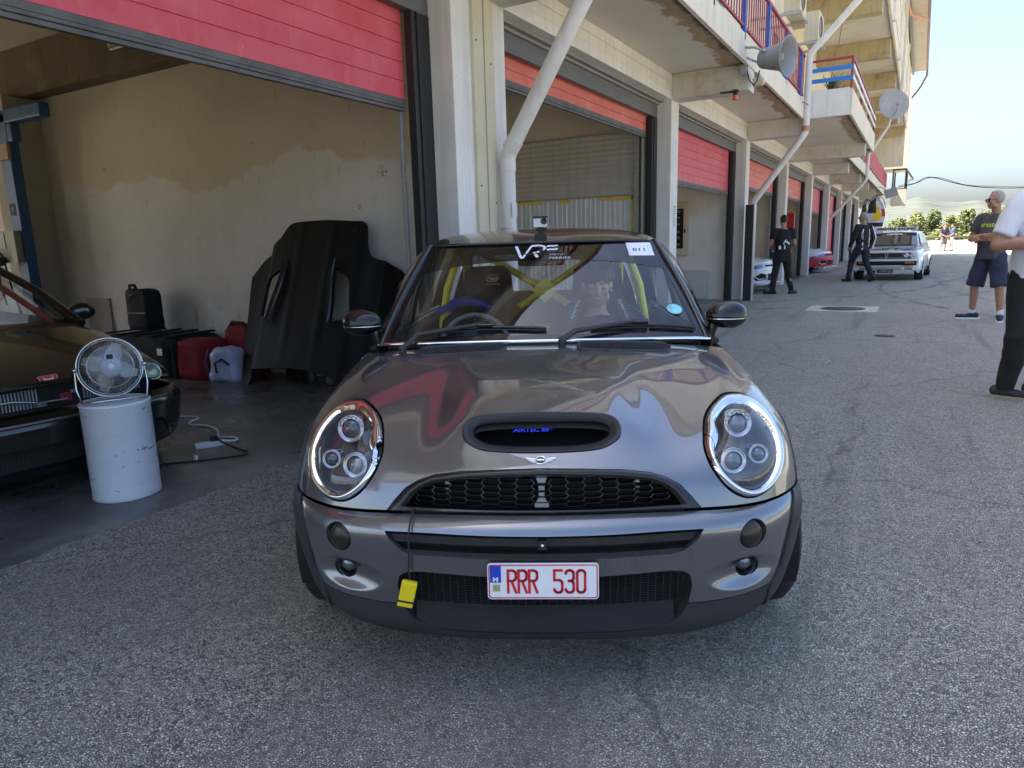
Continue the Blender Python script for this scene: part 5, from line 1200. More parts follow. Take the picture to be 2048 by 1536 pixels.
# cabin
HW = [[(0, 1.20, .905), (.3, 1.19, .905), (.55, 1.19, .895), (.67, 1.24, .875)], [(0, 1.62, 1.125), (.28, 1.62, 1.124), (.5, 1.64, 1.115), (.605, 1.68, 1.10)], [(0, 2.0, 1.285), (.25, 2.0, 1.284), (.43, 2.02, 1.278), (.53, 2.06, 1.265)]]
t = MB(); t.grid(surf(HW, 20, 40), 0, True); t.build('windscreen', glass, hz)
for s in (-1, 1):
    t = MB(); t.tube([(s*.73, 1.18, .855), (s*.655, 1.60, 1.09), (s*.565, 2.04, 1.275)], [.035, .03, .03], 8); t.build('screen_pillar', car_black, hz)
    t = MB(); t.tube([(s*.62, 1.36, .5), (s*.62, 1.38, .88), (s*.53, 1.75, 1.09), (s*.47, 2.05, 1.23), (s*.47, 2.5, 1.25)], .022, 8); t.build('cage_tube', pm('cage_red', (.33, .03, .025), .45), hz)
    t = MB(); t.ell((s*.86, 1.42, .925), (.10, .06, .065), 0, 10, 14); t.tube([(s*.74, 1.42, .87), (s*.80, 1.42, .90)], .02, 8); t.build('door_mirror', car_black, hz)
    rows = [[(s*.76, 1.25, .86), (s*.815, 1.25, .74), (s*.835, 1.25, .55), (s*.82, 1.25, .2)], [(s*.77, 2.4, .90), (s*.825, 2.4, .76), (s*.845, 2.4, .55), (s*.83, 2.4, .2)], [(s*.74, 3.7, .93), (s*.80, 3.7, .78), (s*.82, 3.7, .55), (s*.80, 3.7, .25)], [(s*.66, 4.15, .92), (s*.71, 4.15, .78), (s*.72, 4.15, .55), (s*.70, 4.15, .3)]]
    t = MB(); t.grid(surf(rows, 24, 14, False), 0, True); t.build('side_panel', car_black, hz)
    t = MB(); t.grid(surf([[(s*.76, 1.25, .87), (s*.66, 1.64, 1.09), (s*.57, 2.05, 1.26)], [(s*.77, 2.3, .90), (s*.68, 2.3, 1.10), (s*.58, 2.3, 1.29)], [(s*.75, 3.4, .93), (s*.66, 3.2, 1.12), (s*.57, 3.0, 1.28)]], 12, 8, False), 0, True); t.build('side_window', glass, hz)
    for yw in (.78, 3.4):
        t = MB(); t.lathe([(.18, -.09), (.29, -.09), (.30, -.05), (.30, .05), (.29, .09), (.18, .09)], 28, (s*.74, yw, .317), (1, 0, 0)); t.build('tyre', rubber, hz)
t = MB(); t.grid(surf([[(0, 2.0, 1.287), (.3, 2.0, 1.286), (.55, 2.06, 1.265)], [(0, 2.5, 1.33), (.3, 2.5, 1.325), (.58, 2.5, 1.29)], [(0, 3.2, 1.28), (.3, 3.2, 1.275), (.56, 3.1, 1.25)]], 14, 20), 0, True); t.build('roof', car_black, hz)
t = MB(); t.grid(surf([[(0, 3.2, 1.28), (.55, 3.12, 1.25)], [(0, 3.75, .97), (.70, 3.7, .93)], [(0, 4.2, .95), (.66, 4.15, .92)], [(0, 4.25, .4), (.70, 4.15, .4)]], 14, 12), 0, True); t.build('boot', car_black, hz)
t = MB(); t.box(-.70, .70, 1.25, 1.7, .62, .86, 0, .05); t.box(-.6, -.15, 2.1, 2.6, .3, .95, 0, .08); t.box(.15, .6, 2.1, 2.6, .3, .95, 0, .08); t.build('interior', cabin_black, hz, kind='stuff')
t = MB(); t.box(-.72, .72, .3, 4.0, .16, .2); t.build('floor_pan', deep_black, hz)

# white drum with a fan on it
dm = thing('drum', 'scuffed white metal drum standing at the garage door with a fan on top', 'drum', (-3.62, 2.04, .006))
def make_drum():
    m, nt, b = _mat('scuffed_white_drum'); v = coord(nt)
    c = ramp(nt, noise(nt, v, 4, 5), [(.3, (.68, .70, .72)), (.7, (.78, .80, .82))]); f = noise(nt, coord(nt, (1, 1, 2.2)), 15, 4, .7)
    c = mix(nt, ramp(nt, f, [(.64, g(0)), (.67, g(.85))]), c, (.17, .16, .17)); f = noise(nt, v, 7, 6, .7); c = mix(nt, ramp(nt, f, [(.70, g(0)), (.76, g(.7))]), c, (.42, .33, .25))
    L(nt, c, b.inputs['Base Color']); b.inputs['Roughness'].default_value = .42; b.inputs['Coat Weight'].default_value = .2; bump(nt, b, noise(nt, v, 9, 3), .1, .004); return m
t = MB(); R_ = .168; t.lathe([(0, .002), (R_*.985, .0), (R_, .008), (R_*.985, .02), (R_*.985, .495), (R_*1.012, .503), (R_*1.012, .512), (R_*.98, .516), (R_*.96, .508), (0, .506)], 48, (0, 0, 0)); drm = make_drum(); t.build('barrel', drm, dm); t = MB(); t.lathe([(0, .5105), (R_*.90, .5105), (R_*.93, .5095), (R_*.95, .509)], 48, (0, 0, 0)); t.lathe([(.0, .516), (.022, .515), (.026, .511)], 16, (.08, .06, 0)); t.build('lid', drm, dm)
fn = thing('desk_fan', 'chrome wire cage fan with white blades standing on the white drum', 'fan', (-3.62, 2.04, .522))
fax = Vector((.86, -.42, .16)).normalized(); fu = fax.cross(Vector((0, 0, 1))).normalized(); fw_ = fu.cross(fax); fc = Vector((0, 0, .175)); FR = .152
wire = pm('chrome_wire', (.62, .63, .64), .18, metal=1)
t = MB(); ring = lambda r, d, n=48: [fc+(fu*cos(2*pi*k/n)+fw_*sin(2*pi*k/n))*r+fax*d for k in range(n)]
t.tube(ring(FR, 0), .0055, 8, closed=True); t.build('rim_ring', wire, fn)
t = MB()
nW = 72
for sgn in (1, -1):
    for k in range(nW):
        a = 2*pi*k/nW; d = fu*cos(a)+fw_*sin(a)
        t.tube([fc+d*FR+fax*0, fc+d*FR*.93+fax*sgn*.030, fc+d*FR*.70+fax*sgn*.052, fc+d*.05+fax*sgn*.060], .0017, 4, caps=False)
    t.tube(ring(FR*.70, sgn*.052), .0015, 4, closed=True); t.tube(ring(FR*.93, sgn*.030), .0018, 4, closed=True)
t.build('wire_cage', wire, fn, kind='stuff')
t = MB(); t.lathe([(0, .012), (.028, .012), (.050, .009), (.054, 0), (.05, -.006), (0, -.006)], 36, fc+fax*.060, fax); t.obox(fc+fax*.066+fw_*.050, (fu, fw_, fax), (.026, .02, .006), 0, .006); t.build('hub_plate', pm('fan_grey', (.40, .43, .48), .45), fn)
t = MB(); t.lathe([(.019, .016), (.0195, .0165), (.033, .0165), (.034, .0125)], 30, fc+fax*.060, fax)
for k in range(18):
    a = 2*pi*k/18; d = fu*cos(a)+fw_*sin(a); t.obox(fc+fax*.0770+d*.0265, (d, fax.cross(d), fax), (.0055, .0016, .0006), 1)
t.lathe([(0, .019), (.016, .018), (.018, .013)], 24, fc+fax*.060, fax); t.build('dial', [pm('fan_pale', (.62, .66, .70), .4), soft_black], fn)
t = MB(); t.obox(fc+fax*.0735+fw_*.052, (fu, fw_, fax), (.015, .012, .002), 0, .003); t.build('logo_plate', soft_black, fn)
for k in range(4):
    t = MB(); a0 = radians(20+90*k); P = []
    for i in range(7):
        r = .035+.095*i/6; w = .030+.030*sin(pi*min(1, i/5.2)); row = []
        for j in range(6):
            a = a0+(j/5-.5)*w/r*1.35; d = fu*cos(a)+fw_*sin(a); row.append(tuple(fc+d*r+fax*(.022*(j/5-.5)*1.5)))
        P.append(row)
    t.grid(P, 0, True); t.build('blade', pm('fan_blade', (.62, .60, .54), .3, coat=.4) if k == 0 else bpy.data.materials['fan_blade'], fn)
t = MB(); t.lathe([(0, .03), (.035, .025), (.04, -.05), (.03, -.09), (0, -.1)], 20, fc-fax*.01, fax); t.build('motor', pm('motor_grey', (.30, .32, .36), .4), fn)
t = MB(); hl_ = [fc+fu*FR*1.05, fc+fu*FR*1.08+Vector((0, 0, -.10)), fc+fu*FR*.98+Vector((0, 0, -.172))+fax*.03, fc+fu*FR*.8+Vector((0, 0, -.174))+fax*.09, fc-fu*FR*.8+Vector((0, 0, -.174))+fax*.09, fc-fu*FR*.98+Vector((0, 0, -.172))+fax*.03, fc-fu*FR*1.08+Vector((0, 0, -.10)), fc-fu*FR*1.05]
t.tube(hl_, .006, 8); t.tube([fc+fu*FR*.98+Vector((0, 0, -.172))+fax*.03, fc+fu*FR*.7+Vector((0, 0, -.174))-fax*.09, fc-fu*FR*.7+Vector((0, 0, -.174))-fax*.09, fc-fu*FR*.98+Vector((0, 0, -.172))+fax*.03], .0055, 8)
t.lathe([(0, .012), (.012, .01), (.012, -.01), (0, -.012)], 12, fc+fu*FR*1.05, fu); t.lathe([(0, .012), (.012, .01), (.012, -.01), (0, -.012)], 12, fc-fu*FR*1.05, fu); t.build('stand', wire, fn)
# power strip, plug and leads
ps = thing('power_strip', 'white power strip with a black plug lying on the garage floor', 'power strip', (-3.99, 2.83, .006), radians(60))
t = MB(); t.box(-.09, .09, -.027, .027, 0, .035, 0, .008); t.build('strip_body', pm('strip_white', (.72, .72, .70), .4), ps)
t = MB(); t.box(.005, .055, -.02, .02, .036, .066, 0, .006); t.build('plug', soft_black, ps)
def lead(name, pts, r, mat, label):
    t = MB(); t.tube([tuple(p) for p in nspline(np.array(pts, float), 50)], r, 8); o = t.build(name, mat, None); tag(o, label, 'cable'); return o
lead('white_lead', [(-3.95, 2.90, .035), (-3.92, 2.98, .02), (-4.02, 3.04, .014), (-4.12, 3.0, .014), (-4.22, 3.07, .014), (-4.45, 3.17, .014), (-4.62, 3.14, .014), (-4.72, 3.22, .014), (-4.80, 3.32, .014), (-5.05, 3.2, .014), (-5.2, 2.95, .014), (-5.3, 2.6, .014)], .0075, pm('lead_white', (.70, .70, .68), .5), 'white extension lead snaking over the garage floor to the power strip')
lead('black_lead', [(-3.96, 2.86, .07), (-3.86, 2.86, .03), (-3.68, 2.85, .012), (-3.60, 2.80, .012), (-3.66, 2.70, .012), (-3.74, 2.60, .012), (-3.86, 2.48, .012), (-3.92, 2.36, .012), (-3.86, 2.22, .012), (-3.80, 2.12, .012), (-3.82, 2.0, .012)], .006, soft_black, 'black fan lead curving from the power strip to the white drum')
t = MB(); t.box(-.012, .012, -.008, .008, 0, .028, 0, .003); o = t.build('cable_tag', white_vinyl, None); o.location = (-3.79, 2.58, .012); tag(o, 'small white tag on the black lead on the garage floor', 'tag')

# loose black bonnet leaning on the wall
bn_ = thing('spare_bonnet', 'loose matt black bonnet with two vent cut-outs leaning against the garage wall', 'car bonnet', (-4.6, 4.4, 0))
import builtins
CAMP = Vector((0, 0, 1.265))
HOOD_OUT = [(-5.203, 1.506), (-5.023, 1.534), (-4.705, 1.537), (-4.401, 1.516), (-4.261, 1.492), (-4.224, 1.357), (-4.181, 1.219), (-4.118, 1.171), (-3.981, 1.11), (-3.883, 1.053), (-3.924, 0.976), (-3.932, 0.865), (-3.899, 0.741), (-3.834, 0.633), (-3.823, 0.471), (-3.87, 0.267), (-4.042, 0.053), (-4.279, 0.134), (-4.453, 0.193), (-4.656, 0.222), (-4.847, 0.228), (-5.163, 0.209), (-5.423, 0.184), (-5.493, 0.157), (-5.567, -0.003), (-5.649, -0.019), (-5.706, 0.26), (-5.745, 0.606), (-5.792, 0.96), (-5.765, 1.053), (-5.643, 1.186), (-5.501, 1.251), (-5.419, 1.32), (-5.301, 1.392)]
HOOD_L = [(-5.173, 1.109), (-5.224, 0.893), (-5.273, 0.671), (-5.357, 0.668), (-5.444, 0.673), (-5.423, 0.845), (-5.38, 1.001), (-5.287, 1.064)]
HOOD_R = [(-4.525, 1.104), (-4.425, 1.061), (-4.336, 0.996), (-4.302, 0.838), (-4.265, 0.665), (-4.366, 0.663), (-4.469, 0.66), (-4.486, 0.793), (-4.513, 0.964)]
HOOD_HOLES = [(-5.163, 1.447), (-4.366, 1.437), (-4.238, 0.216)]
HOOD_C = -4.808
t = MB()
ho = curve2(HOOD_OUT, 150, True); cA = curve2(HOOD_L, 40, True); cB = curve2(HOOD_R, 40, True)
us = np.linspace(min(p[0] for p in ho)-.02, max(p[0] for p in ho)+.02, 150); vs_ = np.linspace(min(p[1] for p in ho)-.02, max(p[1] for p in ho)+.02, 150)
UU, VV = np.meshgrid(us, vs_, indexing='ij')
def hood_pos(U, V):
    """U along X, V up; leaning back to the wall, with the bonnet's crown and creases"""
    lean = 4.30+.36*V
    cr = .045*np.cos(np.clip((U-HOOD_C)/.85, -1, 1)*pi/2)
    edge = .035*np.clip((np.abs(U-HOOD_C)-.52)/.2, 0, 1)**2
    rib = .009*np.exp(-((np.abs(U-HOOD_C)-.20)/.05)**2)*np.clip(V-.2, 0, .4)/.4
    return np.stack([U, lean-cr+edge*4-rib, V], -1)
SHD = hood_pos(UU, VV); f = np.minimum.reduce([sdist(ho, UU, VV), -sdist(cA, UU, VV), -sdist(cB, UU, VV)])
p = panel(SHD, f, .03, out=1 if normals(SHD)[70, 70][1] < 0 else -1); matt = pm('matt_black_panel', (.007, .007, .007), .6, var=.25, vs=3, rvar=.1, spec=.2)
p.build('skin', matt, bn_, world=True)
for c_, sg in ((cA, -1), (cB, 1)):
    t = MB(); lx = max(q[0] for q in c_) if sg < 0 else min(q[0] for q in c_)
    rows = []
    for k in range(12):
        V = min(q[1] for q in c_)-.06+(max(q[1] for q in c_)-min(q[1] for q in c_)+.14)*k/11
        xs_ = [q[0] for q in c_ if abs(q[1]-V) < .05] or [lx]; xe = (max(xs_) if sg < 0 else min(xs_)); w = .055*sin(pi*k/11)
        rows.append([(xe+sg*.012, 4.30+.36*V-.055, V), (xe-sg*w*.5+sg*.004, 4.30+.36*V-.075-w*.4, V), (xe-sg*w-sg*.004, 4.30+.36*V-.058, V)])
    t.grid(rows, 0, True); t.build('vent_lip', pm('satin_black', (.03, .03, .032), .25, var=.2) if sg < 0 else bpy.data.materials['satin_black'], bn_, world=True)
for U, V in HOOD_HOLES:
    t = MB(); y_ = float(hood_pos(np.array(U), np.array(V))[1]); t.lathe([(.012, .004), (.02, .006), (.024, 0), (.01, -.01)], 14, (U, y_, V), (0, -1, .3)); t.build('catch', soft_black, bn_, world=True)

# bags and cases along the wall
cloth_black = pm('black_cloth', (.012, .012, .013), .85, var=.3, bs=.4, bscale=40, bdist=.006)
cloth_red = pm('red_cloth', (.26, .012, .018), .8, var=.25, bs=.4, bscale=30, bdist=.006)
bag_white = pm('white_blue_plastic', (.52, .56, .74), .35, var=.12, bs=.6, bscale=22, bdist=.02)
def soft_box(name, label, cat, c, half, rz, mat, jag=.02, seed=1, top=.0):
    o = thing(name, label, cat, (c[0], c[1], c[2]), rz)
    r = random.Random(seed); bm = bmesh.new(); bmesh.ops.create_cube(bm, size=2); bmesh.ops.subdivide_edges(bm, edges=bm.edges[:], cuts=5, use_grid_fill=True)
    from mathutils import noise as mn
    for v in bm.verts:
        p = v.co.copy(); k = .90+.10*(1-max(abs(p.x), abs(p.y))**4)
        taper = 1-top*(p.z*.5+.5)
        q = Vector((p.x*half[0]*taper, p.y*half[1]*taper, (p.z+1)*half[2]))
        n = mn.noise_vector(q*7+Vector((seed*3, 0, 0)))*jag
        rr2 = Vector((p.x, p.y, p.z)); e = sum(1 for a in rr2 if abs(a) > .95)
        if e >= 2: q -= Vector((p.x*half[0], p.y*half[1], p.z*half[2]))*.06*(e-1)
        v.co = q+n if p.z > -.95 else Vector((q.x+n.x, q.y+n.y, 0))
    t = MB(); t.bm(bm, 0, True); t.build('body', mat, o); return o
o = soft_box('tool_case', 'long flat black case lying by the garage wall behind the saloon', 'case', (-7.15, 4.62, .006), (.62, .33, .21), radians(4), cloth_black, .006, 3)
for k in range(3):
    t = MB(); t.box(-.62+.5*k, -.54+.5*k, -.345, -.325, .24, .31, 0, .004); t.build('latch', satin_metal, o)
for k in range(5): t = MB(); t.box(-.6+.26*k, -.52+.26*k, -.3, .3, .421, .437, 0, .006); t.build('lid_rib', cloth_black, o)
o = soft_box('black_rucksack', 'black rucksack standing on the long case against the garage wall', 'bag', (-7.62, 4.78, .435), (.19, .11, .23), radians(3), cloth_black, .018, 5, .05)
t = MB(); t.tube([(-.15, -.05, .44), (-.13, -.06, .50), (-.06, -.05, .50), (-.03, -.05, .45)], .018, 6); t.build('handle', cloth_black, o)
t = MB(); t.box(-.17, .17, -.128, -.122, .19, .20); t.tube([(-.07, -.125, .36), (-.05, -.13, .39), (.0, -.13, .40)], .008, 5); t.build('trim', pm('pale_trim', (.30, .30, .30), .6), o)
o = soft_box('red_bag', 'red and black holdall by the garage wall, left of the white carrier bag', 'bag', (-6.35, 4.55, .006), (.20, .20, .20), radians(10), cloth_red, .02, 8, .08)
t = MB(); t.box(-.215, -.19, -.205, .2, .0, .37, 0, .01); t.build('end_panel', cloth_black, o)
o = soft_box('red_bag', 'small red bag behind the white carrier bag, beside the loose bonnet', 'bag', (-6.05, 4.83, .006), (.24, .12, .26), radians(0), cloth_red, .03, 11, .25)
t = MB(); t.tube([(-.2, -.05, .44), (-.05, -.08, .56), (.12, -.08, .55), (.2, -.05, .46)], .016, 6); t.build('handle', cloth_black, o)
o = soft_box('carrier_bag', 'white and blue plastic carrier bag on the garage floor beside the loose bonnet', 'bag', (-5.93, 4.52, .006), (.17, .14, .17), radians(12), bag_white, .045, 14, .25)
t = MB(); t.tube([(-.02, -.15, .10), (-.02, -.17, .2), (.06, -.16, .24), (.13, -.14, .18)], .012, 6); t.tube([(-.16, -.1, .02), (-.17, -.12, .2), (-.13, -.1, .33)], .012, 6); t.build('print', pm('bag_print', (.04, .04, .10), .5), o)
for (xx_, lb, col_) in ((-5.05, 'dull green plastic can under the loose bonnet', (.12, .14, .10)), (-4.80, 'clear plastic bottle under the loose bonnet beside the green can', (.34, .34, .30))):
    o = thing('plastic_can' if 'can' in lb[:18] else 'plastic_bottle', lb, 'can' if 'can' in lb[:18] else 'bottle', (xx_, 4.78, .006))
    t = MB()
    if 'can' in lb[:18]: t.box(-.12, .12, -.08, .08, 0, .26, 0, .025); t.lathe([(.025, .26), (.025, .29), (0, .29)], 12, (.05, 0, 0)); t.build('body', pm('can_green', col_, .35), o)
    else: t.lathe([(0, 0), (.045, .0), (.048, .05), (.044, .1), (.048, .15), (.045, .2), (.018, .26), (.016, .29), (0, .29)], 18, (0, 0, 0)); t.build('body', pm('bottle_clear', col_, .15, coat=.8), o)
o = thing('broom', 'wooden handled pole leaning on the garage wall behind the loose bonnet', 'broom', (-5.35, 4.97, 0))
t = MB(); t.tube([(0, -.12, .02), (.0, .02, 1.08)], .014, 8); t.build('handle', pm('brown_wood', (.16, .06, .03), .6), o); t = MB(); t.box(-.11, .11, -.15, -.09, .02, .10, 0, .01); t.build('broom_head', cloth_black, o)

# vehicle lift post, its control box, lamp fitting
lp = thing('lift_post', 'blue steel lift post with a top arm in the corner of the first garage', 'lift', (-9.5, 4.55, 0))
lb_ = pm('lift_blue', (.012, .075, .21), .45, var=.2)
t = MB(); t.box(-9.62, -9.40, 4.48, 4.60, 0, 2.95, 0, .01); t.build('post', lb_, lp, world=True)
t = MB(); t.box(-9.80, -8.62, 4.48, 4.60, 2.83, 2.98, 0, .02); t.box(-9.62, -9.30, 4.485, 4.595, 2.62, 2.83, 0, .03); t.build('arm', lb_, lp, world=True)
t = MB(); t.box(-9.66, -9.36, 4.44, 4.479, 2.42, 2.60, 0, .004); t.build('cover_box', pm('tan_cover', (.30, .21, .12), .6), lp, world=True)
t = MB(); t.box(-9.585, -9.465, 4.476, 4.4795, 1.78, 1.92); t.build('label_plate', soft_black, lp, world=True)
t = MB(); text(t, '!', .06, (-9.525, 4.4755, 1.85), (1, 0, 0), (0, 0, 1), 0, fit=(.012, .05)); t.build('label_mark', white_vinyl, lp, world=True)
eb = thing('fuse_box', 'olive grey fuse box with loose black wires on the garage column', 'fuse box', (-9.7, 4.5, 1.2))
olive = pm('olive_box', (.27, .27, .19), .5)
t = MB(); t.box(-9.86, -9.44, 4.40, 4.60, 1.22, 1.60, 0, .008); t.build('box', olive, eb, world=True)
t = MB(); t.box(-9.83, -9.66, 4.392, 4.399, 1.40, 1.58); t.build('breaker_row', pm('breaker_grey', (.34, .33, .28), .5), eb, world=True)
t = MB(); t.ell((-9.80, 4.36, 1.24), (.13, .06, .06), 0, 8, 12); t.tube([(-9.86, 4.36, 1.22), (-9.88, 4.37, 1.0), (-9.84, 4.38, .7)], .012, 6); t.tube([(-9.68, 4.36, 1.25), (-9.62, 4.37, .9), (-9.56, 4.4, .6)], .012, 6); t.tube([(-9.9, 4.36, 1.26), (-9.84, 4.32, 1.36), (-9.72, 4.33, 1.37), (-9.66, 4.36, 1.26)], .014, 6); t.build('wires', soft_black, eb, world=True)
lf = thing('ceiling_lamp', 'unlit strip lamp fitting on the concrete ceiling beam of the first garage', 'lamp', (-7.37, 4.78, 3.4))
t = MB(); t.box(-7.55, -7.15, 4.70, 4.79, 3.42, 3.50, 0, .008); t.build('lamp_body', pm('lamp_grey', (.42, .40, .36), .5), lf, world=True)
t = MB(); t.tube([(-7.53, 4.72, 3.40), (-7.17, 4.72, 3.40)], .014, 8); t.build('tube', pm('lamp_tube', (.62, .60, .55), .3), lf, world=True)

# ================================================================== people
from mathutils import noise as mnoise
def remesh(t, name, mats, parent, vox, smooth=3, fold=0., fscale=9., label=None):
    """join closed shapes into one continuous skin"""
    o = t.build(name, mats, parent, recalc=True)
    m = o.modifiers.new('r', 'REMESH'); m.mode = 'VOXEL'; m.voxel_size = vox; m.use_smooth_shade = True
    if smooth: s = o.modifiers.new('s', 'SMOOTH'); s.iterations = smooth; s.factor = .5
    o.parent = None; me = evaluated(o); o.parent = parent; o.modifiers.clear(); old = o.data; o.data = me; bpy.data.meshes.remove(old); me.name = name
    if not isinstance(mats, (list, tuple)): mats = [mats]
    me.materials.clear()
    for q in mats: me.materials.append(q)
    if fold:
        n_ = len(me.vertices); co = np.empty(n_*3); no = np.empty(n_*3); me.vertices.foreach_get('co', co); me.vertices.foreach_get('normal', no); co = co.reshape(-1, 3); no = no.reshape(-1, 3)
        d = [mnoise.noise((q[0]*fscale, q[1]*fscale, q[2]*fscale*.6))+.45*mnoise.noise((q[0]*fscale*2.3+5, q[1]*fscale*2.3, q[2]*fscale*1.6)) for q in co]
        me.vertices.foreach_set('co', (co+no*(np.array(d)*fold)[:, None]).ravel()); me.update()
    me.polygons.foreach_set('use_smooth', [True]*len(me.polygons))
    return o
def limb(t, p0, r0, p1, r1):
    p0, p1 = Vector(p0), Vector(p1); L_ = (p1-p0).length
    if L_ < 1e-5: return t
    pr = [(r0*sin(a), -r0*cos(a)) for a in np.linspace(0, pi/2, 5)]+[(r1*cos(a), L_+r1*sin(a)) for a in np.linspace(0, pi/2, 5)]
    t.lathe(pr, 14, p0, p1-p0); return t
def cuff(t, p0, r0, p1, r1):
    p0, p1 = Vector(p0), Vector(p1); L_ = (p1-p0).length
    t.lathe([(0, -r0*.6), (r0*.8, -r0*.3), (r0, 0), (r1, L_-.004), (r1*.97, L_), (0, L_)], 18, p0, p1-p0); return t
def chain(t, pts, rs):
    for (a, b), (c, d) in zip(zip(pts, pts[1:]), zip(rs, rs[1:])): limb(t, a, c, b, d)
    return t
def loft_rings(t, rings, M, n=20):
    """closed body of stacked ellipses (z, rx, ry, y offset)"""
    P = [[tuple(M @ Vector((rx*cos(2*pi*k/n), yo+ry*sin(2*pi*k/n)*(1), z))) for k in range(n)] for z, rx, ry, yo in rings]
    t.grid(P, 0, True, cv=True); t.add(P[0], [tuple(range(n))]); t.add(P[-1], [tuple(range(n))]); return t
def hand(t, w, d, palm_n, S, curl=.5, side=1):
    """palm, four unequal bent fingers and a thumb from the side of the palm"""
    d = Vector(d).normalized(); pn = Vector(palm_n); pn = (pn-d*pn.dot(d)).normalized(); x = d.cross(pn)*side; w = Vector(w)
    for k in range(4):
        o = (k-1.5)*.019*S; limb(t, w+d*.012*S+x*o*.6, .0135*S, w+d*.082*S+x*o, .0115*S)
        L3 = [.040, .045, .042, .033][k]*S; p = w+d*.085*S+x*o; a = 0
        for j, f in enumerate((1, .72, .55)):
            a += curl*(.55, .8, .6)[j]; dd = d*cos(a)+pn*sin(a); q = p+dd*L3*f; limb(t, p, (.0095-.0008*j)*S, q, (.0088-.0008*j)*S); p = q
    b = w+d*.022*S-x*.022*S; m = b+(d*.55-x*.75+pn*.25).normalized()*.042*S; e = m+(d*.85-x*.2+pn*.3).normalized()*.034*S; limb(t, b, .014*S, m, .0115*S); limb(t, m, .0115*S, e, .0095*S)
    return t
skin_tan = pm('skin_tan', (.36, .19, .125), .5, var=.12, vs=14, bs=.15, bscale=160, bdist=.001); skin_fair = pm('skin_fair', (.50, .33, .26), .5, var=.08, vs=14, bs=.1, bscale=160, bdist=.001)
hair_grey = pm('hair_grey', (.30, .29, .28), .75, var=.35, vs=60, bs=.6, bscale=220, bdist=.004); hair_dark = pm('hair_dark', (.016, .012, .010), .55, var=.4, vs=60, bs=.6, bscale=160, bdist=.004)
def cloth(name, c, var=.18): return pm(name, c, .85, var=var, vs=5, bs=.35, bscale=260, bdist=.0015)
eye_w = pm('eye_white', (.70, .68, .65), .2, var=.03)
def head_parts(t, hc, R, S, nose=1.0):
    f = lambda x, y, z: hc+R @ Vector((x*S, y*S, z*S))
    el = lambda c, r: t.ell(f(*c), [q*S for q in r], 0, 14, 18, rot=R)
    el((0, -.012, .030), (.076, .096, .096)); el((0, .026, -.030), (.063, .068, .088)); el((0, .056, -.094), (.034, .030, .026)); el((0, .078, .020), (.054, .020, .013))
    for s in (-1, 1): el((s*.036, .062, -.032), (.026, .026, .026)); el((s*.078, -.002, -.016), (.011, .021, .032)); el((s*.045, .03, -.075), (.026, .035, .03))
    limb(t, f(0, .088, .006), .010*S, f(0, .112*1, -.030), .0145*S*nose); el((0, .090, -.064), (.024, .012, .0075)); el((0, .088, -.075), (.021, .012, .008))
    return f
def hair_cap(name, mat, parent, hc, R, S, thick=.010, front=.052, low=-.02, fringe=False, vox=.008):
    t = MB(); P = []; c0 = Vector((0, -.012, .032))
    for i in range(31):
        th = pi*i/30; row = []
        for j in range(40):
            ph = 2*pi*j/40; d = Vector((sin(th)*cos(ph), sin(th)*sin(ph), cos(th)))
            r = [.076, .096, .096]; q = Vector((d.x*(r[0]+thick), d.y*(r[1]+thick), d.z*(r[2]+thick*1.3)))
            hl = front-(.09 if fringe else .0)*0
            z = q.z; keep = (z > hl if q.y > .03 else z > low-.055*max(0, min(1, (.03-q.y)/.08)))
            if not keep: q *= .80
            row.append(tuple(hc+R @ ((c0+q)*S)))
        P.append(row)
    t.grid(P, 0, True, cv=True)
    if fringe:
        rr = random.Random(2)
        for k in range(34):
            a = rr.uniform(-1, 1); s_ = Vector((a*.062, .045+.03*(1-a*a), .085+rr.uniform(-.01, .01))); e = Vector((a*.066+rr.uniform(-.012, .012), .076+.022*(1-a*a), .034+rr.uniform(-.012, .012)))
            limb(t, hc+R @ (s_*S), .013*S, hc+R @ (e*S), .004*S)
        for k in range(30):
            a = rr.uniform(0, 2*pi); s_ = Vector((.07*cos(a), -.01+.08*sin(a), .09)); e = s_*1.12+Vector((rr.uniform(-.02, .02), rr.uniform(-.01, .03), rr.uniform(-.0, .03))); limb(t, hc+R @ (s_*S), .016*S, hc+R @ (e*S), .006*S)
        return remesh(t, name, mat, parent, vox*S, 1)
    return t.build(name, mat, parent)
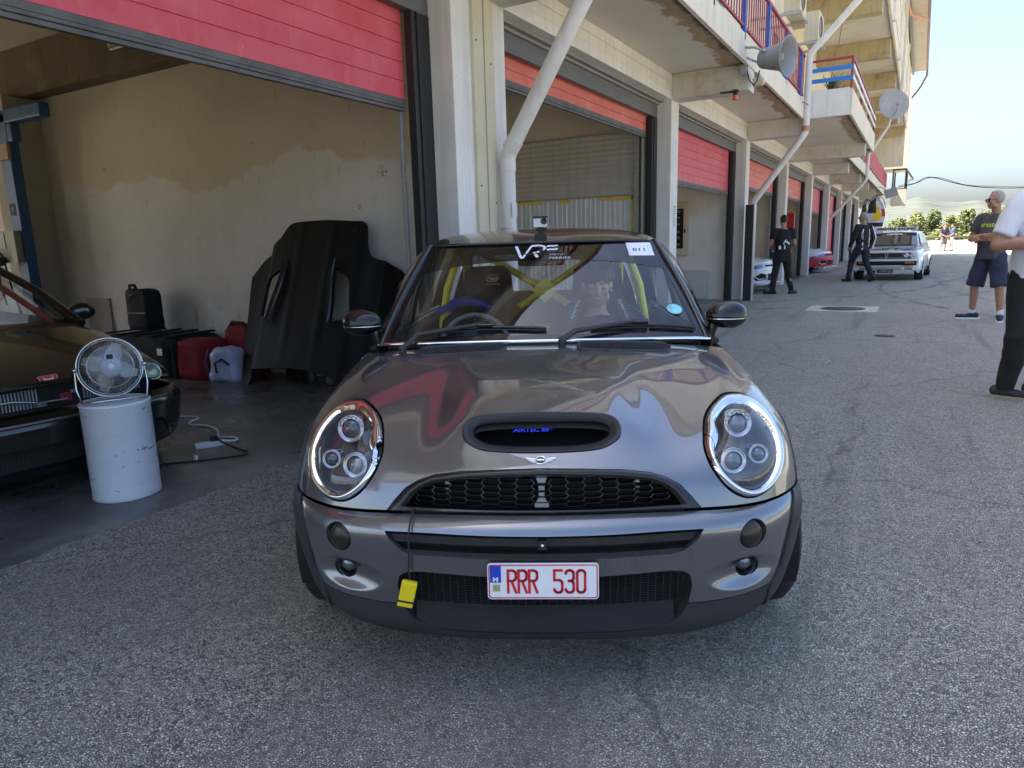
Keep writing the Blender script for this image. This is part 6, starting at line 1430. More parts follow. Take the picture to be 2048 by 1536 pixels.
def figure(label, loc, rz, Ht, pose, st, group=None, vox=.011):
    S = Ht/1.78; o = thing('person', label, 'person', loc, rz, group)
    V = lambda k, d: Vector(pose.get(k, d))*S
    lean = Euler((pose.get('lean', 0), pose.get('side', 0), pose.get('twist', 0))); pel = V('pelvis', (0, 0, .93))
    M = Matrix.Translation(pel) @ lean.to_matrix().to_4x4() @ Matrix.Translation(-Vector((0, 0, .93))*S)
    sc_ = lambda rr_: [(z*S, rx*S, ry*S, y*S) for z, rx, ry, y in rr_]
    T = lambda v: M @ (Vector(v)*S)
    fat = st.get('fat', 0)
    torso = [(.86, .10, .08, 0), (.90, .155, .105, -.005), (.98, .158+fat*.4, .108+fat*.6, fat*.3), (1.08, .148+fat, .108+fat, .0+fat*.6), (1.20, .158+fat*.7, .112+fat*.7, .005+fat*.4), (1.32, .172, .112, .0), (1.41, .165, .095, -.01), (1.46, .11, .07, -.015), (1.50, .055, .055, -.01)]
    nk, hc = T(pose.get('neck', (0, -.01, 1.49))), T(pose.get('head', (0, .02, 1.655)))
    HR = (M.to_3x3() @ Euler((pose.get('nod', 0), pose.get('tilt', 0), pose.get('turn', 0))).to_matrix())
    t = MB(); loft_rings(t, sc_(torso), M); limb(t, nk-Vector((0, 0, .03))*S, .058*S, hc+HR @ Vector((0, -.02, -.05))*S, .054*S)
    f = head_parts(t, hc, HR, S)
    J = {}
    for s, k in ((1, 'R'), (-1, 'L')):
        sh = T(pose.get('sh'+k, (s*.185, -.01, 1.425))); el_ = V('el'+k, (s*.25, -.04, 1.13)); wr = V('wr'+k, (s*.27, .06, .88)); hp = V('hip'+k, (s*.088, 0, .90)); kn = V('kn'+k, (s*.11, .02, .49)); an = V('an'+k, (s*.13, -.02, .085))
        J[k] = (sh, el_, wr, hp, kn, an); B = 1+fat*2
        limb(t, sh, .062*S*B, sh.lerp(el_, .5), .052*S*B); limb(t, sh.lerp(el_, .5), .052*S*B, el_, .042*S*B); limb(t, el_, .043*S*B, el_.lerp(wr, .35), .045*S*B); limb(t, el_.lerp(wr, .35), .045*S*B, wr, .028*S)
        d = pose.get('hd'+k); d = Vector(d) if d else (wr-el_); hand(t, wr, d, pose.get('pn'+k, (-s, .2, 0)), S, pose.get('curl', .45), s)
        limb(t, hp, .092*S, kn, .058*S); limb(t, kn, .056*S, kn.lerp(an, .35)+Vector((0, -.012*S, 0)), .056*S); limb(t, kn.lerp(an, .35)+Vector((0, -.012*S, 0)), .056*S, an, .038*S)
    body = remesh(t, 'body', st['skin'], o, vox*S, 3)
    # shirt
    t = MB(); g_ = .016
    sh_r = [(st.get('hem', .84), .165+fat*.6, .118+fat*.7, fat*.4), (.92, .172+fat*.5, .125+fat*.7, fat*.35), (1.08, .166+fat, .126+fat, fat*.6), (1.20, .176+fat*.7, .130+fat*.7, .005+fat*.4), (1.32, .190, .128, .0), (1.41, .180, .108, -.01), (1.465, .115, .078, -.012), (1.478, .078, .068, -.008)]
    loft_rings(t, sc_(sh_r), M)
    slv = st.get('sleeve', .62)
    for k in 'RL':
        sh, el_, wr, hp, kn, an = J[k]
        limb(t, T((0, -.01, 1.42)).lerp(sh, .55), .07*S, sh, .076*S)
        if slv <= 1: limb(t, sh, .076*S, sh.lerp(el_, .12), .076*S); cuff(t, sh, .077*S, sh.lerp(el_, slv), .074*S)
        else: limb(t, sh, .078*S, el_, .060*S); cuff(t, el_, .060*S, wr, .046*S)
    shirt = remesh(t, 'shirt' if slv <= 1 else 'jacket', st['shirt'], o, vox*S, 3, .011*S, 8)
    # lower garment
    t = MB(); loft_rings(t, sc_([(.84, .165, .125, 0), (.93, .168+fat*.3, .120+fat*.4, fat*.2), (1.0, .160+fat*.4, .112+fat*.5, fat*.3), (1.02, .150+fat*.4, .105+fat*.5, fat*.3)]), M)
    for k in 'RL':
        sh, el_, wr, hp, kn, an = J[k]; lo = st.get('wide', .0)
        if st.get('shorts'):
            e = hp.lerp(kn, 1.02); limb(t, hp, .112*S, hp.lerp(kn, .3), .106*S); cuff(t, hp, .112*S, e, .112*S)
        else:
            limb(t, hp, .112*S, kn, (.078+lo)*S); limb(t, hp, .112*S, hp.lerp(kn, .4), .104*S); cuff(t, kn, (.078+lo)*S, an+Vector((0, 0, -.012*S)), (.060+lo*.6)*S)
    remesh(t, 'shorts' if st.get('shorts') else 'trousers', st['trousers'], o, vox*S, 3, .012*S, 9)
    for s, k in ((1, 'R'), (-1, 'L')):
        an = J[k][5]; td = Vector(pose.get('toe'+k, (s*.25, 1, 0))).normalized(); td = Vector((td.x, td.y, td.z)); b = Vector((an.x, an.y, max(.0, an.z-.085*S))); rx = td.cross(Vector((0, 0, 1)))
        t = MB(); 
        for q, r1 in ((-.055, .038), (.0, .042), (.07, .043), (.13, .040), (.175, .030)): 
            c = b+td*q*S+Vector((0, 0, (.050 if q < .05 else .040)*S)); t.ell(c, (r1*S, r1*S*1.1, (.046 if q < .05 else .036)*S), 0, 8, 12)
        limb(t, b+Vector((0, 0, .09*S)), .047*S, b+Vector((0, 0, .05*S)), .047*S)
        shoe = remesh(t, 'shoe', st['shoes'], o, .010*S, 2)
        t = MB(); out = [(-.10, -.030), (-.105, 0), (-.10, .030), (-.03, .040), (.07, .048), (.14, .045), (.19, .028), (.205, 0), (.19, -.028), (.14, -.045), (.07, -.048), (-.03, -.040)]
        t.prism(out, lambda a, q, d: tuple(b+td*a*S+rx*q*S+Vector((0, 0, d*S))), 0, .022); t.build('sole', st.get('sole', white_vinyl), shoe)
        if st.get('socks'): t = MB(); limb(t, an+Vector((0, 0, .0)), .046*S, an+Vector((0, 0, .055*S)), .046*S); t.build('sock', st['socks'], o)
    if st.get('hair'): hair_cap('hair', st['hair'], o, hc, HR, S, st.get('hthick', .007), fringe=st.get('fringe', False), front=st.get('hfront', .052))
    t = MB()
    for s in (-1, 1): t.ell(f(s*.032, .079, -.004), (.0125*S, .0125*S, .0115*S), 0, 8, 12); 
    t.build('eyes', eye_w if not st.get('closed') else st['skin'], o, kind='stuff')
    t = MB()
    for s in (-1, 1):
        if not st.get('closed'): t.ell(f(s*.032, .0885, -.004), (.0055*S, .004*S, .0055*S), 0, 6, 10)
        chain(t, [f(s*.014, .098, .022), f(s*.034, .094, .027), f(s*.052, .076, .022)], [.0035*S]*3)
    t.build('brows', hair_dark if st.get('hair') is hair_dark else hair_grey, o, kind='stuff')
    t = MB(); chain(t, [f(-.020, .093, -.0695), f(0, .1005, -.068), f(.020, .093, -.0695)], [.0016*S]*3); t.build('mouth', pm('lip_dark', (.22, .08, .07), .5) if 'lip_dark' not in bpy.data.materials else bpy.data.materials['lip_dark'], o)
    if st.get('glasses'):
        gl_ = MB()
        for s in (-1, 1):
            P = [tuple(f(s*(.036+.026*cos(a)), .1+.006-.10*(.036+.026*cos(a))**1.0*1.0*.28, .0+.018*sin(a))) for a in np.linspace(0, 2*pi, 20, endpoint=False)]
            Q = [tuple(Vector(p)+HR @ Vector((0, -.004, 0))*S) for p in P]; gl_.add(P, [tuple(range(20))]); gl_.grid([P, Q], 0, True, cv=True)
            gl_.tube([f(s*.060, .092, .006), f(s*.078, .06, .008), f(s*.082, -.01, .0)], .003*S, 6)
        gl_.tube([f(-.012, .104, .005), f(.012, .104, .005)], .003*S, 6); gl_.build('sunglasses', gloss_black, o)
    return o, T, J, f, S
def on_front(o, T, items, y, mats, name, back=False, seg=1, shirt='shirt'):
    """flat print laid on the shirt's surface: items = polygons in (x, z)"""
    sh = [c for c in o.children if c.name.split('.')[0] == shirt][0]; me = sh.data
    P = np.array([v.co[:] for v in me.vertices])
    t = MB()
    def put(p):
        p = Vector(p); w = T((p.x, 0, p.z)); k = (P[:, 1] < w.y) if back else (P[:, 1] > w.y); Q = P[k]; d = (Q[:, 0]-w.x)**2+(Q[:, 2]-w.z)**2; i = np.argsort(d)[:4]
        return Vector((w.x, Q[i, 1].mean()+(-.007 if back else .007)-(p.y if back else -p.y), w.z))
    for it in items:
        if it[0] == 'text':
            _, s_, x, z, w, h, mi = it; text(t, s_, .1, (x, 0, z), (-1 if not back else 1, 0, 0), (0, 0, 1), mi, fit=(w, h), project=put, extrude=.0005, bold=.002)
        else:
            poly, mi = it; t.add([put((a, 0, b)) for a, b in poly], [tuple(range(len(poly)))], mi)
    return t.build(name, mats, o, recalc=False)
# man with folded arms
navy = cloth('navy_cloth', (.018, .024, .055)); charcoal = cloth('charcoal_cloth', (.055, .058, .066)); black_cl = cloth('black_cloth_wear', (.009, .009, .010), .3); white_cl = cloth('white_cloth', (.66, .67, .72), .05)
shoe_dark = pm('shoe_dark', (.015, .018, .03), .7, var=.3); shoe_black = pm('shoe_black', (.012, .012, .012), .6, var=.3); sole_tan = pm('sole_tan', (.36, .30, .22), .7)
pose = dict(elR=(.275, .03, 1.14), wrR=(-.02, .235, 1.19), elL=(-.275, .03, 1.14), wrL=(.06, .205, 1.135), hdR=(-1, .0, -.05), hdL=(1, -.05, .1), pnR=(0, -1, 0), pnL=(0, -1, 0), turn=-.55, hipR=(.09, 0, .9), hipL=(-.09, 0, .9), knR=(.165, .03, .49), anR=(.20, -.02, .085), knL=(-.165, .03, .49), anL=(-.20, .0, .085), toeR=(.9, .8, 0), toeL=(-.6, 1, 0), curl=.2, head=(0, .03, 1.665))
o, T, J, f, S = figure('man with folded arms in a dark grey shirt and navy shorts', (.90, 12.22, 0), radians(146), 1.82, pose, dict(skin=skin_tan, shirt=charcoal, trousers=navy, shorts=True, shoes=shoe_dark, socks=white_cl, hair=hair_grey, hthick=.004, glasses=True, fat=.022, sleeve=.66, hem=.86, hfront=.06), vox=.010)
lime = pm('lime_print', (.42, .55, .06), .7)
on_front(o, T, [('text', 'ervaso', 0, 1.325, .23, .05, 0)], 0, [lime], 'shirt_print')
# man in a white T-shirt at the right edge
pose = dict(elR=(.33, -.02, 1.13), wrR=(.10, .24, 1.16), hdR=(-.9, .5, .15), pnR=(-.3, 0, 1), elL=(-.235, .05, 1.08), wrL=(-.07, .28, 1.15), hdL=(.4, .9, .25), pnL=(.3, 0, 1), knR=(.13, .05, .49), anR=(.13, -.03, .085), toeR=(-.6, 1, 0), toeL=(-.2, 1, 0), nod=-.35)
o, T, J, f, S = figure('man in a white T-shirt at the right edge of the photo', (.77, 6.50, 0), radians(-140), 1.84, pose, dict(skin=skin_tan, shirt=white_cl, trousers=black_cl, shoes=pm('shoe_charcoal', (.03, .03, .03), .7, var=.3), sole=sole_tan, hair=hair_dark, hthick=.008, fat=.035, sleeve=.80, hem=.86, wide=.010), vox=.009)
on_front(o, T, [([(-.08, 1.36), (.10, 1.36), (.10, 1.24), (-.08, 1.24)], 0), ([(-.06, 1.20), (.12, 1.20), (.10, 1.06), (-.05, 1.08)], 0)], 0, [black_cl], 'shirt_print')
# man in black, seen from behind
pose = dict(elR=(.255, .02, 1.13), wrR=(.20, .22, 1.03), elL=(-.255, .02, 1.13), wrL=(-.20, .22, 1.03), knR=(.15, .03, .49), anR=(.23, -.02, .085), knL=(-.14, .03, .49), anL=(-.19, .0, .085), toeR=(.55, .5, 0), toeL=(-1, .35, 0), turn=.1)
o, T, J, f, S = figure('man in black with a white print on his back, facing the garages', (-2.68, 16.9, 0), radians(22), 1.76, pose, dict(skin=skin_tan, shirt=black_cl, trousers=black_cl, shoes=shoe_black, sole=shoe_black, hair=hair_dark, hthick=.004, hem=.74, fat=.008), vox=.011)
pr = [([(-.03, 1.12), (.10, 1.12), (.10, 1.17), (.06, 1.18), (.03, 1.23), (-.0, 1.23), (-.02, 1.18), (-.04, 1.17)], 0), ([(-.13, 1.02), (.01, 1.02), (.01, 1.10), (-.13, 1.10)], 0)]
on_front(o, T, [([(a+.02, b) for a, b in q], m) for q, m in pr]+[([(.03, 1.19), (.06, 1.19), (.055, 1.215), (.035, 1.215)], 1)], 0, [white_vinyl, black_cl], 'shirt_print', back=True)
# man in a black and white racing jacket, walking to the left
pose = dict(lean=-.03, elR=(.25, -.08, 1.13), wrR=(.24, .0, .86), elL=(-.25, .05, 1.14), wrL=(-.22, .20, .92), hipR=(.09, 0, .9), hipL=(-.09, 0, .9), knL=(-.10, .24, .52), anL=(-.11, .30, .085), knR=(.10, -.06, .48), anR=(.10, -.34, .13), toeL=(-.1, 1, 0), toeR=(.1, 1, -.25), turn=.3)
o, T, J, f, S = figure('grey haired man in a black racing jacket walking past the rally car', (-1.36, 21.6, 0), radians(48), 1.87, pose, dict(skin=skin_tan, shirt=black_cl, trousers=cloth('dark_navy_trousers', (.018, .02, .035)), shoes=shoe_black, sole=shoe_black, hair=hair_grey, hthick=.008, glasses=True, sleeve=2, hem=.80, fat=.012), vox=.012)
on_front(o, T, [([(.085, .84), (.115, .84), (.13, 1.25), (.10, 1.36), (.08, 1.36), (.10, 1.25)], 0), ([(-.085, .84), (-.115, .84), (-.13, 1.25), (-.10, 1.36), (-.08, 1.36), (-.10, 1.25)], 0)], 0, [white_vinyl], 'jacket_stripe', back=True, shirt='jacket')
t = MB(); sh, el_, wr = J['R'][:3]
for (a, b) in ((sh, el_), (el_, wr)):
    P = [a.lerp(b, k/6)+Vector((.045, -.045, .01))*S for k in range(7)]; t.tube(P, .022*S, 6)
t.build('sleeve_stripe', white_vinyl, o)
# two men far down the lane
for (x_, lb, sc1, tr1, sh_, rz) in ((1.42, 'man in a purple shirt, left of the two men far down the lane', (.05, .025, .09), (.16, .14, .15), True, -150), (1.90, 'man in a blue shirt, right of the two men far down the lane', (.03, .07, .26), (.48, .42, .34), False, 100)):
    pose = dict(elR=(.24, .02, 1.12), wrR=(.06, .22, 1.0), elL=(-.24, .02, 1.12), wrL=(-.05, .22, .98))
    figure(lb, (x_, 57.4, .013), radians(rz), 1.84, pose, dict(skin=skin_tan, shirt=cloth('far_shirt', sc1), trousers=cloth('far_legs', tr1), shorts=sh_, shoes=shoe_black, hair=hair_dark, sleeve=.6), vox=.016)
# passenger behind the windscreen
pose = dict(pelvis=(0, -.02, .93), elR=(.27, .10, 1.10), wrR=(.18, .36, 1.20), hdR=(.1, .8, .5), pnR=(0, -.3, 1), elL=(-.26, .10, 1.08), wrL=(-.10, .34, 1.10), hdL=(.3, .9, .2), pnL=(0, 0, 1), hipR=(.1, .05, .92), hipL=(-.1, .05, .92), knR=(.13, .46, 1.02), knL=(-.13, .46, 1.02), anR=(.12, .75, .72), anL=(-.12, .75, .72), nod=-.30, lean=.06, head=(0, .045, 1.66))
cw = Matrix.Translation(Vector(CN)) @ Matrix.Rotation(-CA, 4, 'Z'); pw_ = cw @ Vector((.300, 2.13, -.575))
o, T, J, f, S = figure('young man in black sitting behind the windscreen of the grey hatchback', (pw_.x, pw_.y, pw_.z), -CA+pi, 1.74, pose, dict(skin=skin_fair, shirt=black_cl, trousers=black_cl, shoes=shoe_black, hair=hair_dark, fringe=True, hthick=.022, closed=True, hfront=.045), vox=.009)
t = MB()
for s in (-1, 1): chain(t, [f(s*.020, .090, -.008), f(s*.033, .0925, -.0125), f(s*.046, .084, -.008)], [.0018, .0024, .0018])
t.build('eyelashes', hair_dark, o, kind='stuff')
t = MB(); t.ell(f(-.082, .004, -.045), (.005, .005, .007), 0, 6, 8); t.build('earring', chrome, o)
# harness pads over his shoulders
for s, rz in ((-1, .9), (1, -.9)):
    c = Vector((.302+s*.125, 2.02, .915)); d = Vector((s*.42, -.1, -.9)).normalized(); n = Vector((0, -1, .2)).normalized(); x_ = d.cross(n)
    t = MB(); t.obox(c, (d, x_, n), (.11, .030, .008), 0, .004); hp_ = t.build('harness_pad', cabin_black, mini)
    t = MB(); ax__ = d if s > 0 else -d; text(t, 'sparco', .03, c+n*.0095, ax__, n.cross(ax__), 0, fit=(.11, .022), bold=.0008); t.build('lettering', pm('pad_print', (.42, .44, .46), .6), hp_)

# ================================================================== rally car facing the camera
wht = pm('white_car_paint', (.72, .73, .74), .2, coat=1, var=.03)
rc = thing('rally_car', 'white boxy rally car with dark lettering on its roof bar and four round headlights', 'car', (-.78, 22.25, 0), radians(-4.5))
def prof(name, secs, mat, par, n=3):
    """body lofted along +Y through half outlines (x, z) given per station"""
    t = MB(); P = []; mx = max(len(q) for _, q in secs)
    for y, pts in secs:
        pts = [pts[0]]*(mx-len(pts))+list(pts)
        full = [(-a, y, b) for a, b in pts]+[(a, y, b) for a, b in reversed(pts)]
        P.append(full)
    t.grid(P, 0, False); t.add(P[0], [tuple(range(len(P[0])))]); t.add(P[-1], [tuple(range(len(P[-1])))])
    return t.build(name, mat, par)
prof('body', [(.0, [(.70, .30), (.76, .34), (.78, .60), (.74, .78), (.0, .80)]), (.12, [(.76, .22), (.82, .30), (.83, .62), (.76, .80), (.0, .825)]), (.30, [(.80, .2), (.85, .3), (.865, .66), (.77, .815), (.0, .85)]), (.95, [(.80, .2), (.865, .32), (.87, .72), (.79, .86), (.0, .90)]), (1.15, [(.80, .2), (.82, .32), (.83, .74), (.78, .90), (0, .91)]), (2.6, [(.80, .2), (.82, .32), (.83, .74), (.79, .90), (0, .92)]), (3.0, [(.80, .22), (.86, .32), (.86, .74), (.79, .90), (0, .92)]), (3.75, [(.78, .3), (.82, .36), (.82, .70), (.77, .88), (0, .90)])], wht, rc)
prof('cabin', [(1.10, [(.70, .90), (.68, .905), (0, .91)]), (1.72, [(.72, .90), (.575, 1.29), (.54, 1.325), (0, 1.345)]), (2.4, [(.74, .90), (.60, 1.31), (.56, 1.345), (0, 1.37)]), (3.2, [(.74, .90), (.585, 1.30), (.55, 1.335), (0, 1.355)]), (3.72, [(.72, .90), (.66, 1.0), (.60, 1.02), (0, 1.03)])], wht, rc)
t = MB(); P = [[(-.655+.0*j, 1.125, .925), (.655, 1.125, .925)], [(-.545, 1.675, 1.285), (.545, 1.675, 1.285)]]; t.grid([[(-.64, 1.12, .928), (-.2, 1.10, .932), (.2, 1.10, .932), (.64, 1.12, .928)], [(-.545, 1.70, 1.29), (-.2, 1.685, 1.31), (.2, 1.685, 1.31), (.545, 1.70, 1.29)]], 0, True)
dark_screen = pm('dark_screen', (.02, .028, .045), .03, coat=1, var=.3, spec=.9)
ws_ = t.build('windscreen', dark_screen, rc); ws_.location = (0, -.012, .012)
t = MB(); t.grid([[(-.59, 1.42, 1.125), (.59, 1.42, 1.125)], [(-.55, 1.68, 1.288), (.55, 1.68, 1.288)]], 0); 
t = MB(); t.obox((0, 1.60, 1.262), ((1, 0, 0), (0, .83, .56), (0, -.56, .83)), (.55, .055, .004)); t.build('screen_top_strip', navy, rc)
t = MB(); text(t, 'LANCIA', .1, (0.0, 1.588, 1.270), (1, 0, 0), (0, .7, .56), 0, fit=(.40, .075), bold=.004); t.build('lettering', white_vinyl, rc)
t = MB(); t.box(-.56, .56, 1.80, 1.83, 1.375, 1.475, 0, .008); t.build('roof_bar', wht, rc); t = MB(); text(t, 'MARTINI RACING', .1, (0, 1.795, 1.425), (1, 0, 0), (0, 0, 1), 0, fit=(1.02, .070), bold=.004, shear=.15); t.build('lettering', navy, rc)
t = MB(); t.grid([[(.16*cos(a), .52+.16*sin(a)*1.5, .868+.03*(.16*sin(a))*8*.3) for a in np.linspace(0, 2*pi, 28)], [(.21*cos(a), .52+.21*sin(a)*1.5, .868+.03*(.21*sin(a))*8*.3) for a in np.linspace(0, 2*pi, 28)]], 0); o = t.build('bonnet_ring', soft_black, rc); o.location = (0, 0, .012)
for k, c_ in enumerate(((.10, .35, .62), (.02, .05, .22), (.55, .03, .04))):
    t = MB(); t.add([(.30+.05*k, .2, .846), (.34+.05*k, .2, .846), (.62+.05*k, .9, .907), (.56+.05*k, .9, .907)], [(0, 1, 2, 3)]); o = t.build('stripe', pm('stripe_paint', c_, .4), rc); o.location = (0, 0, .006)
t = MB(); t.box(-.62, .62, -.012, .0, .60, .765, 0, .004); t.build('front_panel', soft_black, rc)
t = MB()
for s in (-1, 1):
    for q in ((.035, .40, .755, .765), (.035, .40, .625, .635)): t.box(min(s*q[0], s*q[1]), max(s*q[0], s*q[1]), -.02, -.012, q[2], q[3])
    t.box(min(s*.395, s*.405), max(s*.395, s*.405), -.02, -.012, .625, .765)
t.prism([(-.045, .775), (.045, .775), (.028, .63), (0, .60), (-.028, .63)], lambda a, b, d: (a, -.025+d, b), 0, .012); t.build('grille_frame', satin_metal, rc)
t = MB(); t.prism([(-.025, .755), (.025, .755), (.012, .66), (0, .64), (-.012, .66)], lambda a, b, d: (a, -.028+d, b), 0, .003); t.build('badge', pm('badge_blue', (.02, .05, .2), .3), rc)
for x_, r_ in ((-.49, .062), (-.635, .072), (.49, .062), (.635, .072)):
    t = MB(); t.lathe([(r_, -.03), (r_, .012), (r_*.9, .014), (r_*.88, .004)], 24, (x_, -.01, .692), (0, -1, 0)); q = t.build('headlight', chrome, rc)
    t = MB(); t.lathe([(0, .014), (r_*.5, .011), (r_*.88, .004)], 24, (x_, -.012, .692), (0, -1, 0)); t.build('lens', pm('lamp_pale', (.52, .55, .55), .08, coat=1, var=.2) if 'lamp_pale' not in bpy.data.materials else bpy.data.materials['lamp_pale'], q)
t = MB(); t.box(-.80, .80, -.10, .05, .535, .585, 0, .015); t.box(-.78, .78, -.085, .05, .285, .42, 0, .02); t.build('bumper', wht, rc)
t = MB(); t.box(-.74, .74, -.07, .05, .421, .534); t.build('bumper_recess', deep_black, rc)
for s in (-1, 1):
    t = MB(); t.box(s*.58-.11, s*.58+.11, -.085, -.06, .475, .515, 0, .004); t.build('indicator', pm('amber_lens', (.62, .16, .01), .2, coat=.6) if 'amber_lens' not in bpy.data.materials else bpy.data.materials['amber_lens'], rc)
    t = MB(); t.box(s*.56-.10, s*.56+.10, -.092, -.086, .30, .365, 0, .003); t.build('fog_lamp', pm('fog_grey', (.22, .23, .24), .15, coat=.6), rc)
    t = MB(); text(t, 'PIRELLI', .1, (s*.55, -.092, .40), (1, 0, 0), (0, 0, 1), 0, fit=(.26, .03), bold=.003); t.build('lettering', soft_black, rc)
    t = MB(); t.box(s*.80-.10, s*.80+.10, 1.25, 1.40, .93, 1.02, 0, .025); t.build('door_mirror', wht, rc)
    t = MB(); t.grid([[(s*.735, 1.20, .925), (s*.60, 1.72, 1.27)], [(s*.762, 2.4, .93), (s*.625, 2.4, 1.29)], [(s*.755, 3.35, .93), (s*.63, 3.2, 1.26)]], 0); t.build('side_window', dark_screen, rc)
    for yw in (.66, 3.13):
        t = MB(); t.lathe([(.17, -.10), (.29, -.10), (.305, -.06), (.305, .06), (.29, .10), (.17, .10)], 32, (s*.765, yw, .305), (1, 0, 0)); w = t.build('wheel', rubber, rc); t = MB(); t.lathe([(0, .07), (.05, .08), (.16, .05), (.175, .10)], 20, (s*.765, yw, .305), (s, 0, 0)); t.build('rim', white_steel, w)
t = MB(); t.box(-.20, .20, -.108, -.098, .215, .305, 0, .004); q = t.build('number_plate', soft_black, rc); t = MB(); text(t, 'CNT 031', .1, (.02, -.110, .26), (1, 0, 0), (0, 0, 1), 0, fit=(.31, .055), bold=.002); t.build('lettering', pm('plate_grey', (.4, .4, .4), .5), q)
for k in range(3): t = MB(); t.box(-.40, .40, -.094, -.086, .31+.034*k, .322+.034*k); t.build('intake_bar', soft_black, rc)
for (a, b) in ((-.45, .10), (.02, .58)): t = MB(); t.tube([(a, 1.10, .945), ((a+b)/2, 1.12, .965), (b, 1.14, .955)], .012, 6); t.build('wiper', soft_black, rc)
# ------------------------------------------------------------------ white hatchback nose in the fourth garage
def nose_car(name, label, loc, rz, mat, accent=None):
    o = thing(name, label, 'car', loc, rz)
    rows = [[(0, 1.1, .93), (.4, 1.1, .92), (.70, 1.12, .88), (.80, 1.2, .80), (.84, 1.4, .70)], [(0, .55, .86), (.4, .57, .85), (.70, .62, .80), (.83, .8, .72), (.87, 1.2, .60)], [(0, .12, .76), (.4, .16, .75), (.68, .30, .71), (.83, .55, .64), (.88, 1.0, .52)], [(0, .03, .68), (.4, .07, .67), (.68, .2, .63), (.83, .45, .56), (.88, .95, .46)]]
    S = surf(rows, 40, 80); t = MB(); t.grid(S, 0, True); t.build('bonnet', mat, o)
    rows = [[(0, .03, .675), (.4, .07, .665), (.68, .2, .625), (.83, .45, .555), (.88, .95, .455)], [(0, -.02, .55), (.4, .02, .55), (.70, .15, .53), (.85, .42, .48), (.885, .95, .40)], [(0, -.03, .40), (.4, .01, .40), (.71, .14, .40), (.86, .42, .38), (.885, .95, .34)], [(0, .0, .22), (.4, .03, .22), (.70, .16, .22), (.84, .43, .22), (.87, .95, .22)]]
    S = surf(rows, 50, 110); X, Z = S[..., 0], S[..., 2]
    lowp = [(.36, .30), (.70, .28), (.78, .36), (.60, .46), (.40, .42)]; cp = [(-.33, .27), (.33, .27), (.33, .44), (-.33, .44)]; gp_ = [(-.42, .60), (.42, .60), (.42, .645), (-.42, .645)]
    f = -np.maximum.reduce([sdist(lowp, X, Z), sdist([(-a, b) for a, b in lowp], X, Z), sdist(cp, X, Z), sdist(gp_, X, Z)])
    panel(S, f, .03).build('bumper', accent or mat, o)
    t = MB(); t.grid(S+np.array([0, .05, 0]), 0, True); t.build('intake', deep_black, o)
    for s in (-1, 1):
        hp_ = [(.46, .595), (.50, .65), (.74, .625), (.83, .575), (.80, .545), (.60, .565)]
        f = sdist([(s*a, b) for a, b in hp_], X, Z); q = panel(S, f, .01, off=.004).build('headlight', pm('blue_lamp', (.10, .18, .30), .06, coat=1, metal=.4, var=.5), o)
        t = MB(); t.tube([(s*.45, .03, .33), (s*.62, .10, .31), (s*.76, .22, .40)], .012, 6); t.build('trim_strip', white_vinyl, o)
        t = MB(); t.lathe([(.2, -.1), (.31, -.1), (.32, 0), (.31, .1), (.2, .1)], 24, (s*.79, .98, .32), (1, 0, 0)); t.build('tyre', rubber, o)
        t = MB(); t.grid(surf([[(s*.84, 1.2, .76), (s*.885, 1.25, .5), (s*.86, 1.3, .22)], [(s*.84, 3.9, .80), (s*.88, 3.9, .5), (s*.86, 3.9, .25)]], 4, 8, False), 0, True); t.build('side_panel', mat, o)
    t = MB(); t.box(-.80, .80, -.04, .3, .19, .215, 0, .008); t.build('splitter', mat, o)
    t = MB(); t.grid(surf([[(0, 1.1, .935), (.4, 1.1, .93), (.70, 1.15, .89)], [(0, 1.9, 1.36), (.35, 1.9, 1.355), (.56, 1.95, 1.33)]], 4, 12), 0, True); t.build('windscreen', dark_screen, o)
    prof('cabin', [(1.16, [(.68, .88), (0, .9)]), (1.95, [(.76, .88), (.56, 1.33), (0, 1.37)]), (3.4, [(.76, .88), (.55, 1.34), (0, 1.40)]), (3.9, [(.76, .8), (.70, .9), (0, .92)])], mat, o)
    return o
nose_car('white_hatchback', 'white modern hatchback with blue tinted headlights, nose showing from the fourth garage', (-3.02, 17.75, 0), radians(82), wht)
pink_red = make_redslat('pink_red_paint', (.50, .02, .03), (.62, .04, .10)); 
nose_car('race_car', 'red and white race car, nose showing from the garage beyond the man in black', (-2.72, 27.3, 0), radians(80), wht, pink_red)
t = thing('fire_box', 'red box on a stand in front of the fifth garage', 'box', (-3.3, 21.6, 0))
m_ = MB(); m_.box(-3.42, -3.15, 21.6, 21.75, 1.42, 1.95, 0, .02); m_.build('box', pm('fire_red', (.40, .01, .012), .45), t, world=True); m_ = MB(); m_.tube([(-3.28, 21.7, 0), (-3.28, 21.7, 1.42)], .02, 6); m_.build('stand', soft_black, t, world=True)
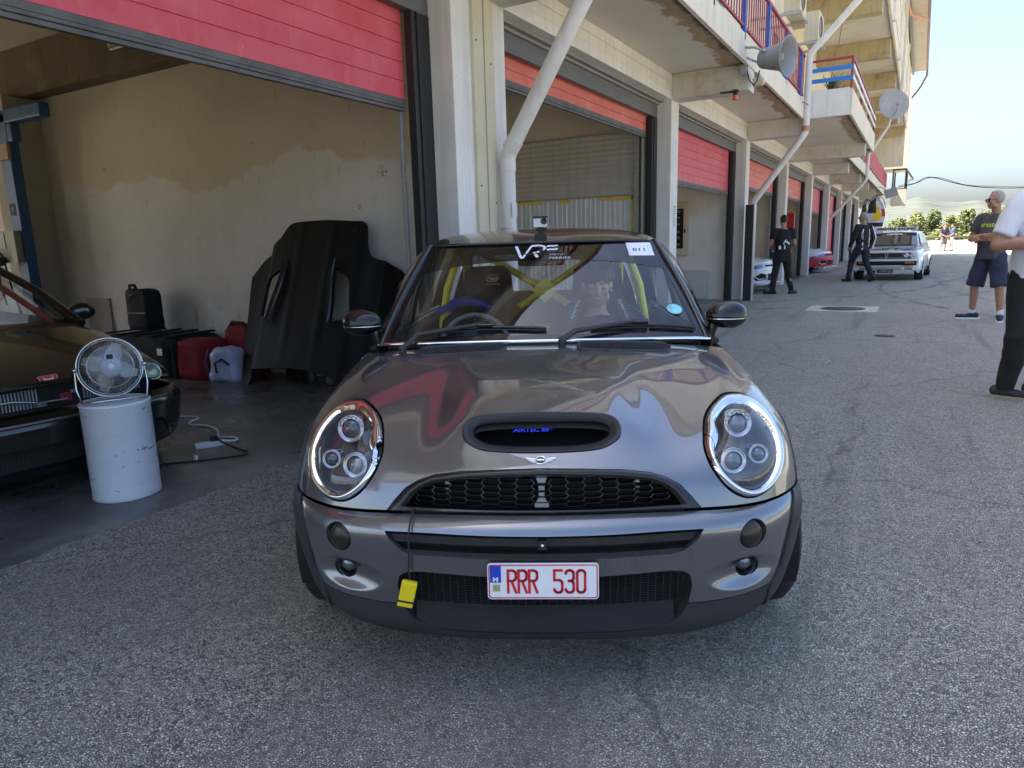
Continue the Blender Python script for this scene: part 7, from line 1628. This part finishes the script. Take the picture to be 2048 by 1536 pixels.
# ------------------------------------------------------------------ feather flags
def feather(loc, rz, H_, w, label):
    o = thing('feather_flag', label, 'flag', loc, rz, 'feather flags behind the rally car')
    t = MB(); pole = [(0, 0, 0), (0, 0, H_*.6), (0.02, 0, H_*.8), (w*.22, 0, H_*.95), (w*.5, 0, H_*1.0), (w*.8, 0, H_*.95), (w, 0, H_*.82)]; pole = [tuple(p) for p in nspline(np.array(pole), 30)]; t.tube(pole, .014, 6); t.build('pole', soft_black, o)
    t = MB(); rows = []
    for k in range(25):
        z = H_*.36+H_*.63*k/24; f = k/24; xr = w*min(1, (1-((f-.55)/.47)**2)**.5 if f > .55 else .72+.28*f/.55); xl = 0.015+(w*.5*max(0, (f-.78)/.22)**1.5); rows.append([(xl+(xr-xl)*j/10, .03*sin(f*5+j*.5), z) for j in range(11)])
    t.grid(rows, 0, True)
    for i in range(24):
        for j in range(10):
            f, q = i/24, j/10; k = i*10+j
            t.mi[k] = 1 if (f > .62 and q < .42) or (.30 < f < .40) else (2 if .44 < f < .80 and .25 < q < .75 and (q+f) < 1.32 else (1 if .05 < f < .28 and q < .5 and i % 3 else (3 if .5 < f < .7 and q > .75 else 0)))
    c_ = t.build('cloth', [pm('flag_white', (.62, .61, .66), .8), soft_black, pm('flag_yellow', (.72, .48, .02), .8), pm('flag_red', (.5, .05, .05), .8)] if 'flag_white' not in bpy.data.materials else [bpy.data.materials[n_] for n_ in ('flag_white', 'soft_black', 'flag_yellow', 'flag_red')], o)
    t = MB(); t.box(-.3, .3, -.3, .3, 0, .03); t.build('base', soft_black, o)
feather((-1.86, 31, 0), radians(5), 2.78, .62, 'large black and yellow feather flag behind the walking man'); feather((-2.22, 33.0, 0), radians(35), 2.72, .50, 'narrow black and yellow feather flag left of the large one')
# ------------------------------------------------------------------ trees, hills, fence
def make_leaf(name, a, b_):
    m, nt, b = _mat(name); v = coord(nt); oi = N(nt, 'ShaderNodeObjectInfo')
    c = ramp(nt, noise(nt, v, .9, 4), [(.3, a), (.7, b_)])
    L(nt, c, b.inputs['Base Color']); b.inputs['Roughness'].default_value = .75; b.inputs['Transmission Weight'].default_value = 0; b.inputs['Specular IOR Level'].default_value = .2
    return m
leafs = [make_leaf('leaf_mid_green', (.10, .125, .045), (.16, .18, .07)), make_leaf('leaf_yellow_green', (.13, .15, .05), (.21, .22, .085)), make_leaf('leaf_dark_green', (.08, .105, .04), (.135, .16, .06))]  # muted greens, close together, with distance haze mixed into the colour
bark = pm('bark', (.10, .075, .05), .9, var=.3, vs=8)
def tree(k, x, y, h, r, label, mat):
    o = thing('tree', label, 'tree', (x, y, -.03), 0, 'trees in the row beyond the run-off'); q = random.Random(k)
    t = MB(); t.tube([(0, 0, 0), (.1*r*.3, 0, h*.3), (0, .1, h*.75)], [.16*r*.35, .11*r*.35, .03], 7)
    lb = []
    for i in range(7):
        a = q.uniform(0, 6.28); z0 = h*q.uniform(.22, .5); e = (r*.7*cos(a), r*.7*sin(a), z0+h*q.uniform(.15, .35)); t.tube([(0, 0, z0), e], [.05, .02], 5); lb.append(e)
    t.build('trunk', bark, o)
    t = MB(); cl = []
    for i in range(34):
        f = q.random(); zz_ = h*(.07+.90*f); rr_ = r*(1-.75*max(0, f-.35)/.65)*(.55+.45*q.random()); a = q.uniform(0, 6.28); d = q.random()**.6; cl.append((rr_*d*cos(a), rr_*d*sin(a), zz_, q.uniform(.28, .5)*r*(1-.45*f)))
    for (a, b, c, cr) in cl:
        for i in range(80):
            d = Vector((q.gauss(0, 1), q.gauss(0, 1), q.gauss(0, 1))).normalized()*cr*q.random()**.35; p = Vector((a, b, c))+d; n = (d.normalized()+Vector((q.gauss(0, .5), q.gauss(0, .5), q.gauss(.3, .5)))).normalized()
            u = n.cross(Vector((0, 0, 1))); u = (u.normalized() if u.length > 1e-3 else Vector((1, 0, 0))); w = n.cross(u); s = q.uniform(.10, .22)*r*.38
            t.add([p-u*s, p+w*s*.7, p+u*s, p-w*s*.7], [(0, 1, 2, 3)])
    t.build('crown', mat, o, recalc=False)
names = ['mid green round tree', 'yellow green bushy tree', 'dark green pointed tree']
tq = random.Random(21); ti = 0
spots = [(-7.5, 150), (-4.0, 155), (-1.0, 147), (1.8, 152), (4.4, 146), (7.0, 151), (9.6, 147), (12.6, 153), (16.0, 149), (20, 152), (-10, 152), (28, 150)]
where = ['behind the far end of the building', 'just right of the building end', 'behind the rally car roof', 'over the rally car mirror', 'left of the two far men', 'behind the two far men', 'right of the two far men', 'left of the man with folded arms', 'behind the man with folded arms', 'at the right end of the tree row', 'hidden at the left end of the tree row', 'outside right of the tree row']
hs_ = [4.6, 4.3, 4.9, 5.3, 4.2, 5.1, 4.4, 5.2, 5.5, 4.8, 4.4, 4.8]
for i, ((x, y), h) in enumerate(zip(spots[:10], hs_)):
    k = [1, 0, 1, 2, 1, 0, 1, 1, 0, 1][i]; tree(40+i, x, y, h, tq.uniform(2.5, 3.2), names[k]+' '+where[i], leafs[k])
# low hedge-like scrub below the trees
t = MB(); q = random.Random(9)
for i in range(5200):
    x = q.uniform(-14, 34); y = q.uniform(142, 160); z = abs(q.gauss(0, .75)); n = Vector((q.gauss(0, 1), q.gauss(0, 1), q.gauss(.3, 1))).normalized(); u = n.cross(Vector((0, 0, 1))).normalized(); w = n.cross(u); s = q.uniform(.15, .35); p = Vector((x, y, z)); t.add([p-u*s, p+w*s*.7, p+u*s, p-w*s*.7], [(0, 1, 2, 3)])
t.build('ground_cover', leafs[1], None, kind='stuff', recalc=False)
# tyre barrier and rail at the edge of the run-off
br = thing('crash_barrier', 'dark guard rail with posts along the far edge of the run-off', 'barrier', (5, 138, 0))
t = MB(); t.grid([[(x, 138+dy, z) for z, dy in ((.45, 0), (.52, -.06), (.60, 0), (.68, -.06), (.75, 0))] for x in (-16, 40)], 0); t.build('rail', pm('old_rail', (.12, .12, .12), .6, metal=.3), br, world=True)
for k in range(15): t = MB(); t.box(-15+k*3.8, -14.88+k*3.8, 138.02, 138.14, 0, .78); t.build('post', steel_grey, br, world=True)
def hill(name, pts, dist, depth, col_a, col_b, seed):
    """ridge on an arc: pts = (azimuth in degrees, elevation in degrees)"""
    az = np.array([p[0] for p in pts]); el = np.array([p[1] for p in pts]); A = np.linspace(az[0], az[-1], 160); E_ = np.interp(A, az, el); P = []
    for j in range(14):
        f = j/13; row = []
        for a, e in zip(A, E_):
            d = dist+depth*f; hgt = (dist+depth)*math.tan(radians(e))*(f**.8); hgt += mnoise.noise(Vector((a*1.7+seed, f*4, 0)))*dist*.004*(f if f < .95 else .3)+mnoise.noise(Vector((a*6+seed, f*9, 2)))*dist*.0015*f
            row.append((d*sin(radians(a)), d*cos(radians(a)), hgt-2))
        P.append(row)
    back = [((dist+depth*1.6)*sin(radians(a)), (dist+depth*1.6)*cos(radians(a)), -2) for a in A]; P.append(back)
    t = MB(); t.grid(P, 0, True)
    m, nt, b = _mat(name+'_ground'); v = coord(nt)
    c = ramp(nt, noise(nt, v, 6/dist*2.2, 9, .65), [(.36, col_a), (.60, col_b)]); sp = N(nt, 'ShaderNodeTexVoronoi', Scale=60/dist); L(nt, v, sp.inputs['Vector']); c = mix(nt, ramp(nt, sp.outputs['Distance'], [(.10, g(.8)), (.26, g(0))]), c, (.055, .06, .035))
    L(nt, c, b.inputs['Base Color']); b.inputs['Roughness'].default_value = 1; b.inputs['Specular IOR Level'].default_value = 0
    return t.build(name, m, None, kind='structure')
hill('near_hill', [(-30, .7), (-6, .75), (0, .85), (1.6, .95), (4, .8), (8, .9), (20, 1.0), (40, .8)], 420, 380, (.11, .10, .065), (.15, .13, .085), 3)
hill('far_hill', [(-40, 1.2), (-12, 1.5), (-4, 2.0), (-1.4, 2.28), (-.5, 2.62), (.1, 2.55), (1.0, 2.25), (2.0, 2.1), (2.5, 2.12), (3.2, 2.25), (4.1, 1.85), (5.6, 1.7), (9, 1.5), (20, 1.9), (45, 1.4)], 1400, 900, (.062, .078, .072), (.105, .108, .092), 11)  # distance haze is put into the bluish colours of this ridge
# pale sand and grass strip beyond the apron
sheet('ground', -40, 60, 92, 140, .018, pm('dry_sand', (.27, .235, .165), .95, var=.15, vs=.3, bs=.3, bscale=8))
# grit and bits of debris along the edge of the garage floor and on the lane
t = MB(); q = random.Random(77)
for i in range(1500):
    y = q.uniform(.6, 9); x = -3.2+abs(q.gauss(0, .22)) if q.random() < .7 else q.uniform(-3.2, 2.4); s = q.uniform(.0022, .0065); z0 = .001
    if x < -3.2: continue
    v = [Vector((q.uniform(.6, 1.2)*a*s, q.uniform(.6, 1.2)*b*s, c*s*.7)) for a, b, c in ((1, 0, 0), (0, 1, 0), (-1, 0, 0), (0, -1, 0), (0, 0, 1.2))]
    t.add([Vector((x, y, z0))+k for k in v], [(0, 1, 4), (1, 2, 4), (2, 3, 4), (3, 0, 4)], 0 if q.random() < .6 else 1)
t.build('grit', [pm('grit_pale', (.55, .50, .42), .9, var=.4, vs=40), pm('grit_dark', (.10, .085, .07), .9, var=.4, vs=40)], None, kind='stuff', recalc=False)
bpy.data.scenes.remove(TMP)
